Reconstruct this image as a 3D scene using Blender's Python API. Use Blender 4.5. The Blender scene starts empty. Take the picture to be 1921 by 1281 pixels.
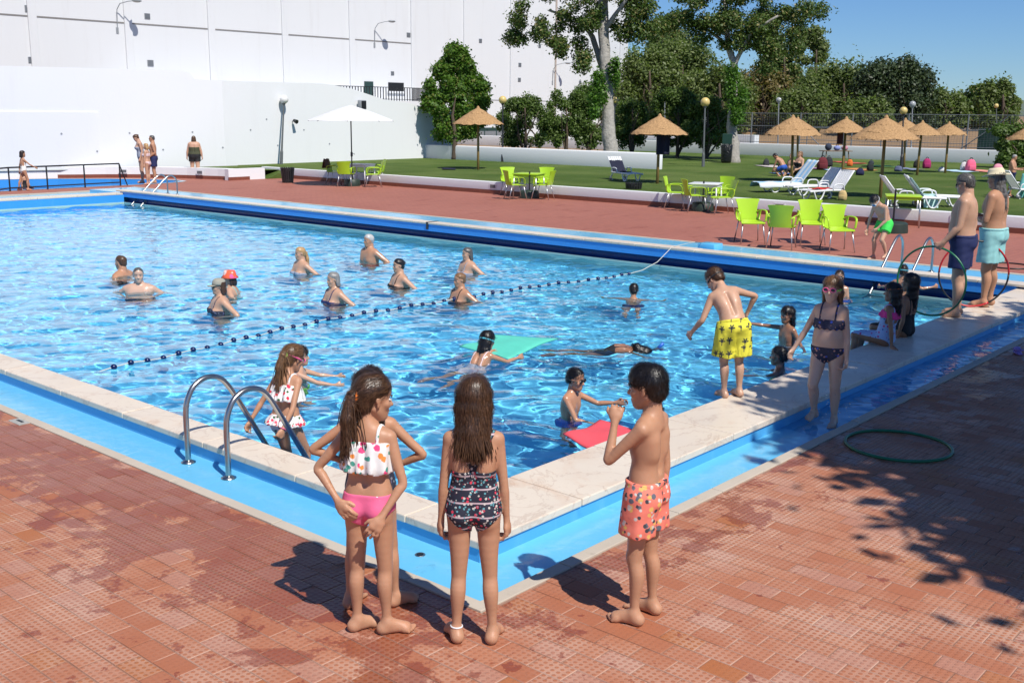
import bpy, bmesh, math, random
import numpy as np
from mathutils import Vector, Matrix, Quaternion
R_ = math.radians
random.seed(7)
sc = bpy.context.scene
COL = sc.collection
# ------------------------------------------------------------------ camera
F_PX, CX, CY = 2008.265, 960.5, 640.5
AX = np.array([[0.65955278, -0.15228907, 0.7360694],
               [-0.75161028, -0.14468218, 0.64354413],
               [0.00849139, -0.97768866, -0.20988756]])     # rows: world axes seen from the camera (right, down, forward)
CAM = np.array([-4.582, -4.628, 2.56])
cd = bpy.data.cameras.new('camera'); cam = bpy.data.objects.new('camera', cd); COL.objects.link(cam)
cd.sensor_width = 36; cd.lens = 36 * F_PX / 1921; cd.clip_start = 0.05; cd.clip_end = 3000
rt, dn, fw = AX[:, 0], AX[:, 1], AX[:, 2]
cam.matrix_world = Matrix(((rt[0], -dn[0], -fw[0], CAM[0]), (rt[1], -dn[1], -fw[1], CAM[1]), (rt[2], -dn[2], -fw[2], CAM[2]), (0, 0, 0, 1)))
sc.camera = cam
# ------------------------------------------------------------------ sky and sun
SUN_DIR = Vector((0.28, 1.0, -1.43)).normalized()           # the way the light travels
wd = bpy.data.worlds.new('World'); sc.world = wd; wd.use_nodes = True
bg = wd.node_tree.nodes['Background']
sky = wd.node_tree.nodes.new('ShaderNodeTexSky'); sky.sky_type = 'NISHITA'; sky.sun_disc = False
sky.sun_elevation = math.asin(-SUN_DIR.z); sky.sun_rotation = math.atan2(-SUN_DIR.x, -SUN_DIR.y)
sky.altitude = 300; sky.air_density = 1.0; sky.dust_density = 0.0; sky.ozone_density = 5.0
tint = wd.node_tree.nodes.new('ShaderNodeMix'); tint.data_type = 'RGBA'; tint.blend_type = 'MULTIPLY'; tint.inputs[0].default_value = 1.0; tint.inputs[7].default_value = (0.68, 0.93, 1.28, 1)   # clear summer air, the whole sky alike
wd.node_tree.links.new(sky.outputs[0], tint.inputs[6]); wd.node_tree.links.new(tint.outputs[2], bg.inputs[0]); bg.inputs[1].default_value = 0.074
ld = bpy.data.lights.new('sun', 'SUN'); ld.energy = 5.0; ld.angle = R_(0.53); ld.color = (1.0, 0.955, 0.88)
ld.cycles.is_caustics_light = True
lo = bpy.data.objects.new('sun', ld); COL.objects.link(lo); lo.location = (0, -20, 40)
lo.rotation_euler = SUN_DIR.to_track_quat('-Z', 'Y').to_euler()
sc.view_settings.view_transform = 'Standard'; sc.view_settings.look = 'None'
sc.view_settings.exposure = 0.12; sc.view_settings.gamma = 1.0
sc.cycles.use_denoising = True
sc.cycles.max_bounces = 8; sc.cycles.transparent_max_bounces = 8; sc.cycles.diffuse_bounces = 3
sc.cycles.glossy_bounces = 4; sc.cycles.transmission_bounces = 8
sc.cycles.sample_clamp_indirect = 6; sc.cycles.blur_glossy = 0.5

# ------------------------------------------------------------------ placing
def ray(px, py): return AX @ np.array([px - CX, py - CY, F_PX])
def G(px, py, z=0.0):
    r = ray(px, py); return CAM + r * ((z - CAM[2]) / r[2])
def onX(px, py, x):
    r = ray(px, py); return CAM + r * ((x - CAM[0]) / r[0])
def onY(px, py, y):
    r = ray(px, py); return CAM + r * ((y - CAM[1]) / r[1])
def proj(p):
    c = AX.T @ (np.asarray(p, float) - CAM); return CX + F_PX * c[0] / c[2], CY + F_PX * c[1] / c[2]
def topz(P, py):                       # height of the point above P seen at picture row py
    lo_, hi_ = P[2] - 3, P[2] + 25
    for _ in range(50):
        m = (lo_ + hi_) / 2
        if proj((P[0], P[1], m))[1] > py: lo_ = m
        else: hi_ = m
    return m

# ------------------------------------------------------------------ objects
def tag(o, label=None, cat=None, group=None, kind=None):
    for k, v in (('label', label), ('category', cat), ('group', group), ('kind', kind)):
        if v: o[k] = v
    return o
def thing(name, label, cat, loc=(0, 0, 0), rz=0, group=None):
    o = bpy.data.objects.new(name, None); COL.objects.link(o)
    o.empty_display_size = 0.1; o.location = loc; o.rotation_euler = (0, 0, rz)
    return tag(o, label, cat, group)
def copy_tree(o, parent=None):
    c = o.copy(); COL.objects.link(c); c.parent = parent
    for ch in o.children: copy_tree(ch, c)
    return c
def obj(name, V, Fc, m, parent=None, smooth=False, loc=None):
    me = bpy.data.meshes.new(name); me.from_pydata([tuple(v) for v in V], [], [tuple(f) for f in Fc]); me.update()
    if m: me.materials.append(m)
    o = bpy.data.objects.new(name, me); COL.objects.link(o); o.parent = parent
    if loc is not None: o.location = loc
    if smooth: me.shade_smooth()
    return o
def npmesh(name, V, Q, m, parent=None, smooth=True):
    V = np.ascontiguousarray(V, np.float32); Q = np.ascontiguousarray(Q, np.int32); k = Q.shape[1]
    me = bpy.data.meshes.new(name); me.vertices.add(len(V)); me.vertices.foreach_set('co', V.ravel())
    me.loops.add(Q.size); me.loops.foreach_set('vertex_index', Q.ravel())
    me.polygons.add(len(Q)); me.polygons.foreach_set('loop_start', np.arange(0, Q.size, k, dtype=np.int32))
    me.update(calc_edges=True); me.validate()
    if m: me.materials.append(m)
    if smooth: me.shade_smooth()
    o = bpy.data.objects.new(name, me); COL.objects.link(o); o.parent = parent
    return o
class MB:
    def __init__(s): s.V = []; s.F = []
    def add(s, V, Fc):
        n = len(s.V); s.V += [tuple(v) for v in V]; s.F += [tuple(i + n for i in f) for f in Fc]; return s
    def box(s, a, b, rz=0, c=None, bev=0):
        x0, y0, z0 = a; x1, y1, z1 = b
        if bev:
            bm = bmesh.new(); bmesh.ops.create_cube(bm, size=1)
            for v in bm.verts: v.co = Vector(((x0 + x1) / 2 + v.co.x * (x1 - x0), (y0 + y1) / 2 + v.co.y * (y1 - y0), (z0 + z1) / 2 + v.co.z * (z1 - z0)))
            bmesh.ops.bevel(bm, geom=bm.edges[:], offset=bev, segments=2, affect='EDGES', profile=.5)
            bm.verts.index_update(); V = [v.co.copy() for v in bm.verts]; Fc = [[v.index for v in f.verts] for f in bm.faces]; bm.free()
        else:
            V = [Vector(p) for p in ((x0, y0, z0), (x1, y0, z0), (x1, y1, z0), (x0, y1, z0), (x0, y0, z1), (x1, y0, z1), (x1, y1, z1), (x0, y1, z1))]
            Fc = [(3, 2, 1, 0), (4, 5, 6, 7), (0, 1, 5, 4), (1, 2, 6, 5), (2, 3, 7, 6), (3, 0, 4, 7)]
        if rz:
            c = Vector(c or ((x0 + x1) / 2, (y0 + y1) / 2, 0)); M = Matrix.Rotation(rz, 3, 'Z')
            V = [M @ (v - c) + c for v in V]
        return s.add(V, Fc)
    def tube(s, pts, r, n=10, closed=False, cap=True, flat=None):
        P = [Vector(p) for p in pts]; m = len(P)
        if not isinstance(r, (list, tuple)): r = [r] * m
        up = None; V = []
        for i, p in enumerate(P):
            if closed: t = P[(i + 1) % m] - P[i - 1]
            else: t = P[min(i + 1, m - 1)] - P[max(i - 1, 0)]
            t.normalize()
            if up is None:
                up = Vector((0, 0, 1)) if abs(t.z) < .9 else Vector((1, 0, 0))
            a = t.cross(up)
            if a.length < 1e-5: a = t.orthogonal()
            a.normalize(); b = a.cross(t); up = b
            for k in range(n):
                w = 2 * math.pi * k / n
                V.append(p + (a * math.cos(w) + b * math.sin(w) * (flat or 1)) * r[i])
        Fc = []
        for i in range(m if closed else m - 1):
            j = (i + 1) % m
            for k in range(n): Fc.append((i * n + k, i * n + (k + 1) % n, j * n + (k + 1) % n, j * n + k))
        if cap and not closed: Fc.append(tuple(range(n))[::-1]); Fc.append(tuple((m - 1) * n + k for k in range(n)))
        return s.add(V, Fc)
    def lathe(s, prof, n=20, c=(0, 0, 0), cap=True):
        V = []; m = len(prof)
        for r, z in prof:
            for k in range(n):
                w = 2 * math.pi * k / n; V.append((c[0] + r * math.cos(w), c[1] + r * math.sin(w), c[2] + z))
        Fc = [(i * n + k, i * n + (k + 1) % n, (i + 1) * n + (k + 1) % n, (i + 1) * n + k) for i in range(m - 1) for k in range(n)]
        if cap: Fc.append(tuple(range(n))[::-1]); Fc.append(tuple((m - 1) * n + k for k in range(n)))
        return s.add(V, Fc)
    def ball(s, c, r, n=14, sc_=(1, 1, 1)):
        V = []; Fc = []; m = n // 2
        for i in range(m + 1):
            a = math.pi * i / m
            for k in range(n):
                w = 2 * math.pi * k / n
                V.append((c[0] + r * sc_[0] * math.sin(a) * math.cos(w), c[1] + r * sc_[1] * math.sin(a) * math.sin(w), c[2] - r * sc_[2] * math.cos(a)))
        for i in range(m):
            for k in range(n): Fc.append((i * n + k, i * n + (k + 1) % n, (i + 1) * n + (k + 1) % n, (i + 1) * n + k))
        return s.add(V, Fc)
    def poly(s, pts, z0, z1):              # upright prism over an outline in plan
        n = len(pts)
        V = [(x, y, z0) for x, y in pts] + [(x, y, z1) for x, y in pts]
        Fc = [tuple(range(n))[::-1], tuple(range(n, 2 * n))] + [(i, (i + 1) % n, n + (i + 1) % n, n + i) for i in range(n)]
        return s.add(V, Fc)
    def build(s, name, m, parent=None, smooth=False, loc=None):
        o = obj(name, s.V, s.F, m, parent, smooth, loc)
        if smooth == 'auto':
            bpy_me = o.data; bpy_me.shade_smooth()
            try: bpy_me.set_sharp_from_angle(angle=R_(40))
            except Exception: pass
        return o

# ------------------------------------------------------------------ materials
class NT:
    def __init__(s, name):
        s.m = bpy.data.materials.new(name); s.m.use_nodes = True; s.t = s.m.node_tree
        s.b = s.t.nodes['Principled BSDF']; s.out = s.t.nodes['Material Output']
    def n(s, typ, ins=None, **props):
        nd = s.t.nodes.new(typ)
        for k, v in props.items(): setattr(nd, k, v)
        for k, v in (ins or {}).items():
            sock = nd.inputs[k]
            if hasattr(v, 'is_linked') or hasattr(v, 'is_output'): s.t.links.new(v, sock)
            else: sock.default_value = v
        return nd
    def link(s, a, b): s.t.links.new(a, b)
    def math(s, op, a, b=0.0, c=None, clamp=False):
        ins = {0: a, 1: b}
        if c is not None: ins[2] = c
        return s.n('ShaderNodeMath', ins, operation=op, use_clamp=clamp).outputs[0]
    def mix(s, f, a, b, mode='MIX'):
        nd = s.n('ShaderNodeMix', data_type='RGBA', blend_type=mode)
        for sock, v in ((nd.inputs[0], f), (nd.inputs[6], a), (nd.inputs[7], b)):
            if hasattr(v, 'is_output'): s.t.links.new(v, sock)
            else: sock.default_value = (*v, 1) if isinstance(v, tuple) and len(v) == 3 else v
        return nd.outputs[2]
    def noise(s, vec, scale, detail=4, rough=.55, dist=0.0, out=0):
        return s.n('ShaderNodeTexNoise', {'Vector': vec, 'Scale': scale, 'Detail': detail, 'Roughness': rough, 'Distortion': dist}).outputs[out]
    def ramp(s, f, lo_, hi_): 
        nd = s.n('ShaderNodeMapRange', {0: f, 1: lo_, 2: hi_, 3: 0.0, 4: 1.0}, interpolation_type='SMOOTHSTEP'); return nd.outputs[0]
    def pos(s): return s.n('ShaderNodeNewGeometry').outputs['Position']
    def objco(s): return s.n('ShaderNodeTexCoord').outputs['Object']
    def bump(s, h, strength=.3, dist=.01, normal=None):
        ins = {'Height': h, 'Strength': strength, 'Distance': dist}
        if normal is not None: ins['Normal'] = normal
        nd = s.n('ShaderNodeBump', ins); s.link(nd.outputs[0], s.b.inputs['Normal']); return nd.outputs[0]
    def set(s, **k):
        for a, v in k.items():
            sock = s.b.inputs[a.replace('_', ' ')]
            if hasattr(v, 'is_output'): s.link(v, sock)
            else: sock.default_value = (*v, 1) if isinstance(v, tuple) and len(v) == 3 else v
        return s
def mat(name, col, rough=.5, metal=0.0, var=0.12, vscale=6.0, bump=0.0, bscale=60.0, bdist=.003, spec=.5, **kw):
    t = NT(name); p = t.objco()
    nz = t.noise(p, vscale, 5)
    dark = tuple(c * (1 - var) for c in col); lite = tuple(min(1, c * (1 + var)) for c in col)
    t.set(Base_Color=t.mix(nz, dark, lite), Roughness=rough, Metallic=metal)
    t.b.inputs['Specular IOR Level'].default_value = spec
    if bump: t.bump(t.noise(p, bscale, 3), bump, bdist)
    for k, v in kw.items(): t.b.inputs[k.replace('_', ' ')].default_value = v
    return t.m
# ================================================================== surfaces
TX, TY = 0.13, 0.205                      # one deck tile
def deck_material():
    t = NT('terracotta_deck'); p = t.pos()
    xyz = t.n('ShaderNodeSeparateXYZ', {0: p}); x, y = xyz.outputs[0], xyz.outputs[1]
    rowf = t.math('DIVIDE', x, TX); row = t.math('FLOOR', rowf); fx = t.math('FRACT', rowf)
    half = t.math('MULTIPLY', row, 0.5)
    colf = t.math('ADD', t.math('DIVIDE', y, TY), half); colm = t.math('FLOOR', colf); fy = t.math('FRACT', colf)
    cv = t.n('ShaderNodeCombineXYZ', {0: row, 1: colm, 2: 3.7})
    wn = t.n('ShaderNodeTexWhiteNoise', {0: cv.outputs[0]}, noise_dimensions='3D')
    r1 = wn.outputs[0]; rc = t.n('ShaderNodeSeparateColor', {0: wn.outputs[1]}); r2, r3 = rc.outputs[0], rc.outputs[1]
    # base colour of the tile
    base = t.mix(r1, (0.345, 0.108, 0.045), (0.405, 0.148, 0.07))
    base = t.mix(t.math('MULTIPLY', t.ramp(r2, .84, .88), .6), base, (0.38, 0.19, 0.145))
    base = t.mix(t.ramp(r3, .945, .95), base, (0.36, 0.115, 0.03))
    base = t.mix(t.math('MULTIPLY', t.noise(p, 1.1, 3), .45), base, (0.40, 0.16, 0.095))
    # studs
    ux = t.math('SUBTRACT', t.math('FRACT', t.math('DIVIDE', x, TX / 4)), .5)
    uy = t.math('SUBTRACT', t.math('FRACT', t.math('MULTIPLY', fy, 6)), .5)
    rr = t.math('SQRT', t.math('ADD', t.math('MULTIPLY', ux, ux), t.math('MULTIPLY', uy, uy)))
    stud = t.math('SUBTRACT', 1.0, t.ramp(rr, .24, .36))
    has = t.ramp(t.math('ADD', t.math('MULTIPLY', r2, .5), t.math('MULTIPLY', t.noise(p, .7, 2), .9)), .38, .6)
    pale = t.math('MULTIPLY', t.math('MULTIPLY', t.math('SUBTRACT', 1.0, stud), has), t.ramp(t.noise(p, 1.6, 5), .3, .7))
    col = t.mix(t.math('MULTIPLY', pale, .62), base, (0.54, 0.36, 0.27))
    # joints
    ex = t.math('MINIMUM', fx, t.math('SUBTRACT', 1.0, fx)); ey = t.math('MINIMUM', fy, t.math('SUBTRACT', 1.0, fy))
    edge = t.math('MINIMUM', t.math('MULTIPLY', ex, TX), t.math('MULTIPLY', ey, TY))
    jn = t.math('SUBTRACT', 1.0, t.ramp(edge, .002, .006))
    jc = t.mix(t.ramp(t.noise(p, 2.3, 3), .45, .55), (0.13, 0.07, 0.05), (0.62, 0.5, 0.42))
    col = t.mix(t.math('MULTIPLY', jn, .32), col, jc)
    # fine dirt
    col = t.mix(t.math('MULTIPLY', t.ramp(t.noise(p, 55, 4), .5, .8), .35), col, (0.2, 0.09, 0.06))
    # wet areas: wetter beside the overflow channel
    dl = t.math('SUBTRACT', -0.75, x); dr = t.math('SUBTRACT', -1.1, y)
    d = t.math('MAXIMUM', dl, dr)
    big = t.noise(p, 1.7, 12, .72, .3); fine = t.noise(p, 9.0, 4, .6)
    inl = t.math('SUBTRACT', 1.0, t.ramp(x, -.95, -.55))
    nl = t.math('MULTIPLY', t.math('MULTIPLY', t.math('SUBTRACT', 1.0, t.ramp(dl, .1, 2.0)), inl), t.ramp(y, -1.9, -.8)); nr = t.math('MULTIPLY', t.math('SUBTRACT', 1.0, t.ramp(dr, .0, 1.1)), t.math('SUBTRACT', 1.0, inl))
    th = t.math('MAXIMUM', t.math('MULTIPLY', nl, .235), t.math('MULTIPLY', nr, .13))
    wet = t.ramp(t.math('ADD', big, th), .625, .655)
    drops = t.ramp(t.math('ADD', fine, t.math('MULTIPLY', big, .3)), .80, .825)
    feet = t.ramp(t.math('ADD', t.noise(p, 4.2, 5, .55), t.math('MULTIPLY', fine, .15)), .735, .75)
    wet = t.math('MAXIMUM', wet, t.math('MAXIMUM', drops, feet))
    faraway = t.ramp(x, 12.0, 14.0)
    wet = t.math('MULTIPLY', wet, t.math('SUBTRACT', 1.0, t.math('MULTIPLY', faraway, .75)))
    wcol = t.mix(1.0, col, (0.72, 0.54, 0.48), 'MULTIPLY')
    col = t.mix(wet, col, wcol)
    rough = t.math('SUBTRACT', .72, t.math('MULTIPLY', wet, .4))
    t.set(Base_Color=col, Roughness=rough)
    h = t.math('ADD', t.math('MULTIPLY', t.math('MULTIPLY', stud, t.math('MULTIPLY_ADD', has, .7, .3)), 1.0), t.math('MULTIPLY', t.noise(p, 120, 3), .25))
    h = t.math('SUBTRACT', h, t.math('MULTIPLY', jn, .8))
    t.bump(h, .55, .0035)
    return t.m
M = {}
M['deck'] = deck_material()
def far_deck():
    t = NT('terracotta_deck_far'); p = t.pos()
    mp = t.n('ShaderNodeMapping', {0: p, 3: (.5, 1.6, 1)}).outputs[0]
    c = t.mix(t.noise(p, .35, 5), (0.315, 0.105, 0.07), (0.41, 0.155, 0.108))
    c = t.mix(t.ramp(t.noise(mp, 1.3, 6, .7), .56, .7), c, (0.25, 0.07, 0.045))
    c = t.mix(t.math('MULTIPLY', t.ramp(t.noise(p, 9, 5), .5, .7), .3), c, (0.24, 0.09, 0.06))
    br = t.n('ShaderNodeTexBrick', {'Vector': p, 'Color1': (1, 1, 1, 1), 'Color2': (.86, .86, .86, 1), 'Mortar': (.6, .6, .6, 1), 'Scale': 1.0, 'Mortar Size': .006, 'Brick Width': .205, 'Row Height': .13})
    c = t.mix(.7, c, t.mix(1.0, c, br.outputs[0], 'MULTIPLY'))
    t.set(Base_Color=c, Roughness=.7); t.bump(t.noise(p, 30, 3), .3, .004)
    return t.m
M['deck_far'] = far_deck()
M['mortar'] = mat('tile_bed', (0.3, 0.17, 0.12), .9, bump=.4, bscale=80)
def marble():
    t = NT('cream_marble'); p = t.pos()
    c = t.mix(t.noise(p, .9, 5), (0.62, 0.515, 0.40), (0.73, 0.65, 0.545))
    w = t.noise(p, 1.3, 6, .6, 1.8)
    v = t.math('SUBTRACT', 1.0, t.ramp(t.math('ABSOLUTE', t.math('SUBTRACT', w, .5)), .0, .022))
    c = t.mix(t.math('MULTIPLY', v, .3), c, (0.36, 0.22, 0.15))
    c = t.mix(t.math('MULTIPLY', t.ramp(t.noise(p, 2.3, 5, .6, .6), .55, .75), .5), c, (0.58, 0.36, 0.22))
    c = t.mix(t.math('MULTIPLY', t.ramp(t.noise(p, 23, 5), .6, .75), .3), c, (0.3, 0.22, 0.17))
    t.set(Base_Color=c, Roughness=t.math('MULTIPLY_ADD', t.noise(p, 1.7, 4), .5, .16)); t.bump(t.noise(p, 40, 4), .15, .003)
    return t.m
M['marble'] = marble()
def curbm():
    t = NT('limestone_curb'); p = t.pos()
    c = t.mix(t.noise(p, 1.6, 6, .65), (0.40, 0.335, 0.26), (0.57, 0.50, 0.41))
    c = t.mix(t.math('MULTIPLY', t.ramp(t.noise(p, 4, 6, .7), .58, .72), .7), c, (0.26, 0.22, 0.17))
    t.set(Base_Color=c, Roughness=.75); t.bump(t.noise(p, 60, 4), .3, .003); return t.m
M['curb'] = curbm()
def paint(name, a, b, rough=.4, stain=(0.1, 0.35, 0.5), amt=.2, ripple=0):
    t = NT(name); p = t.pos()
    c = t.mix(t.noise(p, .8, 5), a, b)
    st = t.n('ShaderNodeMapping', {0: p, 3: (3, 3, .4)}).outputs[0]
    c = t.mix(t.math('MULTIPLY', t.ramp(t.noise(st, 2.0, 6, .7), .52, .75), amt), c, stain)
    c = t.mix(t.math('MULTIPLY', t.ramp(t.noise(p, 5.5, 7, .72), .6, .7), amt * .8), c, tuple(x * .6 for x in a))
    t.set(Base_Color=c, Roughness=rough); t.bump(t.noise(p, 25, 4), .12, .004); return t.m
M['channel'] = paint('light_blue_channel_paint', (0.12, 0.47, 0.74), (0.15, 0.53, 0.80), .35, (0.26, 0.56, 0.74), .5)
_c = M['channel'].node_tree; _b = _c.nodes['Principled BSDF']; _b.inputs['Coat Weight'].default_value = .6; _b.inputs['Coat Roughness'].default_value = .08      # film of water
_p = _c.nodes.new('ShaderNodeNewGeometry'); _n = _c.nodes.new('ShaderNodeTexNoise'); _n.inputs['Scale'].default_value = 5.0; _n.inputs['Detail'].default_value = 3; _n.inputs['Distortion'].default_value = 1.0; _c.links.new(_p.outputs['Position'], _n.inputs['Vector'])
_u = _c.nodes.new('ShaderNodeBump'); _u.inputs['Strength'].default_value = .35; _u.inputs['Distance'].default_value = .03; _c.links.new(_n.outputs[0], _u.inputs['Height']); _c.links.new(_u.outputs[0], _b.inputs['Coat Normal'])
M['edge_blue'] = paint('mid_blue_edge_paint', (0.07, 0.35, 0.68), (0.09, 0.41, 0.74), .45, (0.2, 0.5, 0.72), .3)
M['basin_blue'] = paint('pool_wall_blue_paint', (0.04, 0.28, 0.74), (0.055, 0.33, 0.8), .4, (0.14, 0.42, 0.66), .25)
M['floor_blue'] = paint('pool_floor_paint', (0.15, 0.62, 0.90), (0.22, 0.70, 0.92), .5, (0.1, 0.44, 0.78), .4)
M['gutter_shade'] = mat('navy_gutter_shade', (0.008, 0.045, 0.17), .35)  # shade inside the overflow gutter, put into its colour as dark navy
M['water_line'] = mat('pale_green_waterline_tile', (0.36, 0.56, 0.52), .4, vscale=3)
def whitewash(name, a, b, dirt=.12):
    t = NT(name); p = t.pos()
    c = t.mix(t.noise(p, .25, 4), a, b)
    st = t.n('ShaderNodeMapping', {0: p, 3: (1.2, 1.2, .12)}).outputs[0]
    c = t.mix(t.math('MULTIPLY', t.ramp(t.noise(st, 1.4, 6, .7), .5, .8), dirt), c, (0.55, 0.54, 0.53))
    c = t.mix(t.math('MULTIPLY', t.ramp(t.noise(p, 3, 6, .7), .62, .72), dirt * .6), c, (0.5, 0.5, 0.5))
    t.set(Base_Color=c, Roughness=.85); t.bump(t.noise(p, 14, 6, .6), .25, .012); return t.m
M['white'] = whitewash('whitewashed_wall', (0.72, 0.735, 0.745), (0.765, 0.77, 0.775))
M['facade'] = whitewash('white_facade', (0.66, 0.675, 0.69), (0.69, 0.70, 0.71), .34)
M['redtile'] = mat('dark_red_plinth_tile', (0.2, 0.06, 0.035), .5, vscale=9, var=.3)
def grassm():
    t = NT('lawn_grass'); p = t.pos()
    c = t.mix(t.ramp(t.noise(p, .35, 5), .35, .65), (0.085, 0.14, 0.026), (0.15, 0.205, 0.052))
    c = t.mix(t.math('MULTIPLY', t.ramp(t.noise(p, 1.3, 5, .65), .55, .75), .6), c, (0.23, 0.21, 0.08))
    c = t.mix(t.math('MULTIPLY', t.noise(p, 28, 4, .7), .5), c, (0.03, 0.07, 0.01))
    t.set(Base_Color=c, Roughness=.9); t.b.inputs['Specular IOR Level'].default_value = .15
    t.bump(t.noise(p, 40, 5, .8), .9, .05); return t.m
M['grass'] = grassm()
M['earth'] = mat('dry_earth', (0.26, 0.165, 0.085), .95, vscale=.6, var=.25, bump=.4, bscale=4, bdist=.05)
M['court'] = mat('tennis_court', (0.12, 0.16, 0.12), .85, vscale=.5, var=.2)
M['court_green'] = mat('court_green_paint', (0.03, 0.085, 0.055), .7)
M['hill'] = mat('far_hill', (0.1, 0.13, 0.1), 1.0, vscale=.01, var=.3)
def waterm(name, tint):
    t = NT(name); t.set(Base_Color=tint, Roughness=0.0, IOR=1.33); t.b.inputs['Transmission Weight'].default_value = 1.0
    return t.m
M['water'] = waterm('pool_water', (0.80, 0.955, 1.0))
M['thin_water'] = waterm('channel_water', (0.93, 0.985, 1.0))
M['steel'] = mat('brushed_steel', (0.46, 0.45, 0.43), .28, 1.0, var=.2, vscale=14)
M['dark_metal'] = mat('black_painted_metal', (0.012, 0.013, 0.015), .45)
M['grey_metal'] = mat('grey_galvanised_metal', (0.22, 0.23, 0.24), .5, .4)
M['green_metal'] = mat('dark_green_metal', (0.02, 0.05, 0.045), .5)
M['white_plastic'] = mat('white_plastic', (0.72, 0.73, 0.74), .35, var=.05)
M['lime'] = mat('lime_plastic', (0.38, 0.60, 0.022), .38, var=.06, vscale=3)
M['alu'] = mat('aluminium_leg', (0.55, 0.55, 0.55), .35, .9)
M['vent'] = mat('grey_vent', (0.28, 0.3, 0.32), .6)
M['black_plastic'] = mat('black_plastic', (0.02, 0.02, 0.022), .4)

WATER_Z = -0.21
PX, PY = 11.86, 25.1
struct = lambda o: tag(o, kind='structure')
# ------------------------------------------------------------------ pool basin
mb = MB(); b = -1.45
mb.add([(0, 0, b), (PX, 0, b), (PX, PY, b), (0, PY, b)], [(0, 1, 2, 3)])
basin = struct(mb.build('pool_floor', M['floor_blue'])); basin.cycles.is_caustics_receiver = True
mb = MB()                                  # near walls, left end wall
mb.box((-.2, -.6, b), (0, PY + .2, .045)); mb.box((0, -.2, b), (PX + .2, 0, .045)); mb.box((0, PY, b), (PX, PY + .2, .045))
ow = struct(mb.build('pool_wall', M['basin_blue'])); ow.cycles.is_caustics_receiver = True
mb = MB()                                  # far wall with the recessed gutter
mb.box((PX, 0, -.018), (PX + .3, PY + .2, .128))
o = mb.build('gutter_lip', M['basin_blue'], ow)
mb = MB(); n = 8; V = []; Fc = []
for i in range(n + 1):
    a = math.pi * i / n
    V += [(PX + .02 + .11 * math.sin(a), 0, -.0945 + .0765 * math.cos(a)), (PX + .02 + .11 * math.sin(a), PY, -.0945 + .0765 * math.cos(a))]
Fc = [(2 * i, 2 * i + 1, 2 * i + 3, 2 * i + 2) for i in range(n)]
o = mb.add(V, Fc).build('gutter_recess', M['gutter_shade'], ow)
mb = MB(); mb.box((PX - .005, 0, -.205), (PX + .3, PY, -.171)); o = mb.build('gutter_ledge', M['water_line'], ow)
mb = MB(); mb.box((PX, 0, b), (PX + .3, PY, -.206)); o = mb.build('lower_wall', M['water_line'], ow); o.cycles.is_caustics_receiver = True
mb = MB(); mb.box((0, PY - .006, -.36), (PX - .01, PY - .002, -.165)); o = mb.build('waterline_band', M['water_line'], ow); o.cycles.is_caustics_receiver = True
# ------------------------------------------------------------------ coping slabs
cop = bpy.data.objects.new('pool_coping', None); COL.objects.link(cop); struct(cop)
rng = random.Random(3)
def slabs(axis, a0, a1, c0, c1, step, up=0.0):
    p = a0
    while p < a1 - .05:
        q = min(a1, p + step * rng.uniform(.92, 1.08)); dz = rng.uniform(-.003, .003); g_ = .0035
        m_ = MB()
        if axis == 'x': m_.box((p + g_, c0, .048), (q - g_, c1, .10 + dz), bev=.008)
        else: m_.box((c0, p + g_, .048 + up * 1.12), (c1, q - g_, .10 + up + dz), bev=.008)
        m_.build('coping_slab', M['marble'], cop); p = q
slabs('y', 0, PY, -.285, .012, 1.15)
slabs('x', -.285, PX, -.635, .0, .98)
slabs('y', -.635, PY + .43, PX - .014, PX + .3, 1.2, .072)
slabs('x', -.285, PX - .016, PY + .001, PY + .43, 1.2)
# faces of the coping towards the channel
mb = MB()
mb.box((-.27, -.62, -.2), (-.02, PY + .42, .047)); mb.box((-.02, -.62, -.2), (PX + .3, -.02, .047))
mb.box((PX + .301, -.62, -.2), (PX + .306, PY + .4, .125)); mb.box((-.02, PY + .21, -.2), (PX + .3, PY + .41, .047))
struct(mb.build('coping_base', M['edge_blue']))
# ------------------------------------------------------------------ overflow channel
cz = -.035
OX0, OY0, OX1, OY1 = -.70, -1.02, 13.66, 27.72      # inner side of the outer curb
mb = MB()
mb.box((OX0, OY0, cz - .1), (-.271, OY1, cz)); mb.box((-.271, OY0, cz - .1), (OX1, -.621, cz - .0005))
mb.box((PX + .307, -.621, cz - .1), (OX1, OY1, .055)); mb.box((-.271, PY + .411, cz - .1), (PX + .307, OY1, cz - .0008))
chan = struct(mb.build('overflow_channel', M['channel'])); chan.cycles.is_caustics_receiver = True
curb = bpy.data.objects.new('channel_curb', None); COL.objects.link(curb); struct(curb)
def curbs(axis, a0, a1, c0, c1, step, up=0.0):
    p = a0
    while p < a1 - .02:
        q = min(a1, p + step * rng.uniform(.8, 1.15)); m_ = MB(); dz = rng.uniform(-.002, .003)
        if axis == 'x': m_.box((p + .002, c0, -.14), (q - .002, c1, .008 + dz), bev=.004)
        else: m_.box((c0, p + .002, -.14), (c1, q - .002, .008 + up + dz), bev=.004)
        m_.build('curb_stone', M['curb'], curb); p = q
curbs('y', OY0 - .09, OY1, OX0 - .085, OX0, .62)
curbs('x', OX0, OX1 + .12, OY0 - .09, OY0, .62)
curbs('y', OY0, OY1 + .12, OX1, OX1 + .12, 1.0, .055)
curbs('x', OX0 - .085, OX1, OY1, OY1 + .12, 1.0)
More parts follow.
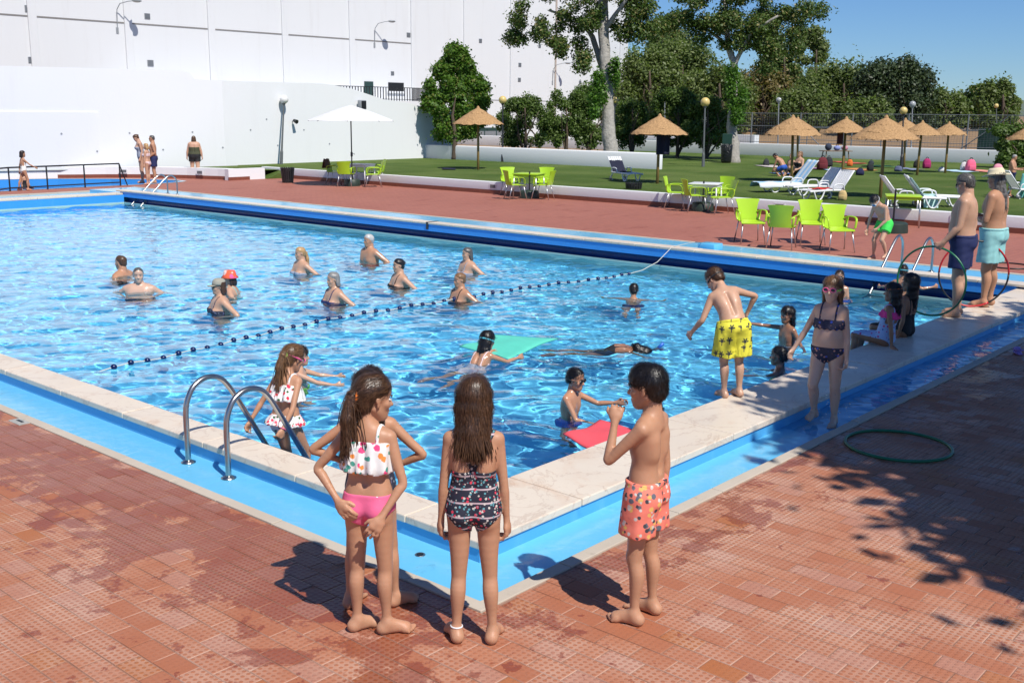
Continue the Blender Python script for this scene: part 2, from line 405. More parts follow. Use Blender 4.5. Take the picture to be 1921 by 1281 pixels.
# ------------------------------------------------------------------ water
def waves(gx, gy, n, l0, l1, amp, seed, th0=.6, sp=1.0):
    r = np.random.default_rng(seed); z = np.zeros_like(gx)
    for i in range(n):
        lam = np.exp(r.uniform(np.log(l0), np.log(l1))); th = r.normal(th0, sp); k = 2 * np.pi / lam
        z += amp * lam * r.uniform(.5, 1) * np.sin(k * (gx * np.cos(th) + gy * np.sin(th)) + r.uniform(0, 6.28) + .8 * np.sin(.7 * gx + .5 * gy + i))
    return z
def sheet(name, x0, x1, y0, y1, z, n1, n2, zf, m, parent=None):
    gx, gy = np.meshgrid(np.linspace(x0, x1, n1), np.linspace(y0, y1, n2), indexing='ij')
    v = np.stack([gx, gy, z + zf(gx, gy)], -1).reshape(-1, 3)
    idx = np.arange(n1 * n2).reshape(n1, n2)
    f = np.stack([idx[:-1, :-1], idx[1:, :-1], idx[1:, 1:], idx[:-1, 1:]], -1).reshape(-1, 4)
    return npmesh(name, v, f, m, parent)
def poolz(gx, gy):
    z = waves(gx, gy, 84, .125, 1.2, .0023, 1)
    r = np.random.default_rng(5)
    for px, py, a_ in ((900, 690, .014), (1070, 785, .014), (1476, 648, .014), (1462, 704, .012), (1130, 660, .012), (1188, 566, .012), (1690, 578, .014), (562, 720, .01), (230, 520, .008), (262, 552, .009), (415, 590, .009), (434, 554, .008), (566, 515, .008), (628, 569, .009), (694, 493, .008), (750, 539, .008), (878, 514, .008), (864, 564, .009), (1572, 560, .01)):      # rings round the bathers
        c_ = G(px, py, WATER_Z); d = np.hypot(gx - c_[0], gy - c_[1]); z += a_ * np.exp(-d / .6) * np.sin(d * 20 + r.uniform(0, 6))
    return z
pw = struct(sheet('pool_water', 0.001, PX - .006, 0.001, PY - .007, WATER_Z, 380, 800, poolz, M['water'])); pw.cycles.is_caustics_caster = True
sheet_z = lambda a: (lambda gx, gy: waves(gx, gy, 30, .07, .5, a, 8, .9, .8))
tw = struct(sheet('channel_water', 3.2, PX + .3, OY0 + .002, -.622, cz + .022, 420, 24, sheet_z(.0032), M['thin_water'])); tw.cycles.is_caustics_caster = True
# slope the channel water out towards its dry end
v = np.empty(len(tw.data.vertices) * 3, np.float32); tw.data.vertices.foreach_get('co', v); v = v.reshape(-1, 3)
k = np.clip((v[:, 0] - 3.2) / 1.3, 0, 1); v[:, 2] = cz - .006 + (v[:, 2] - cz + .006) * k; tw.data.vertices.foreach_set('co', v.ravel()); tw.data.update()
# ------------------------------------------------------------------ decks
DX0, DY0 = OX0 - .085, OY0 - .09
deck = bpy.data.objects.new('pool_deck', None); COL.objects.link(deck); struct(deck)
mb = MB()
mb.box((-30, -40, -.2), (DX0 - .0005, 29.3, -.0035)); mb.box((DX0 - .0005, -40, -.2), (20.9, DY0 - .0005, -.0036))
mb.build('tile_bed', M['mortar'], deck)
mb = MB()
mb.box((-30, 9.0, -.02), (DX0 - .001, 29.35, .0)); mb.box((9.5, -40, -.02), (20.9, DY0 - .001, .0))
mb.build('paved_area', M['deck'], deck)
mb = MB()
mb.box((OX1 + .121, DY0, -.2), (20.9, 29.35, .0)); mb.box((DX0, OY1 + .121, -.2), (OX1 + .121, 29.35, .0))
struct(mb.build('far_deck', M['deck_far']))
# the tiles themselves: the nearest as single objects, the rest as one
tile_mesh = {}
def tile_geo(w, d):
    bm = bmesh.new(); bmesh.ops.create_cube(bm, size=1)
    for v_ in bm.verts: v_.co = Vector((v_.co.x * w, v_.co.y * d, v_.co.z * .02))
    bmesh.ops.delete(bm, geom=[f for f in bm.faces if f.normal.z < -.5], context='FACES')
    top = [e for e in bm.edges if all(v_.co.z > 0 for v_ in e.verts)]
    bmesh.ops.bevel(bm, geom=top, offset=.0022, segments=1, affect='EDGES')
    bm.verts.index_update(); V = [tuple(v_.co) for v_ in bm.verts]; Fc = [[v_.index for v_ in f.verts] for f in bm.faces]; bm.free(); return V, Fc
TV, TF = tile_geo(TX - .003, TY - .003)
cells = []
for i in range(math.floor(-7 / TX), math.ceil(9.5 / TX)):
    x0_, x1_ = i * TX, (i + 1) * TX
    for j in range(-60, 110):
        yc = (j - .5 * i + .5) * TY; y0_, y1_ = yc - TY / 2, yc + TY / 2
        if yc < -6.5 or yc > 9.0 + TY / 2: continue
        ax0, ax1, ay0, ay1 = x0_, min(x1_, 9.5), y0_, y1_
        if x0_ >= DX0 - .001 or ay0 < DY0:
            if ay0 >= DY0 - .02 and x1_ > DX0 + .01: continue
        inL = x1_ <= DX0 + 1e-6
        if not inL:
            if ay1 > DY0:
                if x0_ < DX0 and ay0 >= DY0 - .02: ax1 = DX0 - .003
                elif x0_ < DX0: pass
                if x1_ > DX0: 
                    if ay0 > DY0 - .02: 
                        if x0_ >= DX0 - .01: continue
                    else: ay1 = DY0 - .003
        if ax1 - ax0 < .02 or ay1 - ay0 < .02: continue
        if ay1 > 9.0: ay1 = 9.0 - .002
        if ay1 - ay0 < .02: continue
        P = proj(((ax0 + ax1) / 2, (ay0 + ay1) / 2, 0))
        c = AX.T @ (np.array(((ax0 + ax1) / 2, (ay0 + ay1) / 2, 0)) - CAM)
        if c[2] < .5 or P[0] < -500 or P[0] > 2500 or P[1] > 1750: continue
        cells.append((float(c[2]), 0 <= P[0] <= 1921 and P[1] < 1281, (ax0 + ax1) / 2, (ay0 + ay1) / 2, ax1 - ax0, ay1 - ay0))
cells.sort(key=lambda c: (not c[1], c[0]))
tm = None; rest = MB(); k = 0; tr = random.Random(4)
for c in cells:
    _, vis, x, y, w, d = c; full = abs(w - TX) < 1e-4 and abs(d - TY) < 1e-4
    dz = -.0100 + tr.uniform(-.0007, .0007)
    if vis and full and k < 300:
        if tm is None:
            o = obj('tile', TV, TF, M['deck'], deck); tm = o.data
        else:
            o = bpy.data.objects.new('tile', tm); COL.objects.link(o); o.parent = deck
        o.location = (x, y, dz); o.rotation_euler = (tr.uniform(-.003, .003), tr.uniform(-.005, .005), tr.uniform(-.003, .003)); k += 1
    else:
        tx, ty = tr.uniform(-.006, .006), tr.uniform(-.006, .006)
        sx, sy = (w - .003) / (TX - .003), (d - .003) / (TY - .003)
        rest.add([(x + a * sx, y + b_ * sy, dz + e_ + a * ty + b_ * tx) for a, b_, e_ in TV], TF)
tag(rest.build('paving_tiles', M['deck'], deck), kind='stuff')
# ------------------------------------------------------------------ land beyond
GZ = .35
mb = MB(); mb.box((20.96, -60, 0), (48.4, 33.4, GZ)); mb.build('lawn_bank', M['grass']).name = 'lawn'; lawn = bpy.data.objects['lawn']; struct(lawn)
mb = MB(); mb.box((33.5, 33.41, -.2), (90, 60, GZ - .01)); mb.box((48.41, 29, -.2), (75, 33.4, GZ - .012)); struct(mb.build('yard', M['earth']))
mb = MB(); mb.box((48.8, -60, -.2), (68, 28.9, .32)); struct(mb.build('tennis_court', M['court']))
def bankz(gx, gy): return np.clip((gx - 68) / 8, 0, 1) * 1.0 + .12 * np.sin(gx * .21 + gy * .13) * np.clip((gx - 68) / 8, 0, 1)
struct(sheet('earth_bank', 68, 420, -260, 330, .3, 60, 60, bankz, M['earth']))
mb = MB()
s_ = 2600
mb.box((420, -s_, -3), (s_, s_, 1.2)); mb.box((-s_, 330, -3), (420, s_, 1.1)); mb.box((-s_, -s_, -3), (420, -260, -.25)); mb.box((-s_, -260, -3), (-30, 330, -.26))
mb.box((-30, 60.5, -3), (68, 330, -.24)); mb.box((-30, -260, -3), (68, -60, -.23)); mb.box((-30, 38, -3), (33, 60.5, -.22))
struct(mb.build('terrain', M['earth']))
# far hills
V = []; Fc = []; n = 90
for i in range(n):
    a = -1.0 + 2.6 * i / (n - 1); d = 2300; h = 22 + 16 * math.sin(i * .31) + 9 * math.sin(i * .83 + 1)
    V += [(CAM[0] + d * math.cos(a), CAM[1] + d * math.sin(a), 0), (CAM[0] + (d + 200) * math.cos(a), CAM[1] + (d + 200) * math.sin(a), h), (CAM[0] + (d + 420) * math.cos(a), CAM[1] + (d + 420) * math.sin(a), 0)]
for i in range(n - 1):
    for j in range(2): Fc.append((3 * i + j, 3 * i + 3 + j, 3 * i + 4 + j, 3 * i + 1 + j))
struct(obj('far_hills', V, Fc, M['hill'], smooth=True))
# ================================================================== walls and building
def plane_hit(px, py, A, B):
    r = ray(px, py); d = np.array([B[0] - A[0], B[1] - A[1]]); nrm = np.array([-d[1], d[0]])
    t = nrm.dot(np.array(A[:2]) - CAM[:2]) / nrm.dot(r[:2]); return CAM + r * t
def wallseg(A, B, tops, zb, th, name, m, parent):
    """upright slab from A to B; tops = [(u along, z)]"""
    A = Vector((A[0], A[1], 0)); B = Vector((B[0], B[1], 0)); d = (B - A).normalized(); nb = Vector((-d.y, d.x, 0)) * th
    pr = [(0 if i == 0 else u, z) for i, (u, z) in enumerate(tops)]
    V = []
    for off in (Vector(), nb):
        V += [A + d * u + off + Vector((0, 0, zb)) for u in (pr[0][0], pr[-1][0])]
        V += [A + d * u + off + Vector((0, 0, z)) for u, z in reversed(pr)]
    n = len(V) // 2
    Fc = [tuple(range(n)), tuple(range(2 * n - 1, n - 1, -1))] + [(i, n + i, n + (i + 1) % n, (i + 1) % n) for i in range(n)]
    return obj(name, V, Fc, m, parent)
A0, A1, A2 = (2.0, 38.6), (20.4, 32.45), (33.6, 32.75)
tw_ = thing('boundary_wall', 'tall white plastered boundary wall with a stepped top behind the paddling pool', 'wall', (20, 33, 0))
tw_.location = (0, 0, 0)
L1 = math.dist(A0, A1); u_of = lambda P, A, B: float(np.dot(P[:2] - np.array(A), (np.array(B) - np.array(A)) / math.dist(A, B)))
ps = plane_hit(362, 140, A0, A1); us = u_of(ps, A0, A1); z1 = plane_hit(200, 129, A0, A1)[2]; z2 = plane_hit(385, 151, A0, A1)[2]
us = min(us, L1 - .3)
wallseg(A0, A1, [(0, z1), (us - .45, z1), (us - .12, z1 - .1), (us + .05, z2 + .03), (L1, z2)], -.1, .35, 'wall_face', M['white'], tw_)
L2 = math.dist(A1, A2); tops = [(0, z2)]
for px, py in ((600, 157), (625, 160), (660, 167), (720, 187), (760, 192), (800, 203)):
    P = plane_hit(px, py, A1, A2); tops.append((u_of(P, A1, A2), P[2]))
tops.append((L2, tops[-1][1] - .12))
wallseg(A1, A2, tops, -.1, .35, 'wall_face', M['white'], tw_)
# shallow ledge and plaster joint on the left part
P = plane_hit(60, 210, A0, A1); Pj = plane_hit(185, 250, A0, A1)
d1 = Vector((A1[0] - A0[0], A1[1] - A0[1], 0)).normalized(); n1 = Vector((d1.y, -d1.x, 0)); ang1 = math.atan2(d1.y, d1.x)
uj = u_of(Pj, A0, A1); z_l = P[2]
a = Vector((*A0, 0)); mb = MB()
def strip(mb_, u0, u1, z0, z1_, out, A=A0, d=d1, n=n1):
    a_ = Vector((A[0], A[1], 0)); V = []
    for o_ in (-.05, out):
        V += [a_ + d * u0 + n * o_ + Vector((0, 0, z0)), a_ + d * u1 + n * o_ + Vector((0, 0, z0)), a_ + d * u1 + n * o_ + Vector((0, 0, z1_)), a_ + d * u0 + n * o_ + Vector((0, 0, z1_))]
    mb_.add(V, [(3, 2, 1, 0), (4, 5, 6, 7), (0, 1, 5, 4), (1, 2, 6, 5), (2, 3, 7, 6), (3, 0, 4, 7)])
strip(mb, .5, uj, -.05, z_l, .035); mb.build('lower_panel', M['white'], tw_)
for px, py in ((115, 251), (182, 284), (243, 250), (306, 281), (361, 248), (418, 277), (470, 244), (521, 273), (500, 224), (570, 244), (618, 270)):
    A, B = (A0, A1) if px < 440 else (A1, A2)
    P = plane_hit(px, py, A, B); d_ = Vector((B[0] - A[0], B[1] - A[1], 0)).normalized(); n_ = Vector((d_.y, -d_.x, 0))
    mb = MB(); c_ = Vector(P); out_ = .05 if (px < 186) else .012
    mb.tube([c_ - n_ * .03, c_ + n_ * out_], .035, 10); mb.build('weep_pipe', M['vent'], tw_)
for px, py, s_ in ((673, 197, .17),):
    P = plane_hit(px, py, A1, A2); fl = thing('wall_speaker', 'grey box speaker mounted on the white wall above the white umbrella', 'speaker', P)
    mb = MB(); mb.box((-s_, -.34, -s_ * 1.2), (s_, -.1, s_ * 1.2), bev=.04); mb.build('housing', M['vent'], fl, 'auto')
    mb = MB(); mb.box((-.03, -.1, -.03), (.03, .02, .03)); mb.build('bracket', M['grey_metal'], fl)
    mb = MB(); mb.box((-s_ * .8, -.352, -s_), (s_ * .8, -.341, s_)); mb.build('grille', M['dark_metal'], fl)
P = plane_hit(548, 228, A1, A2); fl = thing('wall_spotlight', 'small black spotlight fixed to the white wall near the white globe lamp', 'spotlight', P)
mb = MB(); mb.tube([(0, -.02, 0), (0, -.14, .02)], .02, 8); mb.build('arm', M['dark_metal'], fl); mb = MB(); mb.tube([(0, -.12, .04), (.02, -.3, -.02)], [.06, .09], 12); mb.build('lamp_head', M['dark_metal'], fl)
# curved bench wall round the paddling pool
pts = [(6.0, 37.1), (10.0, 36.1), (12.6, 35.35), (14.4, 34.45), (15.9, 33.55), (17.1, 32.5), (17.85, 31.2), (18.35, 29.95), (18.5, 29.45)]
def ribbon(pts_, th, z0, z1_, name, m, parent, grow=0.0):
    V = []; n = len(pts_)
    P_ = [Vector((x, y, 0)) for x, y in pts_]
    for i in range(n):
        t = (P_[min(i + 1, n - 1)] - P_[max(i - 1, 0)]).normalized(); nn = Vector((-t.y, t.x, 0))
        a_ = P_[i] - nn * grow; b_ = P_[i] + nn * th
        V += [(a_.x, a_.y, z0), (b_.x, b_.y, z0), (b_.x, b_.y, z1_), (a_.x, a_.y, z1_)]
    Fc = [(0, 3, 2, 1), (4 * n - 4, 4 * n - 3, 4 * n - 2, 4 * n - 1)]
    for i in range(n - 1):
        for k in range(4): Fc.append((4 * i + k, 4 * i + (k + 1) % 4, 4 * i + 4 + (k + 1) % 4, 4 * i + 4 + k))
    return obj(name, V, Fc, m, parent)
bw = thing('bench_wall', 'low white curved bench wall with dark red plinth round the paddling pool', 'wall', (0, 0, 0))
ribbon(pts, .42, -.1, .40, 'wall_face', M['white'], bw); ribbon(pts, .05, -.1, .13, 'plinth', M['redtile'], bw, .02)
mb = MB(); mb.box((18.3, 29.2, -.1), (19.9, 29.44, .41)); mb.build('end_block', M['white'], bw)
mb = MB(); mb.box((18.28, 29.17, -.1), (19.2, 29.2, .12)); mb.build('end_plinth', M['redtile'], bw)
def grille(P, n_, parent, w=.3, h=.16):
    """little louvred vent on a wall face; n_ = outward direction"""
    n_ = Vector(n_).normalized(); t = Vector((-n_.y, n_.x, 0)); c_ = Vector(P)
    def bx(mb_, u0, u1, z0, z1_, o0, o1):
        V = [c_ + t * u + Vector((0, 0, z)) + n_ * o for o in (o0, o1) for u, z in ((u0, z0), (u1, z0), (u1, z1_), (u0, z1_))]
        mb_.add(V, [(3, 2, 1, 0), (4, 5, 6, 7), (0, 1, 5, 4), (1, 2, 6, 5), (2, 3, 7, 6), (3, 0, 4, 7)])
    mb = MB(); bx(mb, -w / 2, w / 2, -h / 2, h / 2, -.02, .012); f = mb.build('vent_frame', M['white_plastic'], parent)
    mb = MB(); bx(mb, -w * .38, w * .38, -h * .34, h * .3, .0121, .014); mb.build('vent_opening', M['dark_metal'], f)
    mb = MB(); [bx(mb, -w * .36, w * .36, -h * .3 + k * h * .14, -h * .24 + k * h * .14, .0141, .02) for k in range(4)]; mb.build('louvre', M['vent'], f)
grille((16.3, 33.05, .25), (-.66, -.75, 0), bw); grille((18.0, 30.6, .25), (-.95, -.3, 0), bw)
# strip of ground and grass between the bench wall and the tall wall, and up to the gap
mb = MB(); V = [(x, y, .3) for x, y in [(p[0] + .35, p[1] + .05) for p in pts]] + [(20.95, 29.45, .30), (20.95, 32.2, .30), (20.4, 32.32, .30), (2, 38.55, .30)]
struct(obj('grass_strip', V, [tuple(range(len(V)))[::-1]], M['grass']))
mb = MB(); mb.box((18.9, 30.63, -.1), (20.95, 32.4, .34)); struct(mb.build('grass_verge', M['grass']))
mb = MB(); mb.add([(19.92, 29.1, .004), (19.92, 30.62, .004), (20.98, 30.62, .352), (20.98, 29.1, .352), (20.98, 29.1, 0), (20.98, 30.62, 0)], [(3, 2, 1, 0), (0, 4, 3), (1, 2, 5), (0, 1, 5, 4), (2, 3, 4, 5)]); struct(mb.build('grass_ramp', M['grass']))
# ---- paddling pool
pp = [(-12, 29.42), (15.0, 29.42), (16.2, 29.55), (16.8, 29.9), (16.85, 30.5), (16.5, 31.4), (15.6, 32.7), (14.2, 33.95), (12.6, 34.75), (9, 35.6), (-12, 36)]
n = len(pp)
mb = MB(); mb.add([(x, y, .0) for x, y in pp] + [(x, y, -.75) for x, y in pp], [tuple(n + i for i in range(n))] + [(i, n + i, n + (i + 1) % n, (i + 1) % n) for i in range(n)])
pb = struct(mb.build('paddling_basin', M['basin_blue'])); pb.cycles.is_caustics_receiver = True
mb = MB(); outer = [(-12, 29.3), (15.05, 29.3), (16.3, 29.43), (16.95, 29.82), (17.02, 30.5), (16.66, 31.5), (15.72, 32.83), (14.28, 34.1), (12.65, 34.92), (9, 35.78), (-12, 36.2)]
mb.add([(x, y, .012) for x, y in pp] + [(x, y, .012) for x, y in outer], [(i, n + i, n + (i + 1) % n, (i + 1) % n) for i in range(n)])
struct(mb.build('paddling_edge', mat('pale_blue_edge', (.42, .58, .68), .5)))
mb = MB(); ring2 = [(x - .3, y + 1.2) if i > 3 else (x + 1.5, y) for i, (x, y) in enumerate(outer)]
V = [(x, y, .002) for x, y in outer[1:]] + [(-12, 38.5, .002), (6, 38, .002), (10.3, 36.4, .002), (12.9, 35.6, .002), (14.7, 34.7, .002), (16.2, 33.8, .002), (17.4, 32.7, .002), (18.15, 31.4, .002), (18.6, 29.9, .002), (20.2, 29.3, .002)]
k = len(outer) - 1
bm = bmesh.new(); vs = [bm.verts.new(v_) for v_ in V]
inner = list(range(0, k)); outr = [k + 9, k + 8, k + 7, k + 6, k + 5, k + 4, k + 3, k + 2, k + 1, k]
for i in range(k - 1):
    bm.faces.new((vs[inner[i]], vs[outr[i]], vs[outr[i + 1]], vs[inner[i + 1]]))
me = bpy.data.meshes.new('paddling_surround'); bmesh.ops.recalc_face_normals(bm, faces=bm.faces[:]); bm.to_mesh(me); bm.free(); me.materials.append(M['deck_far'])
o = bpy.data.objects.new('paddling_surround', me); COL.objects.link(o); struct(o)
if me.polygons[0].normal.z < 0: me.flip_normals()
V = [(x, y, -.28) for x, y in pp]
pwat = struct(obj('paddling_water', V, [tuple(range(n))], M['thin_water'])); pwat.cycles.is_caustics_caster = True
# ---- low seat wall along the lawn
sw_ = thing('seat_wall', 'long low white wall with dark red plinth edging the lawn', 'wall', (0, 0, 0))
mb = MB(); mb.box((20.75, -40, -.1), (20.97, 30.6, .375), bev=.02); mb.build('wall_face', M['white'], sw_, 'auto')
mb = MB(); mb.box((20.725, -40, -.1), (20.749, 30.62, .125)); mb.build('plinth', M['redtile'], sw_)
for px, py in ((925, 341), (1463, 379), (1795, 410)):
    P = onX(px, py, 20.75); grille((20.75, P[1], .235), (-1, 0, 0), sw_)
# ---- planter wall on the lawn and the far garden wall
pl = thing('planter_wall', 'low white garden wall with rounded top between the lawn and the hedge trees', 'wall', (0, 0, 0))
mb = MB(); mb.box((31.7, 19.4, .2), (31.98, 33.2, .985), bev=.07); mb.build('wall_face', M['white'], pl, 'auto')
gw = thing('garden_wall', 'low white wall at the back of the lawn in front of the wire fence', 'wall', (0, 0, 0))
mb = MB(); mb.box((48.4, -60, 0), (48.7, 46.9, .98), bev=.04); mb.build('wall_face', M['white'], gw, 'auto')
# ---- the white hall
FY = 50.0; fx = lambda px: onY(px, 100, FY)[0]
XR = fx(1178)
bl = thing('white_hall', 'huge plain white hall with shallow pilasters and small vents behind the pool', 'building', (0, 0, 0))
mb = MB(); mb.box((-60, FY, -.3), (XR, FY + 30, 14.5)); mb.build('wall_face', M['facade'], bl)
for px in (-140, 65, 243, 398, 535, 660, 775, 873, 960, 1046, 1165):
    x = fx(px); mb = MB(); mb.box((x - .22, FY - .11, -.3), (x + .22, FY + .01, 14.4), bev=.03); mb.build('pilaster', M['facade'], bl)
zj = onY(240, 44, FY)[2]
for a_, b_ in zip((-60, fx(65), fx(243), fx(398), fx(535), fx(660)), (fx(65), fx(243), fx(398), fx(535), fx(660), fx(782))):
    mb = MB(); mb.box((a_ + .225, FY - .018, zj - .035), (b_ - .225, FY + .01, zj + .035)); mb.build('wall_joint', mat('dark_joint', (.22, .21, .2), .9) if 'dark_joint' not in bpy.data.materials else bpy.data.materials['dark_joint'], bl)
zj2 = onY(1020, 190, FY)[2]
for a_, b_ in ((775, 873), (873, 960), (960, 1046)):
    mb = MB(); mb.box((fx(a_) + .225, FY - .02, zj2 - .02), (fx(b_) - .225, FY + .01, zj2 + .02)); mb.build('wall_joint', bpy.data.materials['dark_joint'], bl)
for px, py, s_ in ((53, 17, 12), (59, 113, 11), (276, 31, 10), (282, 119, 11), (766, 66, 8), (736, 138, 7), (901, 77, 7), (975, 122, 7), (974, 150, 7), (1088, 155, 6), (1012, 87, 6)):
    P = onY(px, py, FY); r_ = s_ / F_PX * float((AX.T @ (P - CAM))[2]) / 2
    mb = MB(); mb.box((P[0] - r_ * 1.15, FY - .03, P[2] - r_), (P[0] + r_ * 1.15, FY + .01, P[2] + r_)); v_ = mb.build('vent', M['vent'], bl)
    mb = MB(); [mb.box((P[0] - r_, FY - .045, P[2] - r_ * .8 + k * r_ * .4), (P[0] + r_, FY - .0301, P[2] - r_ * .62 + k * r_ * .4)) for k in range(5)]; mb.build('louvre', M['grey_metal'], v_)
P0, P1 = onY(683, 153, FY), onY(700, 186, FY)
mb = MB(); mb.box((P0[0], FY - .05, P1[2] - .6), (P1[0], FY + .01, P0[2])); dr_ = mb.build('door', M['green_metal'], bl)
mb = MB(); mb.box((P1[0] - .14, FY - .1, P0[2] - 1.2), (P1[0] - .08, FY - .0501, P0[2] - 1.05)); mb.build('handle', M['grey_metal'], dr_)
P0, P1 = onY(728, 155, FY), onY(757, 172, FY)
mb = MB(); mb.box((P0[0], FY - .04, P1[2]), (P1[0], FY + .01, P0[2])); wn_ = mb.build('window', M['dark_metal'], bl)
mb = MB(); mb.box((P0[0] - .1, FY - .12, P1[2] - .14), (P1[0] + .1, FY + .01, P1[2] - .001)); mb.build('sill', M['facade'], wn_)
mb = MB(); mb.box((P0[0] + .06, FY - .055, P1[2] + .06), (P1[0] - .06, FY - .0401, P0[2] - .5)); mb.build('pane', mat('dark_glass', (.02, .02, .025), .1), wn_)
P0, P1 = onY(880, 240, FY), onY(952, 258, FY)
mb = MB(); mb.box((P0[0] - 1, FY - .04, P1[2]), (P1[0], FY + .01, P0[2])); wn_ = mb.build('strip_window', M['green_metal'], bl)
for k in range(4):
    w_ = (P1[0] - P0[0] + 1) / 4; mb = MB(); mb.box((P0[0] - 1 + k * w_ + .06, FY - .05, P1[2] + .05), (P0[0] - 1 + (k + 1) * w_ - .06, FY - .0401, P0[2] - .25)); mb.build('pane', mat('grey_glass', (.2, .22, .24), .2) if 'grey_glass' not in bpy.data.materials else bpy.data.materials['grey_glass'], wn_)
mb = MB(); mb.tube([(fx(1046) - .3, FY - .08, .2), (fx(1046) - .3, FY - .08, 12)], .06, 8); mb.build('rain_pipe', mat('rusty_white_pipe', (.5, .42, .36), .6), bl)
# wall lamps on arms
for (px, py), lab in zip(((258, 4), (736, 42), (1066, 120)), ('long arm wall lamp beside the leftmost pair of vents on the white hall', 'long arm wall lamp above the green door of the white hall', 'long arm wall lamp at the hedge end of the white hall')):
    P = onY(px, py, FY - 1.0); t_ = thing('wall_lamp', lab, 'lamp', (P[0] - .35, FY, P[2]))
    mb = MB(); mb.tube([(-.35, -.02, -1.5), (-.35, -.1, -.4), (-.3, -.35, -.1), (.0, -.7, .02), (.2, -.9, .05)], .024, 8); mb.build('arm', M['vent'], t_)
    mb = MB(); mb.ball((.32, -.98, .05), .24, 14, (1.1, 1.0, .3)); mb.build('lamp_head', M['vent'], t_, True)
    mb = MB(); mb.ball((.32, -.98, .0), .18, 12, (1.1, 1, .25)); mb.build('lamp_glass', mat('frosted_glass', (.5, .5, .48), .3) if 'frosted_glass' not in bpy.data.materials else bpy.data.materials['frosted_glass'], t_, True)
    mb = MB(); mb.box((-.42, -.03, -1.6), (-.28, .01, -1.3)); mb.build('bracket', M['vent'], t_)
# terrace with railing in front of the hall
TYR = 47.3; z0 = onY(740, 189, TYR)[2]; z1_ = onY(740, 164, TYR)[2]; xa, xb = onY(600, 165, TYR)[0], onY(800, 165, TYR)[0]
te = thing('terrace_wall', 'white raised terrace wall below the black railing of the hall', 'wall', (0, 0, 0))
mb = MB(); mb.box((xa - 12, TYR - .1, -.2), (xb + 1.0, FY - .12, z0 - .02)); mb.build('wall_face', M['facade'], te)
rl = thing('terrace_railing', 'black metal bar railing on the terrace below the green door', 'railing', (0, 0, 0))
mb = MB(); mb.box((xa, TYR - .03, z1_ - .04), (xb, TYR + .03, z1_)); mb.build('top_rail', M['dark_metal'], rl)
mb = MB(); mb.box((xa, TYR - .02, z0 + .06), (xb, TYR + .02, z0 + .09)); mb.build('bottom_rail', M['dark_metal'], rl)
x = xa; bar = None; xg = onY(771, 165, TYR)[0]
while x < xb:
    if bar is None:
        m_ = MB(); m_.box((-.022, -.022, z0 - .02), (.022, .022, z1_ - .041)); bar = m_.build('baluster', M['dark_metal'], rl); o = bar
    else:
        o = bar.copy(); COL.objects.link(o); o.parent = rl
    o.location = (x, TYR, 0); x += .23 if x < xg else .11
# ------------------------------------------------------------------ wire fence of the tennis court
fe = thing('wire_fence', 'tall grey wire fence on posts behind the back wall of the lawn', 'fence', (0, 0, 0))
FX = 49.3; post = None
for i, y in enumerate(np.arange(-30, 29.5, 2.9)):
    if post is None:
        m_ = MB(); m_.tube([(0, 0, .2), (0, 0, 2.62)], .035, 8); post = m_.build('post', M['grey_metal'], fe); o = post
    else: o = post.copy(); COL.objects.link(o); o.parent = fe
    o.location = (FX, y, 0)
for z in (2.58, 1.9, 1.05): 
    mb = MB(); mb.tube([(FX, -30, z), (FX, 29, z)], .02, 6); mb.build('rail', M['grey_metal'], fe)
for ya, yb in ((20.4, 22.8), (14.5, 11.7), (10.6, 5.0)):
    mb = MB(); mb.tube([(FX - .04, ya, .4), (FX - .04, yb, 2.5)], .025, 6); mb.build('brace', M['grey_metal'], fe)
mb = MB()
for k in range(26): mb.tube([(FX, -30, .45 + k * .085), (FX, 29, .45 + k * .085)], .0045, 3, cap=False)
for k in range(420): mb.tube([(FX + .01, -30 + k * .14, .3), (FX + .01, -30 + k * .14, 2.58)], .0045, 3, cap=False)
tag(mb.build('wire_mesh', M['grey_metal'], fe), kind='stuff')
sc_ = thing('windscreen', 'dark green windbreak sheet hung on the wire fence near the right hand bush', 'screen', (0, 0, 0))
ya, yb = onX(1834, 260, FX + .06)[1], onX(1925, 260, FX + .06)[1]; zt = onX(1850, 241, FX + .06)[2]
mb = MB(); gy_ = np.linspace(ya, yb, 24)
V = []
for y in gy_: V += [(FX + .06 + .02 * math.sin(y * 5), y, .55), (FX + .06 + .025 * math.sin(y * 5 + 1), y, zt)]
obj('sheet', V, [(2 * i, 2 * i + 1, 2 * i + 3, 2 * i + 2) for i in range(23)], M['court_green'], sc_, True)
# low stands and court kerbs beyond the fence (white and green bands)
for k, (px0, px1, py0, py1, X_, m_, lab) in enumerate(((1180, 1345, 255, 274, 50.6, 'white', 'white painted court step behind the hedge trees'), (1190, 1330, 262, 268, 50.5, 'court_green', 'dark green painted band along the court step'), (1330, 1415, 252, 262, 56.0, 'white', 'white painted block at the far edge of the tennis court'))):
    Pa, Pb = onX(px0, py0, X_), onX(px1, py1, X_); t_ = thing('court_step', lab, 'step', (0, 0, 0))
    mb = MB(); mb.box((X_, Pb[1], .2 if m_ == 'white' else Pb[2]), (X_ + .6, Pa[1], Pa[2] + (.0 if m_ == 'white' else .0)), bev=.01); mb.build('step_block', M[m_], t_)
fe2 = thing('court_fence', 'low far fence of posts and rails across the tennis court', 'fence', (0, 0, 0)); post = None
for y in np.arange(-22, 30, 2.5):
    if post is None: m_ = MB(); m_.tube([(0, 0, .2), (0, 0, 1.7)], .035, 6); post = m_.build('post', M['grey_metal'], fe2); o = post
    else: o = post.copy(); COL.objects.link(o); o.parent = fe2
    o.location = (62, y, 0)
for z in (1.68, .9): mb = MB(); mb.tube([(62, -22, z), (62, 29, z)], .025, 6); mb.build('rail', M['grey_metal'], fe2)

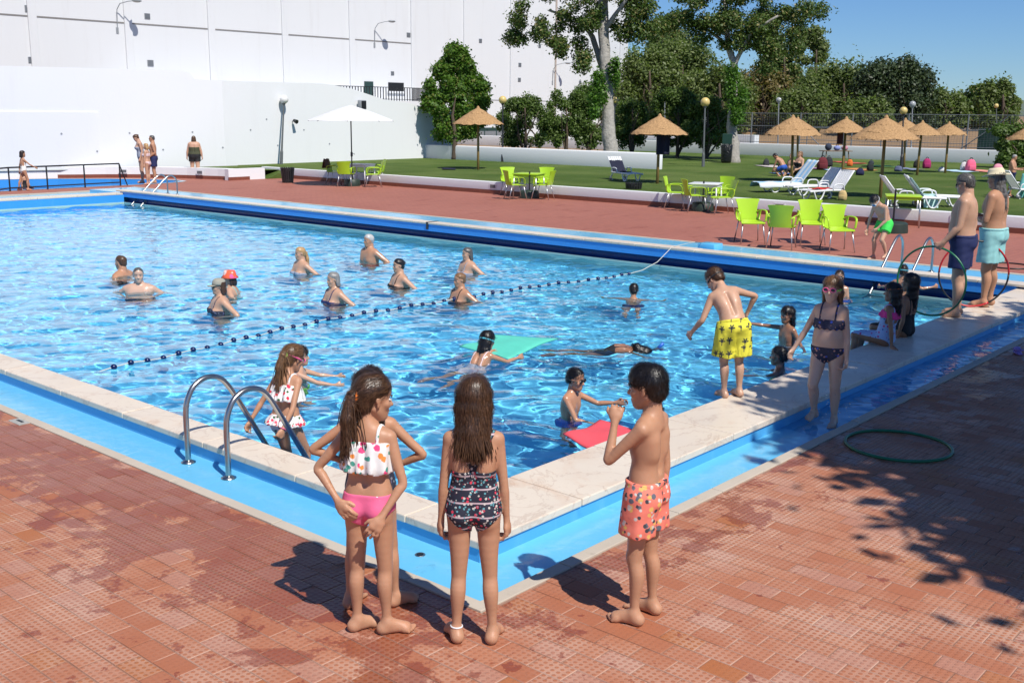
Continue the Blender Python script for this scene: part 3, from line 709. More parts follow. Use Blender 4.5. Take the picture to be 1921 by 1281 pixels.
# ================================================================== vegetation
def leafm(name, a, b, trans=.3, odd=None):
    t = NT(name); g_ = t.n('ShaderNodeNewGeometry'); rnd = g_.outputs['Random Per Island']
    c = t.mix(rnd, a, b)
    if odd: c = t.mix(t.ramp(rnd, .86, .9), c, odd)
    t.t.nodes.remove(t.b)
    d = t.n('ShaderNodeBsdfPrincipled', {'Base Color': c, 'Roughness': .45, 'Specular IOR Level': .35})
    tr_ = t.n('ShaderNodeBsdfTranslucent', {'Color': t.mix(1.0, c, (1.0, 1.25, .5), 'MULTIPLY')})
    mx = t.n('ShaderNodeMixShader', {0: trans, 1: d.outputs[0], 2: tr_.outputs[0]})
    t.link(mx.outputs[0], t.out.inputs[0]); return t.m
M['leaf_poplar'] = leafm('poplar_leaf', (.055, .105, .022), (.13, .185, .045), .3, (.3, .26, .1))
M['leaf_bright'] = leafm('fresh_green_leaf', (.06, .14, .018), (.14, .25, .035), .4, (.2, .22, .05))
M['leaf_hedge'] = leafm('hedge_leaf', (.075, .13, .03), (.16, .23, .06), .4)
M['leaf_pepper'] = leafm('pepper_tree_leaf', (.1, .145, .042), (.2, .245, .08), .42)
M['leaf_dark'] = leafm('dark_oak_leaf', (.03, .052, .022), (.07, .1, .04), .2)
M['leaf_rust'] = leafm('rusty_leaf', (.1, .115, .035), (.24, .165, .06), .35)
M['leaf_ivy'] = leafm('ivy_leaf', (.05, .13, .015), (.12, .24, .03), .35)
M['bark_white'] = mat('white_poplar_bark', (.33, .31, .275), .9, var=.55, vscale=7, bump=.8, bscale=9, bdist=.05)
M['bark'] = mat('brown_bark', (.09, .065, .045), .95, var=.3, vscale=6, bump=.8, bscale=12, bdist=.04)
def leaves(name, clumps, n, size, m, parent, seed=0, droop=0.0, asp=.55):
    """clumps: rows (x, y, z, rx, ry, rz); n leaf faces spread through them"""
    r = np.random.default_rng(seed); C_ = np.array(clumps, float)
    w = (C_[:, 3] * C_[:, 4] * C_[:, 5]) ** .7; k = r.choice(len(C_), n, p=w / w.sum())
    d = r.normal(size=(n, 3)); d /= np.linalg.norm(d, axis=1)[:, None]
    rad = r.uniform(0, 1, n) ** .4 * (1 + .35 * np.abs(r.normal(size=n)) * (r.random(n) < .25))
    c = C_[k, :3] + d * C_[k, 3:] * rad[:, None] * r.uniform(.85, 1.12, n)[:, None]
    nrm = d * .8 + r.normal(size=(n, 3)) * .8 + np.array([0, 0, .5]); nrm /= np.linalg.norm(nrm, axis=1)[:, None]
    u = np.cross(nrm, r.normal(size=(n, 3)))
    if droop: u = u / np.linalg.norm(u, axis=1)[:, None] * (1 - droop) + np.array([0, 0, -1.0]) * droop
    u -= nrm * (u * nrm).sum(1)[:, None]; u /= np.linalg.norm(u, axis=1)[:, None] + 1e-9
    v = np.cross(nrm, u); s = (size * r.uniform(.6, 1.35, n))[:, None]
    V = np.stack([c - u * s, c - v * s * asp + nrm * s * .1, c + u * s, c + v * s * asp + nrm * s * .1], 1).reshape(-1, 3)
    return npmesh(name, V, np.arange(4 * n).reshape(n, 4), m, parent, smooth=False)
def tree(name, label, base, trunk, limbs, clumps, nleaf, size, lm, bm_, group=None, seed=0, droop=0.0, extra=None):
    """trunk: [(x,y,z,r)]; limbs: lists of the same, all relative to base"""
    t = thing(name, label, 'tree', base, 0, group)
    rr = random.Random(seed); mb = MB()
    def rough(pl, n_):
        out = []
        for i in range(len(pl) - 1):
            for k in range(n_):
                f = k / n_; q = [pl[i][j] * (1 - f) + pl[i + 1][j] * f for j in range(4)]
                out.append((q[0] + rr.uniform(-.1, .1) * q[3], q[1] + rr.uniform(-.1, .1) * q[3], q[2], q[3] * rr.uniform(.95, 1.05)))
        out.append(pl[-1]); return out
    q = rough(trunk, 5); mb.tube([p[:3] for p in q], [p[3] for p in q], 12)
    tr_ = mb.build('trunk', bm_, t, True)
    for l in limbs:
        q = rough(l, 4); mb = MB(); mb.tube([p[:3] for p in q], [p[3] for p in q], 8); mb.build('limb', bm_, tr_, True)
    leaves('crown', clumps, nleaf, size, lm, t, seed, droop)
    return t
def blob(n, c, R, rc, seed, squash=.8, shell=.5):
    r = random.Random(seed); out = []
    for _ in range(n):
        while True:
            p = Vector((r.uniform(-1, 1), r.uniform(-1, 1), r.uniform(-1, 1)))
            if shell < p.length < 1: break
        q = rc * r.uniform(.6, 1.3); out.append((c[0] + p.x * R[0], c[1] + p.y * R[1], c[2] + p.z * R[2], q, q, q * squash))
    return out
def atd(px, depth, z=GZ):                 # ground point under picture column px at a given depth
    r = ray(px, 300); p = CAM + r * (depth / F_PX); return (float(p[0]), float(p[1]), z)
# helper: picture offsets to metres at a depth, x to the right, up
def off(depth, dx, dy): s = depth / F_PX; return (rt[0] * dx * s, rt[1] * dx * s, -dy * s)
def tree_clumps(base, depth, rows, seed, thick=1.0):
    """rows: (px, py, rx_px, ry_px) lobes of the crown as they stand, given real depth as wide as they are broad"""
    r = random.Random(seed); out = []
    for px, py, rx, ry in rows:
        s = depth / F_PX; dep = depth + r.uniform(-.6, .6) * rx * s * thick
        p = CAM + ray(px, py) * (dep / F_PX)
        out.append((p[0] - base[0], p[1] - base[1], p[2] - base[2], rx * s, rx * s, ry * s))
    return out
# two tall poplars with pale trunks
def poplar(px_base, depth, pts, limbs, rows, lab, seed, nleaf):
    base = atd(px_base, depth); s = depth / F_PX
    def to(l): return [tuple(np.array(CAM + ray(px, py) * ((depth + dd) / F_PX)) - np.array(base)) + (w / 2 * s * .76,) for px, py, w, dd in l]
    tr_ = to(pts); tr_[0] = (tr_[0][0], tr_[0][1], -.15, tr_[0][3])
    r = random.Random(seed); cl = []
    for px, py, rx, ry in rows:
        for _ in range(max(4, int(rx * ry / 260))):
            a = r.uniform(0, 6.28); q = r.random() ** .5; dep = depth + r.uniform(-1, 1) * rx * s * .9
            p = CAM + ray(px + math.cos(a) * q * rx, py + math.sin(a) * q * ry) * (dep / F_PX) - np.array(base)
            k = r.uniform(13, 24) * s; cl.append((p[0], p[1], p[2], k, k, k * .85))
    t = tree('poplar_tree', lab, base, tr_, [to(l) for l in limbs], cl, int(nleaf * 1.35), .068, M['leaf_poplar'], M['bark_white'], 'tall poplars on the lawn', seed)
    return t, base, s
t1, b1, s1 = poplar(1148, 47, [(1148, 292, 42, 0), (1143, 250, 33, 0), (1140, 195, 29, 0), (1137, 140, 30, 0), (1132, 60, 26, 0), (1130, -60, 20, 0), (1128, -140, 12, 0)],
    [[(1140, 150, 22, 0), (1124, 110, 16, .3), (1112, 70, 13, .6), (1090, 40, 9, 1.0), (1030, 20, 6, 1.5)], [(1132, 60, 16, 0), (1160, 20, 10, -.6), (1190, -20, 7, -1)], [(1130, 20, 14, 0), (1090, -30, 9, .5), (1050, -70, 6, 1)]],
    [(1010, 35, 50, 38), (985, 65, 26, 22), (1035, 90, 22, 22), (1085, 95, 20, 35), (1075, 30, 45, 30), (1150, 15, 60, 35), (1205, 20, 38, 38), (1195, 60, 26, 18), (1120, -50, 110, 50), (1050, -40, 70, 40), (1200, -50, 60, 40), (1130, -120, 80, 50)],
    'tall poplar with pale trunk and ivy behind the planter wall', 11, 34000)
leaves('ivy', tree_clumps(b1, 46.5, [(1122, 150, 14, 20), (1118, 185, 16, 22), (1115, 210, 12, 14), (1150, 130, 10, 22), (1156, 150, 8, 20), (1130, 175, 12, 22), (1155, 120, 8, 14)], 3), 2600, .07, M['leaf_ivy'], t1, 5)
b2g = G(1377, 305, GZ); d2 = float((AX.T @ (b2g - CAM))[2])
t2, b2, s2 = poplar(1377, d2, [(1377, 305, 33, 0), (1376, 270, 27, 0), (1373, 230, 24, 0), (1376, 170, 20, 0), (1378, 120, 18, 0), (1366, 90, 14, 0), (1360, 0, 11, 0), (1350, -90, 8, 0)],
    [[(1378, 120, 14, 0), (1390, 98, 10, -.3), (1410, 60, 8, -.7), (1460, 30, 5, -1.2)], [(1366, 92, 11, 0), (1352, 75, 9, .4), (1320, 50, 5, 1)], [(1360, 10, 9, 0), (1390, -40, 6, -.5)]],
    [(1330, 25, 50, 35), (1285, 40, 38, 22), (1385, 30, 60, 45), (1345, 65, 30, 22), (1410, 75, 30, 30), (1440, 100, 26, 26), (1465, 45, 40, 26), (1510, 30, 34, 18), (1500, 70, 22, 22), (1370, -50, 90, 50), (1290, -20, 60, 30), (1440, -10, 50, 30), (1240, 55, 30, 16)],
    'tall poplar with ivy on its trunk beside the black bin bag on the lawn', 12, 30000)
leaves('ivy', tree_clumps(b2, d2 - .4, [(1372, 135, 14, 18), (1370, 165, 13, 22), (1375, 195, 12, 18), (1382, 220, 13, 18), (1378, 150, 12, 18), (1393, 185, 12, 24), (1390, 215, 9, 12)], 4), 3000, .065, M['leaf_ivy'], t2, 6)
# round bushy tree by the boundary wall
db = 50.0; bb = atd(852, db)
rows = []
r_ = random.Random(21)
for _ in range(150):
    py = r_.uniform(95, 262); half = 58 * (min(1, (py - 84) / 95) ** .8) * (1 if py < 215 else max(.45, 1 - (py - 215) / 90)); px = 856 + r_.uniform(-1, 1) * half
    rows.append((px, py, r_.uniform(6, 15), r_.uniform(8, 18)))
tree('bushy_tree', 'dense round bright green tree growing beside the end of the boundary wall', bb, [(0, 0, -.1, .14), (.05, 0, 1.0, .11), (0, .1, 2.0, .07), (.1, 0, 2.8, .02)], [[(0, 0, 1.0, .06), (.3, .4, 1.8, .04), (.5, .6, 2.4, .015)], [(0, 0, .9, .06), (-.3, .5, 1.8, .04), (-.4, .7, 2.3, .015)]],
     tree_clumps(bb, db, rows, 2, 1.2), 60000, .08, M['leaf_bright'], M['bark'], None, 21)
# hedge trees in front of the far wall
for i, (px, top, w, dep, lab, nl) in enumerate(((985, 183, 46, 56, 'loose leafy hedge tree beside the yellow globe lamp near the hall', 9000), (1062, 172, 50, 57, 'loose leafy hedge tree between the hall and the tall poplar', 10000), (1105, 160, 34, 58, 'slim hedge tree directly behind the ivy poplar', 7000), (1185, 190, 30, 55, 'narrow hedge tree just past the ivy poplar trunk', 6000), (1270, 168, 44, 54, 'bushy hedge tree behind the towel hung parasol', 10000), (1325, 185, 40, 53, 'bushy hedge tree behind the globe lamp on the lawn', 9000))):
    bs = atd(px, dep); r_ = random.Random(40 + i); rows = []
    for _ in range(44):
        py = r_.uniform(top + 6, 268); half = w * (min(1, (py - top + 8) / 40) ** .7) * (1 if py < 245 else .75)
        rows.append((px + r_.uniform(-1, 1) * half, py, r_.uniform(8, 15), r_.uniform(8, 15)))
    limbs = [[(0, 0, .0, .05), (r_.uniform(-.6, .6), r_.uniform(-.6, .6), 1.0, .04), (r_.uniform(-.9, .9), r_.uniform(-.9, .9), 2.2, .015)] for _ in range(4)]
    tree('hedge_tree', lab, bs, [(0, 0, -.1, .09), (.04, 0, 1.0, .07), (0, .05, 2.4, .03)], limbs, tree_clumps(bs, dep, rows, i, 1.0), int(nl * 1.6), .07, M['leaf_hedge'], M['bark'], 'hedge trees before the far wall', 60 + i)
# bush at the right end of the back wall
bs = atd(1925, 46); r_ = random.Random(77); rows = [(1925 + r_.uniform(-1, 1) * 52, r_.uniform(240, 312), r_.uniform(9, 16), r_.uniform(9, 16)) for _ in range(46)]
tree('hedge_tree', 'bushy tree with pale green leaves by the dark green windbreak sheet', bs, [(0, 0, -.1, .08), (.05, .1, .8, .06), (0, .1, 1.8, .03)], [[(0, 0, .3, .05), (-.5, .5, 1.0, .03), (-.9, .8, 1.6, .015)], [(0, 0, .3, .05), (.5, -.5, 1.0, .03), (.8, -.9, 1.6, .015)]], tree_clumps(bs, 46, rows, 3, 1.0), 9000, .085, M['leaf_hedge'], M['bark'], 'hedge trees before the far wall', 78)
# the belt of trees beyond the court
belt = [(1215, 95, 55, 235, 'leaf_pepper', 88, .45, 'drooping olive green tree beyond the hall corner', 9000), (1275, 80, 62, 240, 'leaf_pepper', 92, .45, 'large drooping olive green tree behind the hedge trees', 10000),
        (1345, 125, 55, 240, 'leaf_pepper', 84, .4, 'drooping green tree behind the ivy trunk poplar', 8000), (1255, 20, 42, 200, 'leaf_poplar', 100, 0, 'tall dark poplar far behind the drooping trees', 8000),
        (1425, 130, 60, 240, 'leaf_rust', 86, 0, 'rust tinged tree with orange seed heads beyond the fence', 9000), (1462, 60, 38, 225, 'leaf_poplar', 98, 0, 'tall loose poplar behind the rust tinged tree', 6000), (1520, 42, 36, 215, 'leaf_pepper', 100, .0, 'slender tall grey green poplar standing against the sky', 7000),
        (1500, 170, 45, 240, 'leaf_pepper', 83, .3, 'low rounded green tree behind the paired parasols', 6000), (1575, 125, 62, 240, 'leaf_pepper', 90, .35, 'wide feathery green tree left of the dark oak', 9000), (1678, 116, 66, 240, 'leaf_dark', 86, 0, 'dense very dark round oak beyond the fence', 12000),
        (1765, 168, 42, 240, 'leaf_pepper', 88, .4, 'short feathery tree right of the dark oak', 6000), (1842, 158, 40, 245, 'leaf_poplar', 90, 0, 'loose crowned tree near the windbreak sheet', 6000), (1872, 152, 34, 240, 'leaf_pepper', 84, .4, 'drooping tree at the open end of the tree belt', 6000),
        (1625, 190, 40, 240, 'leaf_pepper', 80, .3, 'low green shrub tree in front of the dark oak', 4000), (1170, 110, 40, 240, 'leaf_pepper', 95, .4, 'green tree close behind the hall corner', 5000)]
for i, (px, top, w, bot, lm, dep, dr_, lab, nl) in enumerate(belt):
    bs = atd(px, dep, 1.0); r_ = random.Random(100 + i); rows = []
    tall = w < 44 and top < 70
    for _ in range(60):
        f = r_.random() ** .8; py = top + 8 + f * (bot - top - 20)
        half = w * ((min(1, (f + .06) * (2.6 if not tall else 1.6))) ** .6) * (1 if f < .75 else .85)
        rows.append((px + r_.uniform(-1, 1) * half, py, r_.uniform(.26, .44) * w, r_.uniform(.26, .44) * w * (1.25 if dr_ else 1)))
    if lm == 'leaf_rust': M_ = M['leaf_rust']
    H_ = topz(np.array(bs), top) - 1.0
    tree('belt_tree', lab, bs, [(0, 0, -.4, .22), (.1, 0, H_ * .4, .16), (0, .1, H_ * .75, .06)], [[(0, 0, H_ * .25, .08), (r_.uniform(-.6, .6), r_.uniform(-.6, .6), H_ * .45, .04), (r_.uniform(-.9, .9), r_.uniform(-.9, .9), H_ * .6, .015)] for _ in range(3)],
         tree_clumps(bs, dep, rows, i, 1.2), int(nl * 2.6), .14, M[lm], M['bark'], 'belt of trees beyond the court', 200 + i, dr_)
# the tree beside the pool, outside the picture, that shades the deck
sh = (5.35, -8.7, 0)
cl = blob(330, (.25, .45, 6.1), (5.0, 3.7, 1.9), .85, 9, .7, .0)
tree('shade_tree', 'broad leafy shade tree on the deck beside the pool', sh, [(0, 0, -.02, .24), (.1, .1, 2.2, .19), (0, .3, 4.4, .15), (0, .4, 6.2, .06)], [[(.1, .1, 2.6, .12), (1.5, .6, 4.4, .08), (3.4, 1.0, 6.0, .03)], [(.1, .1, 2.8, .12), (-1.6, .6, 4.6, .08), (-3.4, .6, 6.0, .03)], [(0, .2, 3.6, .1), (.6, 2.0, 5.2, .06), (.8, 3.0, 6.2, .02)], [(0, .2, 3.6, .1), (-.4, -1.6, 5.2, .06), (-.6, -2.6, 6.2, .02)]], cl, 130000, .13, M['leaf_bright'], M['bark'], None, 9)
# ================================================================== pool furniture
def rail_path(p, y): return [(x, y, z) for x, z in p]
def smooth_path(P, n=5):
    P = [Vector(p) for p in P]; out = []
    for i in range(len(P) - 1):
        p0, p1, p2, p3 = P[max(i - 1, 0)], P[i], P[i + 1], P[min(i + 2, len(P) - 1)]
        for k in range(n):
            t = k / n; out.append(.5 * ((2 * p1) + (p2 - p0) * t + (2 * p0 - 5 * p1 + 4 * p2 - p3) * t * t + (3 * p1 - p0 - 3 * p2 + p3) * t ** 3))
    out.append(P[-1]); return out
def ladder(label, prof, ys, steps, flange):
    c_ = Vector((prof[0][0], sum(ys) / 2, prof[0][1])); t = thing('pool_ladder', label, 'ladder', c_, 0, 'steel pool ladders')
    for y in ys:
        pth = smooth_path([Vector((x, y, z)) - c_ for x, z in prof]); mb = MB(); mb.tube(pth, .021, 12); r_ = mb.build('handrail', M['steel'], t, True)
        mb = MB(); mb.lathe([(.055, 0), (.055, .004), (.035, .012), (.024, .02)], 18, (0, y - c_.y, .002)); mb.build('flange', M['steel'], r_, True)
    for x, z in steps:
        mb = MB(); mb.box((x - c_.x - .04, ys[0] - c_.y, z - c_.z - .012), (x - c_.x + .04, ys[1] - c_.y, z - c_.z + .012), bev=.006); mb.build('step', M['steel'], t)
    return t
yA, yB = 1.72, 2.24
ladder('steel pool ladder held by the girl climbing down into the pool', [(-.405, cz), (-.405, .12), (-.405, .32), (-.39, .43), (-.335, .53), (-.25, .58), (-.165, .585), (-.09, .555), (-.03, .49), (.04, .38), (.28, -.03), (.62, -.62)], (yA, yB), ((.33, -.1), (.47, -.34), (.61, -.58)), 0)
yr1, yr2 = onX(1742, 461, 12.8)[1], onX(1685, 454, 12.8)[1]
farp = [(13.02, .055), (13.02, .2), (13.02, .4), (12.98, .53), (12.87, .615), (12.74, .6), (12.6, .5), (12.4, .32), (11.74, -.28), (11.55, -.5)]
ladder('steel pool ladder with the small boy in green trunks on it', farp, (yr1, yr2), ((11.68, -.32),), 0)
y1_, y2_ = onX(319, 337, 12.8)[1], onX(301, 337, 12.8)[1]
ladder('steel pool ladder in the corner by the paddling pool', farp, (y1_, y2_), ((11.68, -.32),), 0)
# paddling pool ladder (pale blue handrail) and black railing
P = G(35, 352, 0); t = thing('pool_handrail', 'pale blue looped handrail of the paddling pool steps', 'handrail', (P[0], P[1] + 2, -.3))
zt = 1.1
mb = MB(); mb.tube(smooth_path([(-.15, 0, -.1), (-.15, 0, zt), (-.1, 0, zt + .2), (0, 0, zt + .27), (.1, 0, zt + .2), (.15, 0, zt), (.15, 0, -.1)]), .022, 8); mb.build('rail', mat('pale_blue_tube', (.45, .6, .72), .35), t, True)
rl = thing('safety_railing', 'low black metal railing along the near edge of the paddling pool', 'railing', (0, 0, 0))
ry = 29.22; pst = [(10.35, ry - .0), (11.55, ry), (12.8, ry), (14.05, ry)]
for x, y in pst:
    mb = MB(); mb.tube([(x, y, -.01), (x, y, .73)], .025, 8); mb.build('post', M['dark_metal'], rl)
mb = MB(); mb.tube([(14.05, ry, .72), (14.3, ry, .0)], .02, 8); mb.build('brace', M['dark_metal'], rl)
mb = MB(); mb.tube([(9.2, ry - 1.0, .74), (10.35, ry, .725), (14.05, ry, .74)], .025, 8); mb.build('top_rail', M['dark_metal'], rl)
mb = MB(); mb.tube([(9.2, ry - 1.0, .1), (10.35, ry, .1), (14.05, ry, .12)], .02, 8); mb.build('bottom_rail', M['dark_metal'], rl)
mb = MB(); mb.tube([(9.25, ry - .95, -.01), (9.25, ry - .95, .74)], .025, 8); mb.build('post', M['dark_metal'], rl)
# floating lane rope
t = thing('lane_rope', 'rope of navy blue floats stretched across the pool', 'lane rope', (0, 0, WATER_Z))
M['navy_float'] = mat('navy_float_plastic', (.005, .014, .08), .25)
M['rope'] = mat('white_rope', (.55, .55, .5), .8)
n = 46; fl = None; pth = []
for i in range(n + 1):
    f = i / n; x = 1.1 + f * 9.6; y = 6.1 + .42 * math.sin(math.pi * min(1, f * 1.1)) - .06 * math.sin(f * 14); pth.append((x, y, .012 + .012 * math.sin(i * 1.7)))
    if fl is None:
        mb = MB(); mb.ball((0, 0, 0), .036, 14, (1, 1, .95)); fl = mb.build('float', M['navy_float'], t, True); o = fl
    else: o = fl.copy(); COL.objects.link(o); o.parent = t
    o.location = pth[-1]
pth += [(11.1, 6.03, .04), (11.45, 5.95, .16), (11.75, 5.92, .34), (11.86, 5.92, .395), (12.2, 5.97, .395), (12.7, 6.0, .4)]
mb = MB(); mb.tube([(.75, 6.1, -.03)] + pth, .007, 6); mb.build('rope', M['rope'], t, True)
t = thing('anchor_box', 'light blue painted box in the far channel where the rope is tied', 'box', (12.95, 5.75, .055)); mb = MB(); mb.box((-.2, -.18, 0), (.12, .18, .13), bev=.02); mb.build('box_body', M['channel'], t, 'auto'); mb = MB(); mb.tube([(-.2, .1, .14), (-.28, .1, .15), (-.28, .18, .15), (-.2, .18, .14)], .008, 6); mb.build('hook', M['steel'], t)
# expansion joint strip on the far coping
P = onX(802, 424, 11.86); t = thing('joint_strip', 'black expansion joint strip down the far pool wall', 'strip', (PX - .02, P[1], 0)); mb = MB(); mb.box((0, -.03, .02), (.33, .03, .178)); mb.build('cover', M['black_plastic'], t)
# foam mats on the water
def foam(name, label, cs, m, th=.035, seed=1):
    cs = [Vector((*G(px, py, z)[:2], z)) for px, py, z in cs]; c_ = sum(cs, Vector()) / 4; n_ = 14; V = []; r = random.Random(seed)
    for s_ in (0, 1):
        for i in range(n_ + 1):
            for j in range(n_ + 1):
                u, v_ = i / n_, j / n_; p = cs[0] * (1 - u) * (1 - v_) + cs[1] * u * (1 - v_) + cs[2] * u * v_ + cs[3] * (1 - u) * v_ - c_
                edge = min(u, v_, 1 - u, 1 - v_); p.z += .018 * math.sin(u * 6 + 1) * math.cos(v_ * 4) + (th / 2 * (1 if s_ else -1)) * min(1, .35 + edge * 12); V.append(p)
    k = (n_ + 1) ** 2; Fc = []
    for i in range(n_):
        for j in range(n_):
            a = i * (n_ + 1) + j; q = (a, a + 1, a + n_ + 2, a + n_ + 1); Fc.append(q); Fc.append(tuple(k + x for x in reversed(q)))
    ring = [i * (n_ + 1) for i in range(n_ + 1)] + [n_ * (n_ + 1) + j for j in range(1, n_ + 1)] + [i * (n_ + 1) + n_ for i in range(n_ - 1, -1, -1)] + [j for j in range(n_ - 1, 0, -1)]
    for i in range(len(ring)): a, b_ = ring[i], ring[(i + 1) % len(ring)]; Fc.append((a, b_, k + b_, k + a))
    bm = bmesh.new(); vs = [bm.verts.new(v_) for v_ in V]
    for f in Fc: bm.faces.new([vs[i] for i in f])
    bmesh.ops.recalc_face_normals(bm, faces=bm.faces[:]); me = bpy.data.meshes.new(name); bm.to_mesh(me); bm.free(); me.materials.append(m); me.shade_smooth()
    o = bpy.data.objects.new(name, me); COL.objects.link(o); o.location = c_; tag(o, label, 'mat'); return o
foam('foam_mat', 'sea green foam mat floating in front of the girl swimming with it', ((862, 652, -.19), (925, 630, -.15), (1048, 634, -.17), (955, 672, -.2)), mat('sea_green_foam', (.1, .55, .42), .6, bump=.2, bscale=200))
foam('kickboard', 'coral red foam board floating by the pool corner', ((1056, 817, -.185), (1125, 790, -.18), (1235, 815, -.185), (1112, 842, -.19)), mat('coral_foam', (.75, .09, .11), .6, bump=.2, bscale=200))
# hoops
def hoop(label, c_, r_, rot, m, rt_=.0125, m2=None):
    t = thing('hula_hoop', label, 'hoop', c_); t.rotation_euler = rot; n_ = 56
    ring = lambda a0, a1, k: [(r_ * math.cos(a0 + (a1 - a0) * i / k), r_ * math.sin(a0 + (a1 - a0) * i / k), 0) for i in range(k + (0 if a1 - a0 > 6.2 else 1))]
    if not m2: mb = MB(); mb.tube(ring(0, 2 * math.pi, n_), rt_, 10, closed=True); mb.build('ring', m, t, True)
    else:
        for k in range(6): mb = MB(); mb.tube(ring(k * math.pi / 3, (k + 1) * math.pi / 3, 10), rt_, 10); mb.build('ring_section', (m, m2)[k % 2], t, True)
    return t
M['green_hoop'] = mat('green_hoop_plastic', (.008, .14, .06), .35); M['red_hoop'] = mat('red_hoop_plastic', (.5, .025, .03), .35)
g0 = (G(1592, 830)[:2] + G(1773, 845)[:2]) / 2
hoop('green hula hoop lying on the shaded tiles', (3.52, -1.6, .014), .40, (0, 0, 0), M['green_hoop'])
Pm = G(1795, 470, 0); hoop('dark hula hoop lying on the far deck', (*G(1893, 500, 0)[:2], .014), .38, (0, 0, 0), M['black_plastic'])
# drain, plate, clogs
t = thing('channel_drain', 'small dark round drain in the floor of the light blue channel', 'drain', (*G(788, 1040, cz)[:2], cz)); mb = MB(); mb.lathe([(.001, .003), (.022, .003), (.03, .0035), (.033, .001)], 18, cap=False); mb.build('rim', M['steel'], t); mb = MB(); mb.lathe([(.0, .0042), (.021, .0042)], 16, cap=False); mb.build('grate', M['dark_metal'], t)
P = G(38, 791); t = thing('cover_plate', 'small worn grey cover plate set in the tiles by the curb', 'plate', (P[0], P[1], 0)); mb = MB(); mb.box((-.055, -.1, -.004), (.055, .1, .006), bev=.002); mb.build('plate', mat('worn_grey_plate', (.36, .35, .32), .6, var=.4, vscale=12), t); mb = MB(); mb.box((-.012, -.05, .0061), (.012, .05, .008)); mb.build('lifting_slot', M['dark_metal'], t)
M['lilac'] = mat('lilac_foam_rubber', (.36, .22, .55), .6)
for k, (px, py, lab) in enumerate(((1909, 664, 'lilac rubber clog lying on the shaded tiles by the curb'),)):
    P = G(px, py); t = thing('clog', lab, 'shoe', (P[0], P[1], 0), R_(30))
    mb = MB(); mb.tube([(-.1, 0, .02), (-.05, 0, .018), (.02, 0, .018), (.08, 0, .02)], [.03, .036, .042, .035], 12, flat=.4); mb.build('sole', M['lilac'], t, True)
    mb = MB(); mb.tube([(-.02, 0, .045), (.03, 0, .05), (.07, 0, .04), (.1, 0, .025)], [.034, .04, .038, .02], 12, flat=.75); mb.build('upper', M['lilac'], t, True)
    mb = MB(); mb.tube([(0, .04, .05), (-.07, .035, .06), (-.11, 0, .06), (-.07, -.035, .06), (0, -.04, .05)], .007, 6); mb.build('strap', M['lilac'], t)

# ================================================================== chairs and tables
def facing(P, phi):                        # yaw of something at P that faces phi degrees (0 away from the camera, 90 to its right)
    a = np.array([P[0] - CAM[0], P[1] - CAM[1]]); a /= np.linalg.norm(a); r = np.array([a[1], -a[0]])
    d = a * math.cos(R_(phi)) + r * math.sin(R_(phi)); return math.atan2(d[1], d[0])
def make_chair():
    t = thing('plastic_chair', 'x', 'chair')
    def grid(fn, n1, n2, th, name):
        V = []; N_ = []
        for i in range(n1 + 1):
            for j in range(n2 + 1): V.append(Vector(fn(i / n1, j / n2)))
        k = len(V); Fc = []
        nr = []
        for i in range(n1 + 1):
            for j in range(n2 + 1):
                a = V[min(i + 1, n1) * (n2 + 1) + j] - V[max(i - 1, 0) * (n2 + 1) + j]; b_ = V[i * (n2 + 1) + min(j + 1, n2)] - V[i * (n2 + 1) + max(j - 1, 0)]
                nr.append(a.cross(b_).normalized())
        V2 = [V[i] - nr[i] * th for i in range(k)]
        for i in range(n1):
            for j in range(n2):
                a = i * (n2 + 1) + j; q = (a, a + n2 + 1, a + n2 + 2, a + 1); Fc.append(q); Fc.append(tuple(k + x for x in reversed(q)))
        ring = [i * (n2 + 1) for i in range(n1 + 1)] + [n1 * (n2 + 1) + j for j in range(1, n2 + 1)] + [i * (n2 + 1) + n2 for i in range(n1 - 1, -1, -1)] + [j for j in range(n2 - 1, 0, -1)]
        for i in range(len(ring)): a, b_ = ring[i], ring[(i + 1) % len(ring)]; Fc.append((b_, a, k + a, k + b_))
        o = obj(name, V + V2, Fc, M['lime'], t, True); o.data.set_sharp_from_angle(angle=R_(50)); return o
    grid(lambda u, v: (-.22 + .46 * u, (v - .5) * (.43 + .05 * u), .44 - .018 * math.sin(v * math.pi) * math.sin(u * 3.0) - (.03 * max(0, u - .85) / .15)), 10, 10, .014, 'seat')
    def back(u, v):
        w = .40 - .05 * math.sin(u * math.pi * .9) + .09 * u * u; z = .43 + .43 * u - .012 * (2 * v - 1) ** 4 * (1 if u > .9 else 0)
        return (-.235 - .10 * u - .035 * (1 - (2 * v - 1) ** 2), (v - .5) * w * 1.06, z)
    grid(back, 12, 10, .013, 'backrest')
    for s in (-1, 1):
        mb = MB(); mb.tube(smooth_path([(-.265, s * .19, .60), (-.2, s * .245, .645), (-.05, s * .272, .655), (.1, s * .275, .65), (.17, s * .272, .62), (.195, s * .262, .55), (.2, s * .245, .45)]), .021, 8, flat=.55); mb.build('armrest', M['lime'], t, True)
        mb = MB(); mb.tube(smooth_path([(-.2, s * .215, .44), (-.235, s * .235, .52), (-.23, s * .245, .63)]), [.026] * 11, 8, flat=.6); mb.build('side_web', M['lime'], t, True)
        for fx_ in (-1, 1):
            mb = MB(); mb.tube([(fx_ * .175, s * .2, .43), (fx_ * .255 + (.02 if fx_ > 0 else -.03), s * .245, 0)], .0125, 10); mb.build('leg', M['alu'], t, True)
    return t
proto = make_chair(); used = [False]
def chair(px, py, phi, lab):
    P = G(px, py, 0); o = copy_tree(proto) if used[0] else proto; used[0] = True
    o.location = (P[0], P[1], 0); o.rotation_euler = (0, 0, facing(P, phi)); o['label'] = lab; o['group'] = 'lime plastic chairs on the far deck'; return o
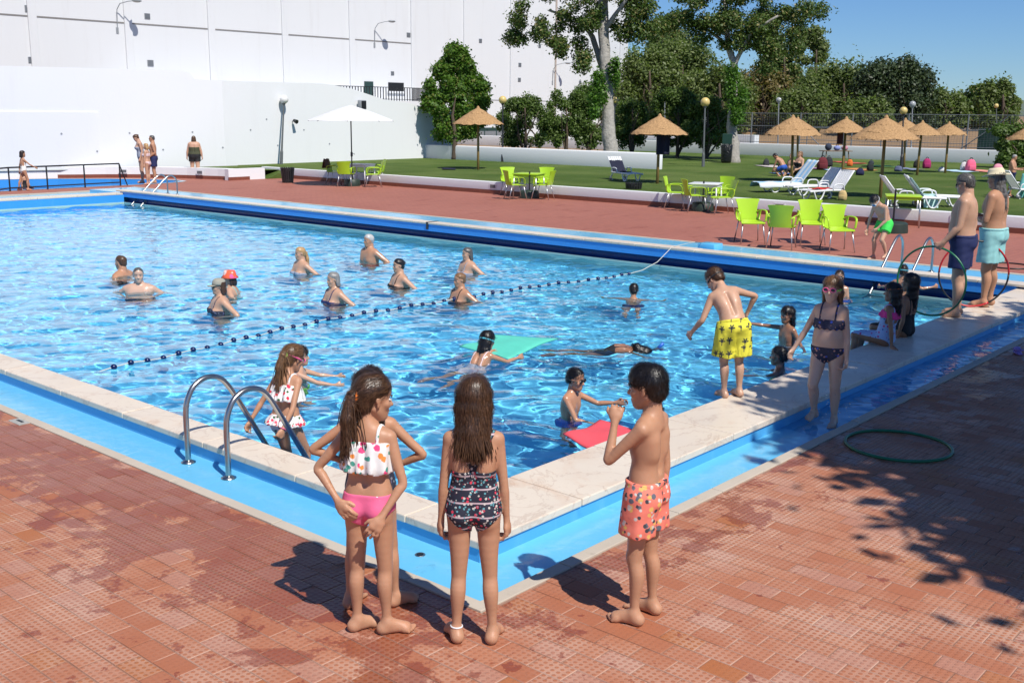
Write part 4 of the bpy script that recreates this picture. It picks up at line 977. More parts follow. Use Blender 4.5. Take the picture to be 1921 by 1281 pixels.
chair(1406, 455, 165, 'lime plastic armchair of the loose four, farthest from the boy in green trunks')
chair(1465, 466, 8, 'lime plastic armchair of the loose four that shows its back to the pool')
chair(1520, 457, 170, 'lime plastic armchair of the loose four, set back behind the other three')
chair(1570, 471, 160, 'lime plastic armchair of the loose four, next to the boy in green trunks')
chair(1268, 391, 100, 'lime plastic armchair at the white table near the slatted bin, on its bin side')
chair(1303, 397, 70, 'lime plastic armchair at the white table, pulled out between bin side and pool side')
chair(1349, 391, 215, 'lime plastic armchair at the white table, on the lawn side')
chair(1353, 401, 250, 'lime plastic armchair at the white table, on the side of the loose four chairs')
chair(958, 367, 160, 'lime plastic armchair at the lime table, on the lawn side towards the white umbrella')
chair(967, 374, 70, 'lime plastic armchair at the lime table, on the pool side towards the white umbrella')
chair(1020, 367, 195, 'lime plastic armchair at the lime table, on the lawn side towards the slatted bin')
chair(1018, 374, 290, 'lime plastic armchair at the lime table, on the pool side towards the slatted bin')
chair(630, 346, 110, 'lime plastic armchair under the white umbrella with a brown towel over it')
chair(650, 350, 15, 'lime plastic armchair under the white umbrella with its back to the pool')
chair(700, 351, 265, 'lime plastic armchair under the white umbrella, on the pool side of the white table')
chair(706, 345, 260, 'lime plastic armchair under the white umbrella, tucked beside the lawn wall')
def table(px, py, m, lab, rot=20):
    P = G(px, py, 0); t = thing('square_table', lab, 'table', (P[0], P[1], 0), R_(rot))
    mb = MB(); mb.box((-.4, -.4, .695), (.4, .4, .725), bev=.01); mb.build('tabletop', m, t, 'auto')
    mb = MB(); [mb.box(a, b_) for a, b_ in (((-.37, -.37, .63), (-.345, .37, .694)), ((.345, -.37, .63), (.37, .37, .694)), ((-.344, -.37, .63), (.344, -.345, .694)), ((-.344, .345, .63), (.344, .37, .694)))]; mb.build('apron', m, t)
    for sx in (-1, 1):
        for sy in (-1, 1): mb = MB(); mb.tube([(sx * .35, sy * .35, .66), (sx * .37, sy * .37, 0)], .02, 10); mb.build('leg', M['white_plastic'] if m is not M['lime'] else M['alu'], t, True)
    return t
table(677, 347, M['white_plastic'], 'square white plastic table under the white umbrella'); table(992, 370, M['lime'], 'square lime plastic table between four lime chairs')
table(1322, 394, M['white_plastic'], 'square white plastic table near the slatted bin'); table(1690, 424, M['lime'], 'square lime plastic table beside the boy in green trunks', 25)
M['base_green'] = mat('dark_green_parasol_base', (.02, .035, .025), .5)
for px, py, lab, hp, rad in ((661, 349, None, 2.7, .28), (993, 372, 'dark parasol base under the lime table', .8, .3), (1318, 396, 'dark parasol base under the white table by the bin', .8, .3), (1674, 436, 'dark green parasol base with black pole beside the lime table', .95, .33)):
    P = G(px, py, 0)
    t = thing('parasol_base' if lab else 'white_umbrella', lab or 'large white umbrella on a dark pole beside the lawn wall', 'parasol base' if lab else 'umbrella', (P[0], P[1], 0))
    mb = MB(); mb.lathe([(rad, 0), (rad, .05), (rad * .95, .2), (rad * .85, .23), (.05, .25)], 24); mb.build('weight', M['base_green'], t, 'auto')
    mb = MB(); mb.tube([(0, 0, .2), (0, 0, hp)], .022, 10); mb.build('pole', M['dark_metal'], t)
    if not lab:
        mb = MB(); mb.tube([(.0, 0, 1.0), (.0, 0, 1.15)], .04, 10); mb.build('crank_box', M['black_plastic'], t); mb = MB(); mb.tube([(.04, 0, 1.08), (.12, 0, 1.1), (.13, 0, 1.05)], .008, 6); mb.build('crank', M['grey_metal'], t)
        V = [(0, 0, 2.72)]; R8 = 1.45; n8 = 8; S = 6
        for r_ in range(1, S + 1):
            for k in range(n8 * 4):
                a = 2 * math.pi * k / (n8 * 4); sag = .02 * r_ / S * abs(math.sin(a * n8 / 2)); rr = R8 * r_ / S * (1 - .03 * (1 - abs(math.cos(a * n8 / 2))))
                V.append((rr * math.cos(a), rr * math.sin(a), 2.72 - .5 * (r_ / S) ** 1.15 - sag))
        m8 = n8 * 4; Fc = [(0, 1 + k, 1 + (k + 1) % m8) for k in range(m8)] + [(1 + (r_ - 1) * m8 + k, 1 + r_ * m8 + k, 1 + r_ * m8 + (k + 1) % m8, 1 + (r_ - 1) * m8 + (k + 1) % m8) for r_ in range(1, S) for k in range(m8)]
        ca = obj('canopy', V, Fc, mat('white_canvas', (.72, .72, .72), .8), t, False); md = ca.modifiers.new('t', 'SOLIDIFY'); md.thickness = .006
        for k in range(n8):
            a = 2 * math.pi * k / n8; mb = MB(); mb.tube([(.03 * math.cos(a), .03 * math.sin(a), 2.68), (R8 * math.cos(a), R8 * math.sin(a), 2.19)], .008, 6); mb.build('rib', M['grey_metal'], t)
# brown towel over the chair
def cloth(name, label, cat, P, rz, w, d, fn, m, n1=14, n2=14, group=None, stripes=None):
    V = []
    for i in range(n1 + 1):
        for j in range(n2 + 1): u, v = i / n1 - .5, j / n2 - .5; V.append(fn(u * w, v * d))
    Fc = [(i * (n2 + 1) + j, (i + 1) * (n2 + 1) + j, (i + 1) * (n2 + 1) + j + 1, i * (n2 + 1) + j + 1) for i in range(n1) for j in range(n2)]
    o = obj(name, V, Fc, m, None, True); o.location = P; o.rotation_euler = (0, 0, rz); md = o.modifiers.new('t', 'SOLIDIFY'); md.thickness = .008; md.offset = 1
    return tag(o, label, cat, group)
M['brown_cloth'] = mat('brown_towelling', (.12, .06, .035), .95, bump=.6, bscale=150)
P = G(630, 346, 0)
cloth('towel', 'brown towel hung over a lime chair under the white umbrella', 'towel', (P[0], P[1], 0), facing(P, 110), .5, .56, lambda u, v: (-.33 + (u * .25 if abs(u) > .06 else 0) * 1.0, v, .885 - abs(u) * 1.3 + .012 * math.sin(v * 22)), M['brown_cloth'])
# slatted bins
def bin_(px, py, lab):
    P = G(px, py, 0); t = thing('litter_bin', lab, 'bin', (P[0], P[1], 0), 0, 'slatted litter bins by the lawn wall'); n_ = 18
    mb = MB(); mb.lathe([(.15, .03), (.2, .5)], 18, cap=False); mb.build('liner', M['black_plastic'], t, True)
    for k in range(n_):
        a = 2 * math.pi * k / n_; c_, s_ = math.cos(a), math.sin(a); w = .026
        V = []
        for z, r_ in ((.0, .175), (.54, .235)):
            for o_ in (0, .018):
                for q in (-w, w): V.append(((r_ + o_) * c_ - s_ * q, (r_ + o_) * s_ + c_ * q, z))
        obj('slat', V, [(0, 1, 3, 2), (4, 6, 7, 5), (0, 4, 5, 1), (2, 3, 7, 6), (0, 2, 6, 4), (1, 5, 7, 3)], M['black_plastic'], t)
    for z, r_ in ((.1, .185), (.45, .224)): mb = MB(); mb.tube([(r_ * math.cos(2 * math.pi * k / 24), r_ * math.sin(2 * math.pi * k / 24), z) for k in range(24)], .008, 6, closed=True); mb.build('hoop_band', M['dark_metal'], t)
bin_(540, 343, 'black slatted litter bin near the white globe lamp'); bin_(1188, 377, 'black slatted litter bin below the lawn wall near the single lounger')
P = G(1362, 306, GZ); t = thing('wheeled_bin', 'black bin with a bin bag and green lid beside the ivy poplar', 'bin', (P[0], P[1], GZ), facing(P, 180))
mb = MB(); mb.lathe([(.2, 0), (.24, .1), (.25, .5), (.27, .78), (.25, .82)], 18); mb.build('bin_body', mat('black_bin_bag', (.012, .012, .013), .25, bump=1.0, bscale=14, bdist=.05), t, True); mb = MB(); mb.box((-.3, -.22, .83), (-.25, .22, 1.3), bev=.02); mb.build('lid', mat('green_lid', (.015, .05, .035), .4), t)

# ================================================================== lamps
M['globe_yellow'] = mat('yellowed_globe', (.62, .47, .17), .35, var=.1); M['globe_white'] = mat('white_globe', (.7, .7, .68), .25)
M['globe_clear'] = mat('clear_globe', (.35, .36, .36), .15)
M['post_grey'] = mat('grey_lamp_post', (.09, .1, .1), .5)
def globe_lamp(pxb, pyb, pxt, pyt, r_px, m, lab, pm='post_grey', base=None, depth=None, grp='globe lamps on posts'):
    if base is not None: P = np.array(base)
    elif depth: P = np.array(atd(pxb, depth))
    else: P = G(pxb, pyb, GZ)
    dep = float((AX.T @ (P - CAM))[2]); T = CAM + ray(pxt, pyt) * (dep / F_PX) - P; r_ = r_px * dep / F_PX
    t = thing('globe_lamp', lab, 'lamp', P, 0, grp); T = Vector(T); dirn = T.normalized()
    mb = MB(); mb.tube([Vector((0, 0, -.05)), dirn * .9, dirn * (T.length - r_ * .9)], [.045, .04, .03], 10); mb.build('post', M[pm], t)
    mb = MB(); mb.tube([Vector((0, 0, -.02)), dirn * .5, dirn * .62], [.07, .065, .04], 10); mb.build('base_sleeve', M[pm], t)
    mb = MB(); mb.tube([dirn * (T.length - r_ * 1.25), dirn * (T.length - r_ * .85)], [.05, r_ * .45], 12); mb.build('collar', M[pm], t)
    mb = MB(); mb.ball(T, r_, 22); mb.build('globe', m, t, True)
globe_lamp(541, 306, 533, 187, 8, M['globe_white'], 'leaning globe lamp with a clean white globe by the boundary wall', base=(22.75, 32.0, GZ))
globe_lamp(943, 300, 943, 188, 7.5, M['globe_yellow'], 'yellowed globe lamp beside the round bushy tree', 'dark_metal', depth=48)
globe_lamp(1319, 313, 1323, 192, 8.7, M['globe_yellow'], 'yellowed globe lamp standing alone on the open lawn')
globe_lamp(1691, 318, 1695, 208, 7.2, M['globe_yellow'], 'yellowed globe lamp among the parasols', 'dark_metal')
globe_lamp(1153, 290, 1153, 189, 6.5, M['globe_yellow'], 'yellowed globe lamp half hidden behind the ivy poplar', depth=53)
globe_lamp(1868, 300, 1869, 199, 4.2, M['globe_yellow'], 'small far yellow globe lamp beyond the windbreak sheet', depth=82)
globe_lamp(1458, 300, 1461, 188, 5, M['globe_clear'], 'clear globe floodlamp on a tall post behind the paired parasols', 'grey_metal', depth=60)
globe_lamp(1708, 300, 1712, 196, 6, M['globe_clear'], 'clear globe floodlamp on a tall post before the dark oak', 'grey_metal', depth=58)
globe_lamp(1247, 300, 1247, 184, 5, M['globe_clear'], 'clear globe floodlamp peeping above the hedge trees', 'grey_metal', depth=62)

# ================================================================== thatched parasols
M['thatch'] = None
def thatchm():
    t = NT('straw_thatch'); p = t.objco(); g_ = t.n('ShaderNodeNewGeometry')
    st = t.n('ShaderNodeTexNoise', {'Vector': t.n('ShaderNodeMapping', {0: p, 3: (22, 22, 3)}).outputs[0], 'Scale': 1.0, 'Detail': 4}).outputs[0]
    c = t.mix(t.ramp(st, .3, .7), (.2, .105, .04), (.46, .27, .12)); c = t.mix(t.math('MULTIPLY', g_.outputs['Random Per Island'], .6), c, (.5, .31, .14))
    t.set(Base_Color=c, Roughness=.85); t.bump(st, .7, .02); return t.m
M['thatch'] = thatchm(); M['wood_pole'] = mat('yellow_timber_pole', (.26, .17, .05), .7, var=.3, vscale=8)
M['wood_dark'] = mat('dark_timber_pole', (.07, .06, .04), .8)
par_i = [0]
def parasol(pxb, pyb, pxt, pyt, w_px, lab):
    P = G(pxb, pyb, GZ); dep = float((AX.T @ (P - CAM))[2]); T = Vector(CAM + ray(pxt, pyt) * (dep / F_PX) - P); R = w_px / 2 * dep / F_PX; H = T.z
    par_i[0] += 1; rr = random.Random(par_i[0]); t = thing('thatched_parasol', lab, 'parasol', P, 0, 'thatched straw parasols on the lawn')
    mb = MB(); mb.tube([(0, 0, -.1), T * .5, T * .93], [.048, .045, .04], 10); mb.build('pole', M['wood_pole'], t, True)
    h = R * .62; zt = H; tiers = ((0, .42, 0, .42), (.3, .74, .34, .74), (.62, 1.0, .66, 1.0))
    for k, (r0, r1, h0, h1) in enumerate(tiers):
        V = []; n_ = 40; S = 4
        for i in range(S + 1):
            f = i / S
            for j in range(n_):
                a = 2 * math.pi * j / n_; jag = rr.uniform(-.02, .03) * (1 if i == S else .4)
                r_ = R * (r0 + (r1 - r0) * f) * (1 + jag); z = zt - h * (h0 + (h1 - h0) * f) * (.75 + .25 * (h0 + (h1 - h0) * f)) - (rr.uniform(0, .05) if i == S else 0)
                tx, ty = T.x * z / H, T.y * z / H; V.append((tx + r_ * math.cos(a), ty + r_ * math.sin(a), z))
        Fc = [(i * n_ + j, (i + 1) * n_ + j, (i + 1) * n_ + (j + 1) % n_, i * n_ + (j + 1) % n_) for i in range(S) for j in range(n_)]
        for q in range(150):                                     # loose straw at the rim
            a = rr.uniform(0, 6.283); f0 = rr.uniform(.55, .97); r_a = R * (r0 + (r1 - r0) * f0); r_b = R * (r1 + rr.uniform(-.0, .05)); hh_ = h0 + (h1 - h0) * f0
            za = zt - h * hh_ * (.75 + .25 * hh_) + .012; zb = zt - h * h1 * (.75 + .25 * h1) - rr.uniform(-.01, .07); da = rr.uniform(.012, .03) / R; sk = rr.uniform(-.06, .06); b0 = len(V)
            V += [(T.x + r_a * math.cos(a), T.y + r_a * math.sin(a), za), (T.x + r_a * math.cos(a + da), T.y + r_a * math.sin(a + da), za), (T.x + r_b * math.cos(a + da + sk), T.y + r_b * math.sin(a + da + sk), zb), (T.x + r_b * math.cos(a + sk), T.y + r_b * math.sin(a + sk), zb)]
            Fc.append((b0, b0 + 3, b0 + 2, b0 + 1))
        o = obj('thatch_tier', V, Fc, M['thatch'], t)
    mb = MB(); mb.lathe([(.09, -.1), (.06, .0), (.02, .06)], 12, (T.x, T.y, zt)); mb.build('cap', M['thatch'], t)
    for k in range(6):
        a = k * math.pi / 3; mb = MB(); mb.tube([(T.x, T.y, zt - .12), (T.x + R * .9 * math.cos(a), T.y + R * .9 * math.sin(a), zt - h * .92)], .018, 6); mb.build('rafter', M['wood_dark'], t)
    return t, P, T
parasol(897, 319, 897, 202, 95, 'thatched parasol between the round bushy tree and the lime table')
_, P2, T2 = parasol(1233, 345, 1238, 217, 106, 'thatched parasol with a navy towel hanging from it')
parasol(1485, 342, 1488, 219, 104, 'thatched parasol over the three people sitting on the grass')
parasol(1496, 312, 1497, 222, 74, 'thatched parasol close behind the one over the three sitting people')
parasol(1579, 339, 1588, 222, 80, 'thatched parasol with a dark red cloth hanging inside')
parasol(1651, 372, 1663, 220, 124, 'largest thatched parasol behind the boy in green trunks')
parasol(1696, 316, 1699, 224, 72, 'thatched parasol half hidden behind the largest one')
parasol(1720, 329, 1731, 229, 72, 'thatched parasol right beside the globe lamp on its windbreak side')
parasol(1773, 325, 1781, 231, 66, 'thatched parasol by the pink bags on the grass')
parasol(1938, 345, 1940, 232, 92, 'thatched parasol over the man holding the aqua towel')
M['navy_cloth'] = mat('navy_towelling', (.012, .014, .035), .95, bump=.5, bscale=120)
cloth('towel', 'navy towel hanging from the thatched parasol', 'towel', (P2[0], P2[1], GZ), facing(P2, 180), .42, .3, lambda u, v: (.09 + .03 * math.sin(u * 30) + .02, u + .14, 1.25 + v * 2.6 * .85), M['navy_cloth'])
P5 = G(1579, 339, GZ); cloth('towel', 'dark red cloth hanging inside a thatched parasol', 'towel', (P5[0], P5[1], GZ), facing(P5, 180), .2, .25, lambda u, v: (.1 + .02 * math.sin(u * 40), u - .15, 1.45 + v * 1.8), mat('dark_red_cloth', (.09, .02, .02), .95))

# ================================================================== sun loungers
def make_lounger(back=52):
    t = thing('sun_lounger', 'x', 'sun lounger'); W = M['white_plastic']; bk = R_(back)
    for s in (-1, 1):
        mb = MB(); mb.tube(smooth_path([(-.25, s * .3, .3), (.3, s * .3, .31), (.85, s * .3, .3), (1.15, s * .3, .29)]), .028, 8, flat=1.3); mb.build('side_rail', W, t, True)
        mb = MB(); mb.tube(smooth_path([(-.2, s * .3, .3), (-.32, s * .3, .12), (-.3, s * .3, .03), (-.2, s * .3, .0)]), .026, 8); mb.build('leg', W, t, True)
        mb = MB(); mb.tube(smooth_path([(.55, s * .3, .29), (.62, s * .3, .12), (.72, s * .3, .02), (.86, s * .3, .04), (.98, s * .3, .28)]), .026, 8); mb.build('leg', W, t, True)
        mb = MB(); mb.tube(smooth_path([(-.25, s * .34, .3), (-.2, s * .35, .47), (-.02, s * .35, .5), (.15, s * .34, .47), (.2, s * .32, .32)]), .022, 8); mb.build('armrest', W, t, True)
        mb = MB(); mb.tube([(-.2, s * .29, .31), (-.2 - .78 * math.cos(bk), s * .29, .31 + .78 * math.sin(bk))], .024, 8); mb.build('back_rail', W, t, True)
    for k in range(9):
        x = -.12 + k * .14; mb = MB(); mb.box((x, -.28, .298), (x + .1, .28, .318), bev=.005); mb.build('bed_slat', W, t)
    for k in range(6):
        y = -.27 + k * .094; c_, s_ = math.cos(bk), math.sin(bk); V = []
        for o_ in (0, .016):
            for d_ in (.03, .76):
                for w in (0, .07): V.append((-.2 - c_ * d_ + s_ * o_, y + w, .31 + s_ * d_ + c_ * o_))
        obj('back_slat', V, [(0, 1, 3, 2), (4, 6, 7, 5), (0, 4, 5, 1), (2, 3, 7, 6), (0, 2, 6, 4), (1, 5, 7, 3)], W, t)
    for d_ in (.0, .76): mb = MB(); mb.tube([(-.2 - d_ * math.cos(bk), -.29, .305 + d_ * math.sin(bk)), (-.2 - d_ * math.cos(bk), .29, .305 + d_ * math.sin(bk))], .03, 8, flat=.8); mb.build('cross_rail', W, t, True)
    for s in (-1, 1): mb = MB(); mb.tube([(-.3, s * .33, .07), (-.3, s * .37, .07)], .07, 14); mb.build('wheel', M['grey_metal'], t, True)
    return t
lp = make_lounger(); lused = [False]
def lounger(px, py, phi, lab):
    P = G(px, py, GZ); o = copy_tree(lp) if lused[0] else lp; lused[0] = True; o.location = (P[0], P[1], GZ); o.scale = (.82, .82, .82); o.rotation_euler = (0, 0, facing(P, phi)); o['label'] = lab; o['group'] = 'white plastic sun loungers'; return P, facing(P, phi)
La, ra = lounger(1166, 338, 150, 'white plastic sun lounger alone by the slatted bin')
Lb, rb = lounger(1484, 360, 242, 'white plastic sun lounger covered with a blue striped towel')
lounger(1533, 366, 236, 'white plastic sun lounger next to the one with the striped towel')
Ld, rd = lounger(1557, 374, 226, 'white plastic sun lounger with a red cloth on its seat')
lounger(1694, 389, 75, 'white plastic sun lounger close behind the lime table')
Lf, rf = lounger(1738, 387, 80, 'white plastic sun lounger with an aqua towel on it by the lawn wall')
lounger(1915, 372, 60, 'white plastic sun lounger beside the man with the aqua towel')
def stripem():
    t = NT('blue_striped_towel'); p = t.objco(); y = t.n('ShaderNodeSeparateXYZ', {0: p}).outputs[1]
    c = t.mix(t.ramp(t.math('SINE', t.math('MULTIPLY', y, 26)), -.2, .2), (.3, .52, .72), (.62, .68, .7)); t.set(Base_Color=c, Roughness=.95); t.bump(t.noise(p, 90, 3), .5, .01); return t.m
def on_lounger(u, v): x, y, z = on_lounger_(u / .82, v / .82); return (x * .82, y * .82, z * .82)
def on_lounger_(u, v, bk=R_(52)):         # u: along the lounger from head to foot
    if u < -.2: return (-.2 + (u + .2) * math.cos(bk), v + .0, .35 - (u + .2) * math.sin(bk) + .01 * math.sin(v * 18))
    return (u, v, .345 + .01 * math.sin(v * 18 + u * 9) - (.0 if abs(v) < .3 else (abs(v) - .3) * 1.6))
cloth('towel', 'blue and white striped towel spread over a sun lounger', 'towel', (Lb[0], Lb[1], GZ), rb, 2.1, .66, lambda u, v: on_lounger(u + .1, v), stripem(), 26, 14)
cloth('towel', 'small red cloth on a white sun lounger', 'towel', (Ld[0], Ld[1], GZ), rd, .5, .5, lambda u, v: (u + .35, v * .8, .29 + .02 * math.sin(u * 17) * math.cos(v * 15)), mat('red_cloth', (.5, .03, .025), .9))
cloth('towel', 'pale aqua towel draped over a sun lounger', 'towel', (Lf[0], Lf[1], GZ), rf, .9, 1.1, lambda u, v: on_lounger(u - .25, v), mat('pale_aqua_towel', (.42, .62, .6), .95, bump=.5, bscale=90), 16, 18)
cloth('towel', 'dark blue towel on the lone sun lounger', 'towel', (La[0], La[1], GZ), ra, .8, .5, lambda u, v: on_lounger(u - .2, v), M['navy_cloth'])
# ------------------------------------------------------------------ picnic clutter on the lawn
colr = lambda n, c: mat(n, c, .9, bump=.5, bscale=80)
def spread(px, py, w, d, c, lab, rz=.3, stripe=None):
    P = G(px, py, GZ); r = random.Random(px); ph = r.uniform(0, 6)
    cloth('beach_towel', lab, 'towel', (P[0], P[1], GZ + .012), rz, w, d, lambda u, v: (u, v, .012 + .012 * math.sin(u * 9 + ph) * math.cos(v * 7 + ph)), c, 10, 10, 'beach towels on the lawn')
spread(1446, 313, 1.6, .9, colr('white_print_towel', (.5, .45, .42)), 'white printed beach towel near the three sitting people', .9); spread(1470, 327, 1.2, .7, colr('blue_towel', (.05, .12, .3)), 'blue beach towel under the crouching child', .9)
spread(1522, 317, 1.3, .7, colr('rainbow_towel', (.35, .2, .28)), 'multicoloured beach towel beside the maroon backpack', .8); spread(1572, 321, 1.7, .8, colr('sky_towel', (.3, .5, .6)), 'sky blue beach towel by the parasol with the red cloth', .8)
spread(1610, 319, 1.7, .8, colr('orange_towel', (.6, .25, .08)), 'orange and white beach towel beside the navy bag', .9); spread(1657, 313, 1.8, 1.0, colr('lime_towel', (.35, .62, .15)), 'lime green beach towel behind the largest parasol', .9)
spread(1590, 306, 2.2, .8, colr('red_towel', (.45, .08, .06)), 'red beach towel near the orange ball', .9); spread(1705, 318, 1.4, .6, colr('grey_towel', (.2, .24, .35)), 'grey blue beach towel by the globe lamp', .9)
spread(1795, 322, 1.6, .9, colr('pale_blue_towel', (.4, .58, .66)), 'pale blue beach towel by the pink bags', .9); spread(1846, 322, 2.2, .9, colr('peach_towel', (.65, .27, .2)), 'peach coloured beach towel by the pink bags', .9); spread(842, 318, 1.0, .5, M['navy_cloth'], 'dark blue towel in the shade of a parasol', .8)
def bag(px, py, s, c, lab, name='backpack', tall=1.15):
    P = G(px, py, GZ); t = thing(name, lab, 'bag', (P[0], P[1], GZ), facing(P, 180 + (px % 7 - 3) * 9), 'bags left on the lawn'); m = colr('cloth_' + str(px), c)
    n_ = 16; V = []; rows_ = ((.0, .8), (.12, 1.0), (.5, 1.0), (.8, .85), (1.0, .55), (1.06, .2))
    for z, f in rows_:
        for k in range(n_):
            a = 2 * math.pi * k / n_; q = (abs(math.cos(a)) ** 4 + abs(math.sin(a)) ** 4) ** -.25; V.append((s * .36 * f * q * math.cos(a), s * .5 * f * q * math.sin(a), s * tall * z))
    Fc = [(i * n_ + k, i * n_ + (k + 1) % n_, (i + 1) * n_ + (k + 1) % n_, (i + 1) * n_ + k) for i in range(len(rows_) - 1) for k in range(n_)] + [tuple(range((len(rows_) - 1) * n_, len(rows_) * n_))]
    obj('bag_body', V, Fc, m, t, True)
    mb = MB(); mb.box((s * .3, -s * .35, s * .12), (s * .46, s * .35, s * tall * .55), bev=s * .07); mb.build('front_pocket', m, t, True)
    mb = MB(); mb.tube(smooth_path([(0, -s * .15, s * tall), (0, -s * .1, s * tall * 1.16), (0, s * .1, s * tall * 1.16), (0, s * .15, s * tall)]), s * .04, 6); mb.build('carry_loop', M['black_plastic'], t)
    for q in (-1, 1): mb = MB(); mb.tube(smooth_path([(-s * .3, q * s * .22, s * tall * .9), (-s * .5, q * s * .24, s * tall * .55), (-s * .34, q * s * .22, s * .15)]), s * .045, 6); mb.build('strap', m, t)
bag(1542, 319, .42, (.13, .015, .02), 'tall maroon backpack on the grass beside the picnic table'); bag(1554, 313, .34, (.02, .02, .024), 'black backpack standing behind the maroon one')
bag(1437, 312, .25, (.03, .03, .035), 'small black bag on the white printed towel'); bag(1594, 312, .24, (.7, .16, .03), 'bright orange bag near the picnic table'); bag(1613, 329, .3, (.012, .015, .06), 'navy cool bag on the grass by the orange towel', tall=.8)
bag(1632, 321, .26, (.015, .02, .02), 'black bag on the orange towel'); bag(1685, 322, .3, (.1, .12, .2), 'grey blue slumped bag behind the largest parasol', tall=.7); bag(1634, 309, .25, (.03, .04, .05), 'dark slumped bag beyond the lime towel', tall=.7)
bag(1738, 316, .34, (.35, .02, .12), 'magenta and black bag by the globe lamp'); bag(1719, 315, .26, (.02, .02, .022), 'black bag next to the magenta one'); bag(1766, 323, .24, (.6, .6, .6), 'white bag at a parasol foot', tall=.8)
bag(1808, 321, .3, (.6, .58, .58), 'white bag beside the large pink backpack'); bag(1820, 322, .4, (.75, .12, .22), 'large pink backpack with white print on the grass'); bag(1871, 325, .36, (.75, .3, .38), 'round pale pink bag at the end of the peach towel', tall=.95)
bag(1580, 376, .22, (.55, .4, .18), 'straw beach bag beside the lounger with the red cloth', 'beach_bag'); bag(1724, 385, .26, (.42, .27, .12), 'straw beach bag between the two loungers by the lime table', 'beach_bag')
P = G(1566, 311, GZ); t = thing('picnic_table', 'small low wooden table with bags on it on the lawn', 'table', (P[0], P[1], GZ), R_(-42))
M['wood'] = mat('weathered_wood', (.2, .13, .08), .8, var=.3)
for k in range(4): mb = MB(); mb.box((-.65, -.3 + k * .155, .62), (.65, -.155 + k * .155, .65), bev=.005); mb.build('plank', M['wood'], t)
for sx in (-1, 1):
    for sy in (-1, 1): mb = MB(); mb.tube([(sx * .5, sy * .18, .62), (sx * .56, sy * .26, 0)], .025, 8); mb.build('leg', M['wood'], t)
for dx, c, lab in ((-.35, (.03, .04, .07), 'dark bag standing on the picnic table'), (.05, (.2, .25, .5), 'blue bundle lying on the picnic table'), (.4, (.45, .2, .25), 'pink bundle lying on the picnic table')):
    o = thing('bundle', lab, 'bag', t.matrix_world @ Vector((0, 0, 0))); o.location = Vector((P[0], P[1], GZ + .65)) + Matrix.Rotation(R_(-42), 3, 'Z') @ Vector((dx, 0, 0))
    mb = MB(); mb.ball((0, 0, .11 if dx > -.3 else .16), .16, 12, (1.1, .9, .7 if dx > -.3 else 1.0)); mb.build('bag_body', colr('bundle' + str(dx), c), o, True); mb = MB(); mb.tube(smooth_path([(-.1, 0, .15), (-.05, 0, .3), (.05, 0, .3), (.1, 0, .15)]), .012, 6); mb.build('carry_loop', M['black_plastic'], o)
P = G(357, 332, 0); t = thing('pool_toy', 'small bright pink toy on the far deck by the woman in black', 'toy', (P[0], P[1], 0)); mb = MB(); mb.ball((0, 0, .07), .09, 12, (1.2, 1, .75)); mb.build('toy_body', colr('pink_toy', (.8, .05, .3)), t, True); mb = MB(); mb.tube(smooth_path([(-.08, 0, .1), (0, 0, .2), (.08, 0, .1)]), .012, 6); mb.build('carry_loop', colr('pink_toy2', (.8, .05, .3)), t)
# ================================================================== people: one continuous body from blended round limbs
def nv(v):
    v = np.asarray(v, float); return v / (np.linalg.norm(v) + 1e-9)
def smin(a, b, k):
    h = np.maximum(k - np.abs(a - b), 0) / k; return np.minimum(a, b) - h * h * k * .25
class Grid:
    def __init__(s, lo_, hi_, res):
        s.lo = np.asarray(lo_, float); s.res = res; n = np.ceil((np.asarray(hi_) - s.lo) / res).astype(int) + 1
        s.ax = [(s.lo[i] + np.arange(n[i]) * res).astype(np.float32) for i in range(3)]; s.n = n
    def new(s, v=.3): return np.full(tuple(s.n), v, np.float32)
    def box(s, lo_, hi_):
        a = np.clip(np.floor((np.asarray(lo_) - s.lo) / s.res).astype(int), 0, s.n - 1); b = np.clip(np.ceil((np.asarray(hi_) - s.lo) / s.res).astype(int) + 1, 1, s.n)
        return tuple(slice(int(a[i]), int(max(b[i], a[i] + 1))) for i in range(3))
    def xyz(s, sl): return (s.ax[0][sl[0]][:, None, None], s.ax[1][sl[1]][None, :, None], s.ax[2][sl[2]][None, None, :])
def capd(P, a, b, ra, rb, fl=None):
    """distance to a tapering limb; fl = (axis, factor) flattens it"""
    x, y, z = P; a = np.asarray(a, np.float32); b = np.asarray(b, np.float32); d = b - a; L = float(d @ d) + 1e-9
    px, py, pz = x - a[0], y - a[1], z - a[2]
    t = np.clip((px * d[0] + py * d[1] + pz * d[2]) / L, 0, 1); qx, qy, qz = px - t * d[0], py - t * d[1], pz - t * d[2]
    if fl is not None:
        n, f = fl; w = (qx * n[0] + qy * n[1] + qz * n[2]) * (1 / f - 1); qx, qy, qz = qx + w * n[0], qy + w * n[1], qz + w * n[2]
        return (np.sqrt(qx * qx + qy * qy + qz * qz) - (ra + (rb - ra) * t)) * (f ** .5)
    return np.sqrt(qx * qx + qy * qy + qz * qz) - (ra + (rb - ra) * t)
def add(g, F, a, b, ra, rb, k=.02, fl=None, sub=False):
    a = np.asarray(a, float); b = np.asarray(b, float); R = max(ra, rb); pad = R + k + .02
    sl = g.box(np.minimum(a, b) - pad, np.maximum(a, b) + pad); d = capd(g.xyz(sl), a, b, ra, rb, fl)
    F[sl] = -smin(-F[sl], d, k) if sub else smin(F[sl], d, k)
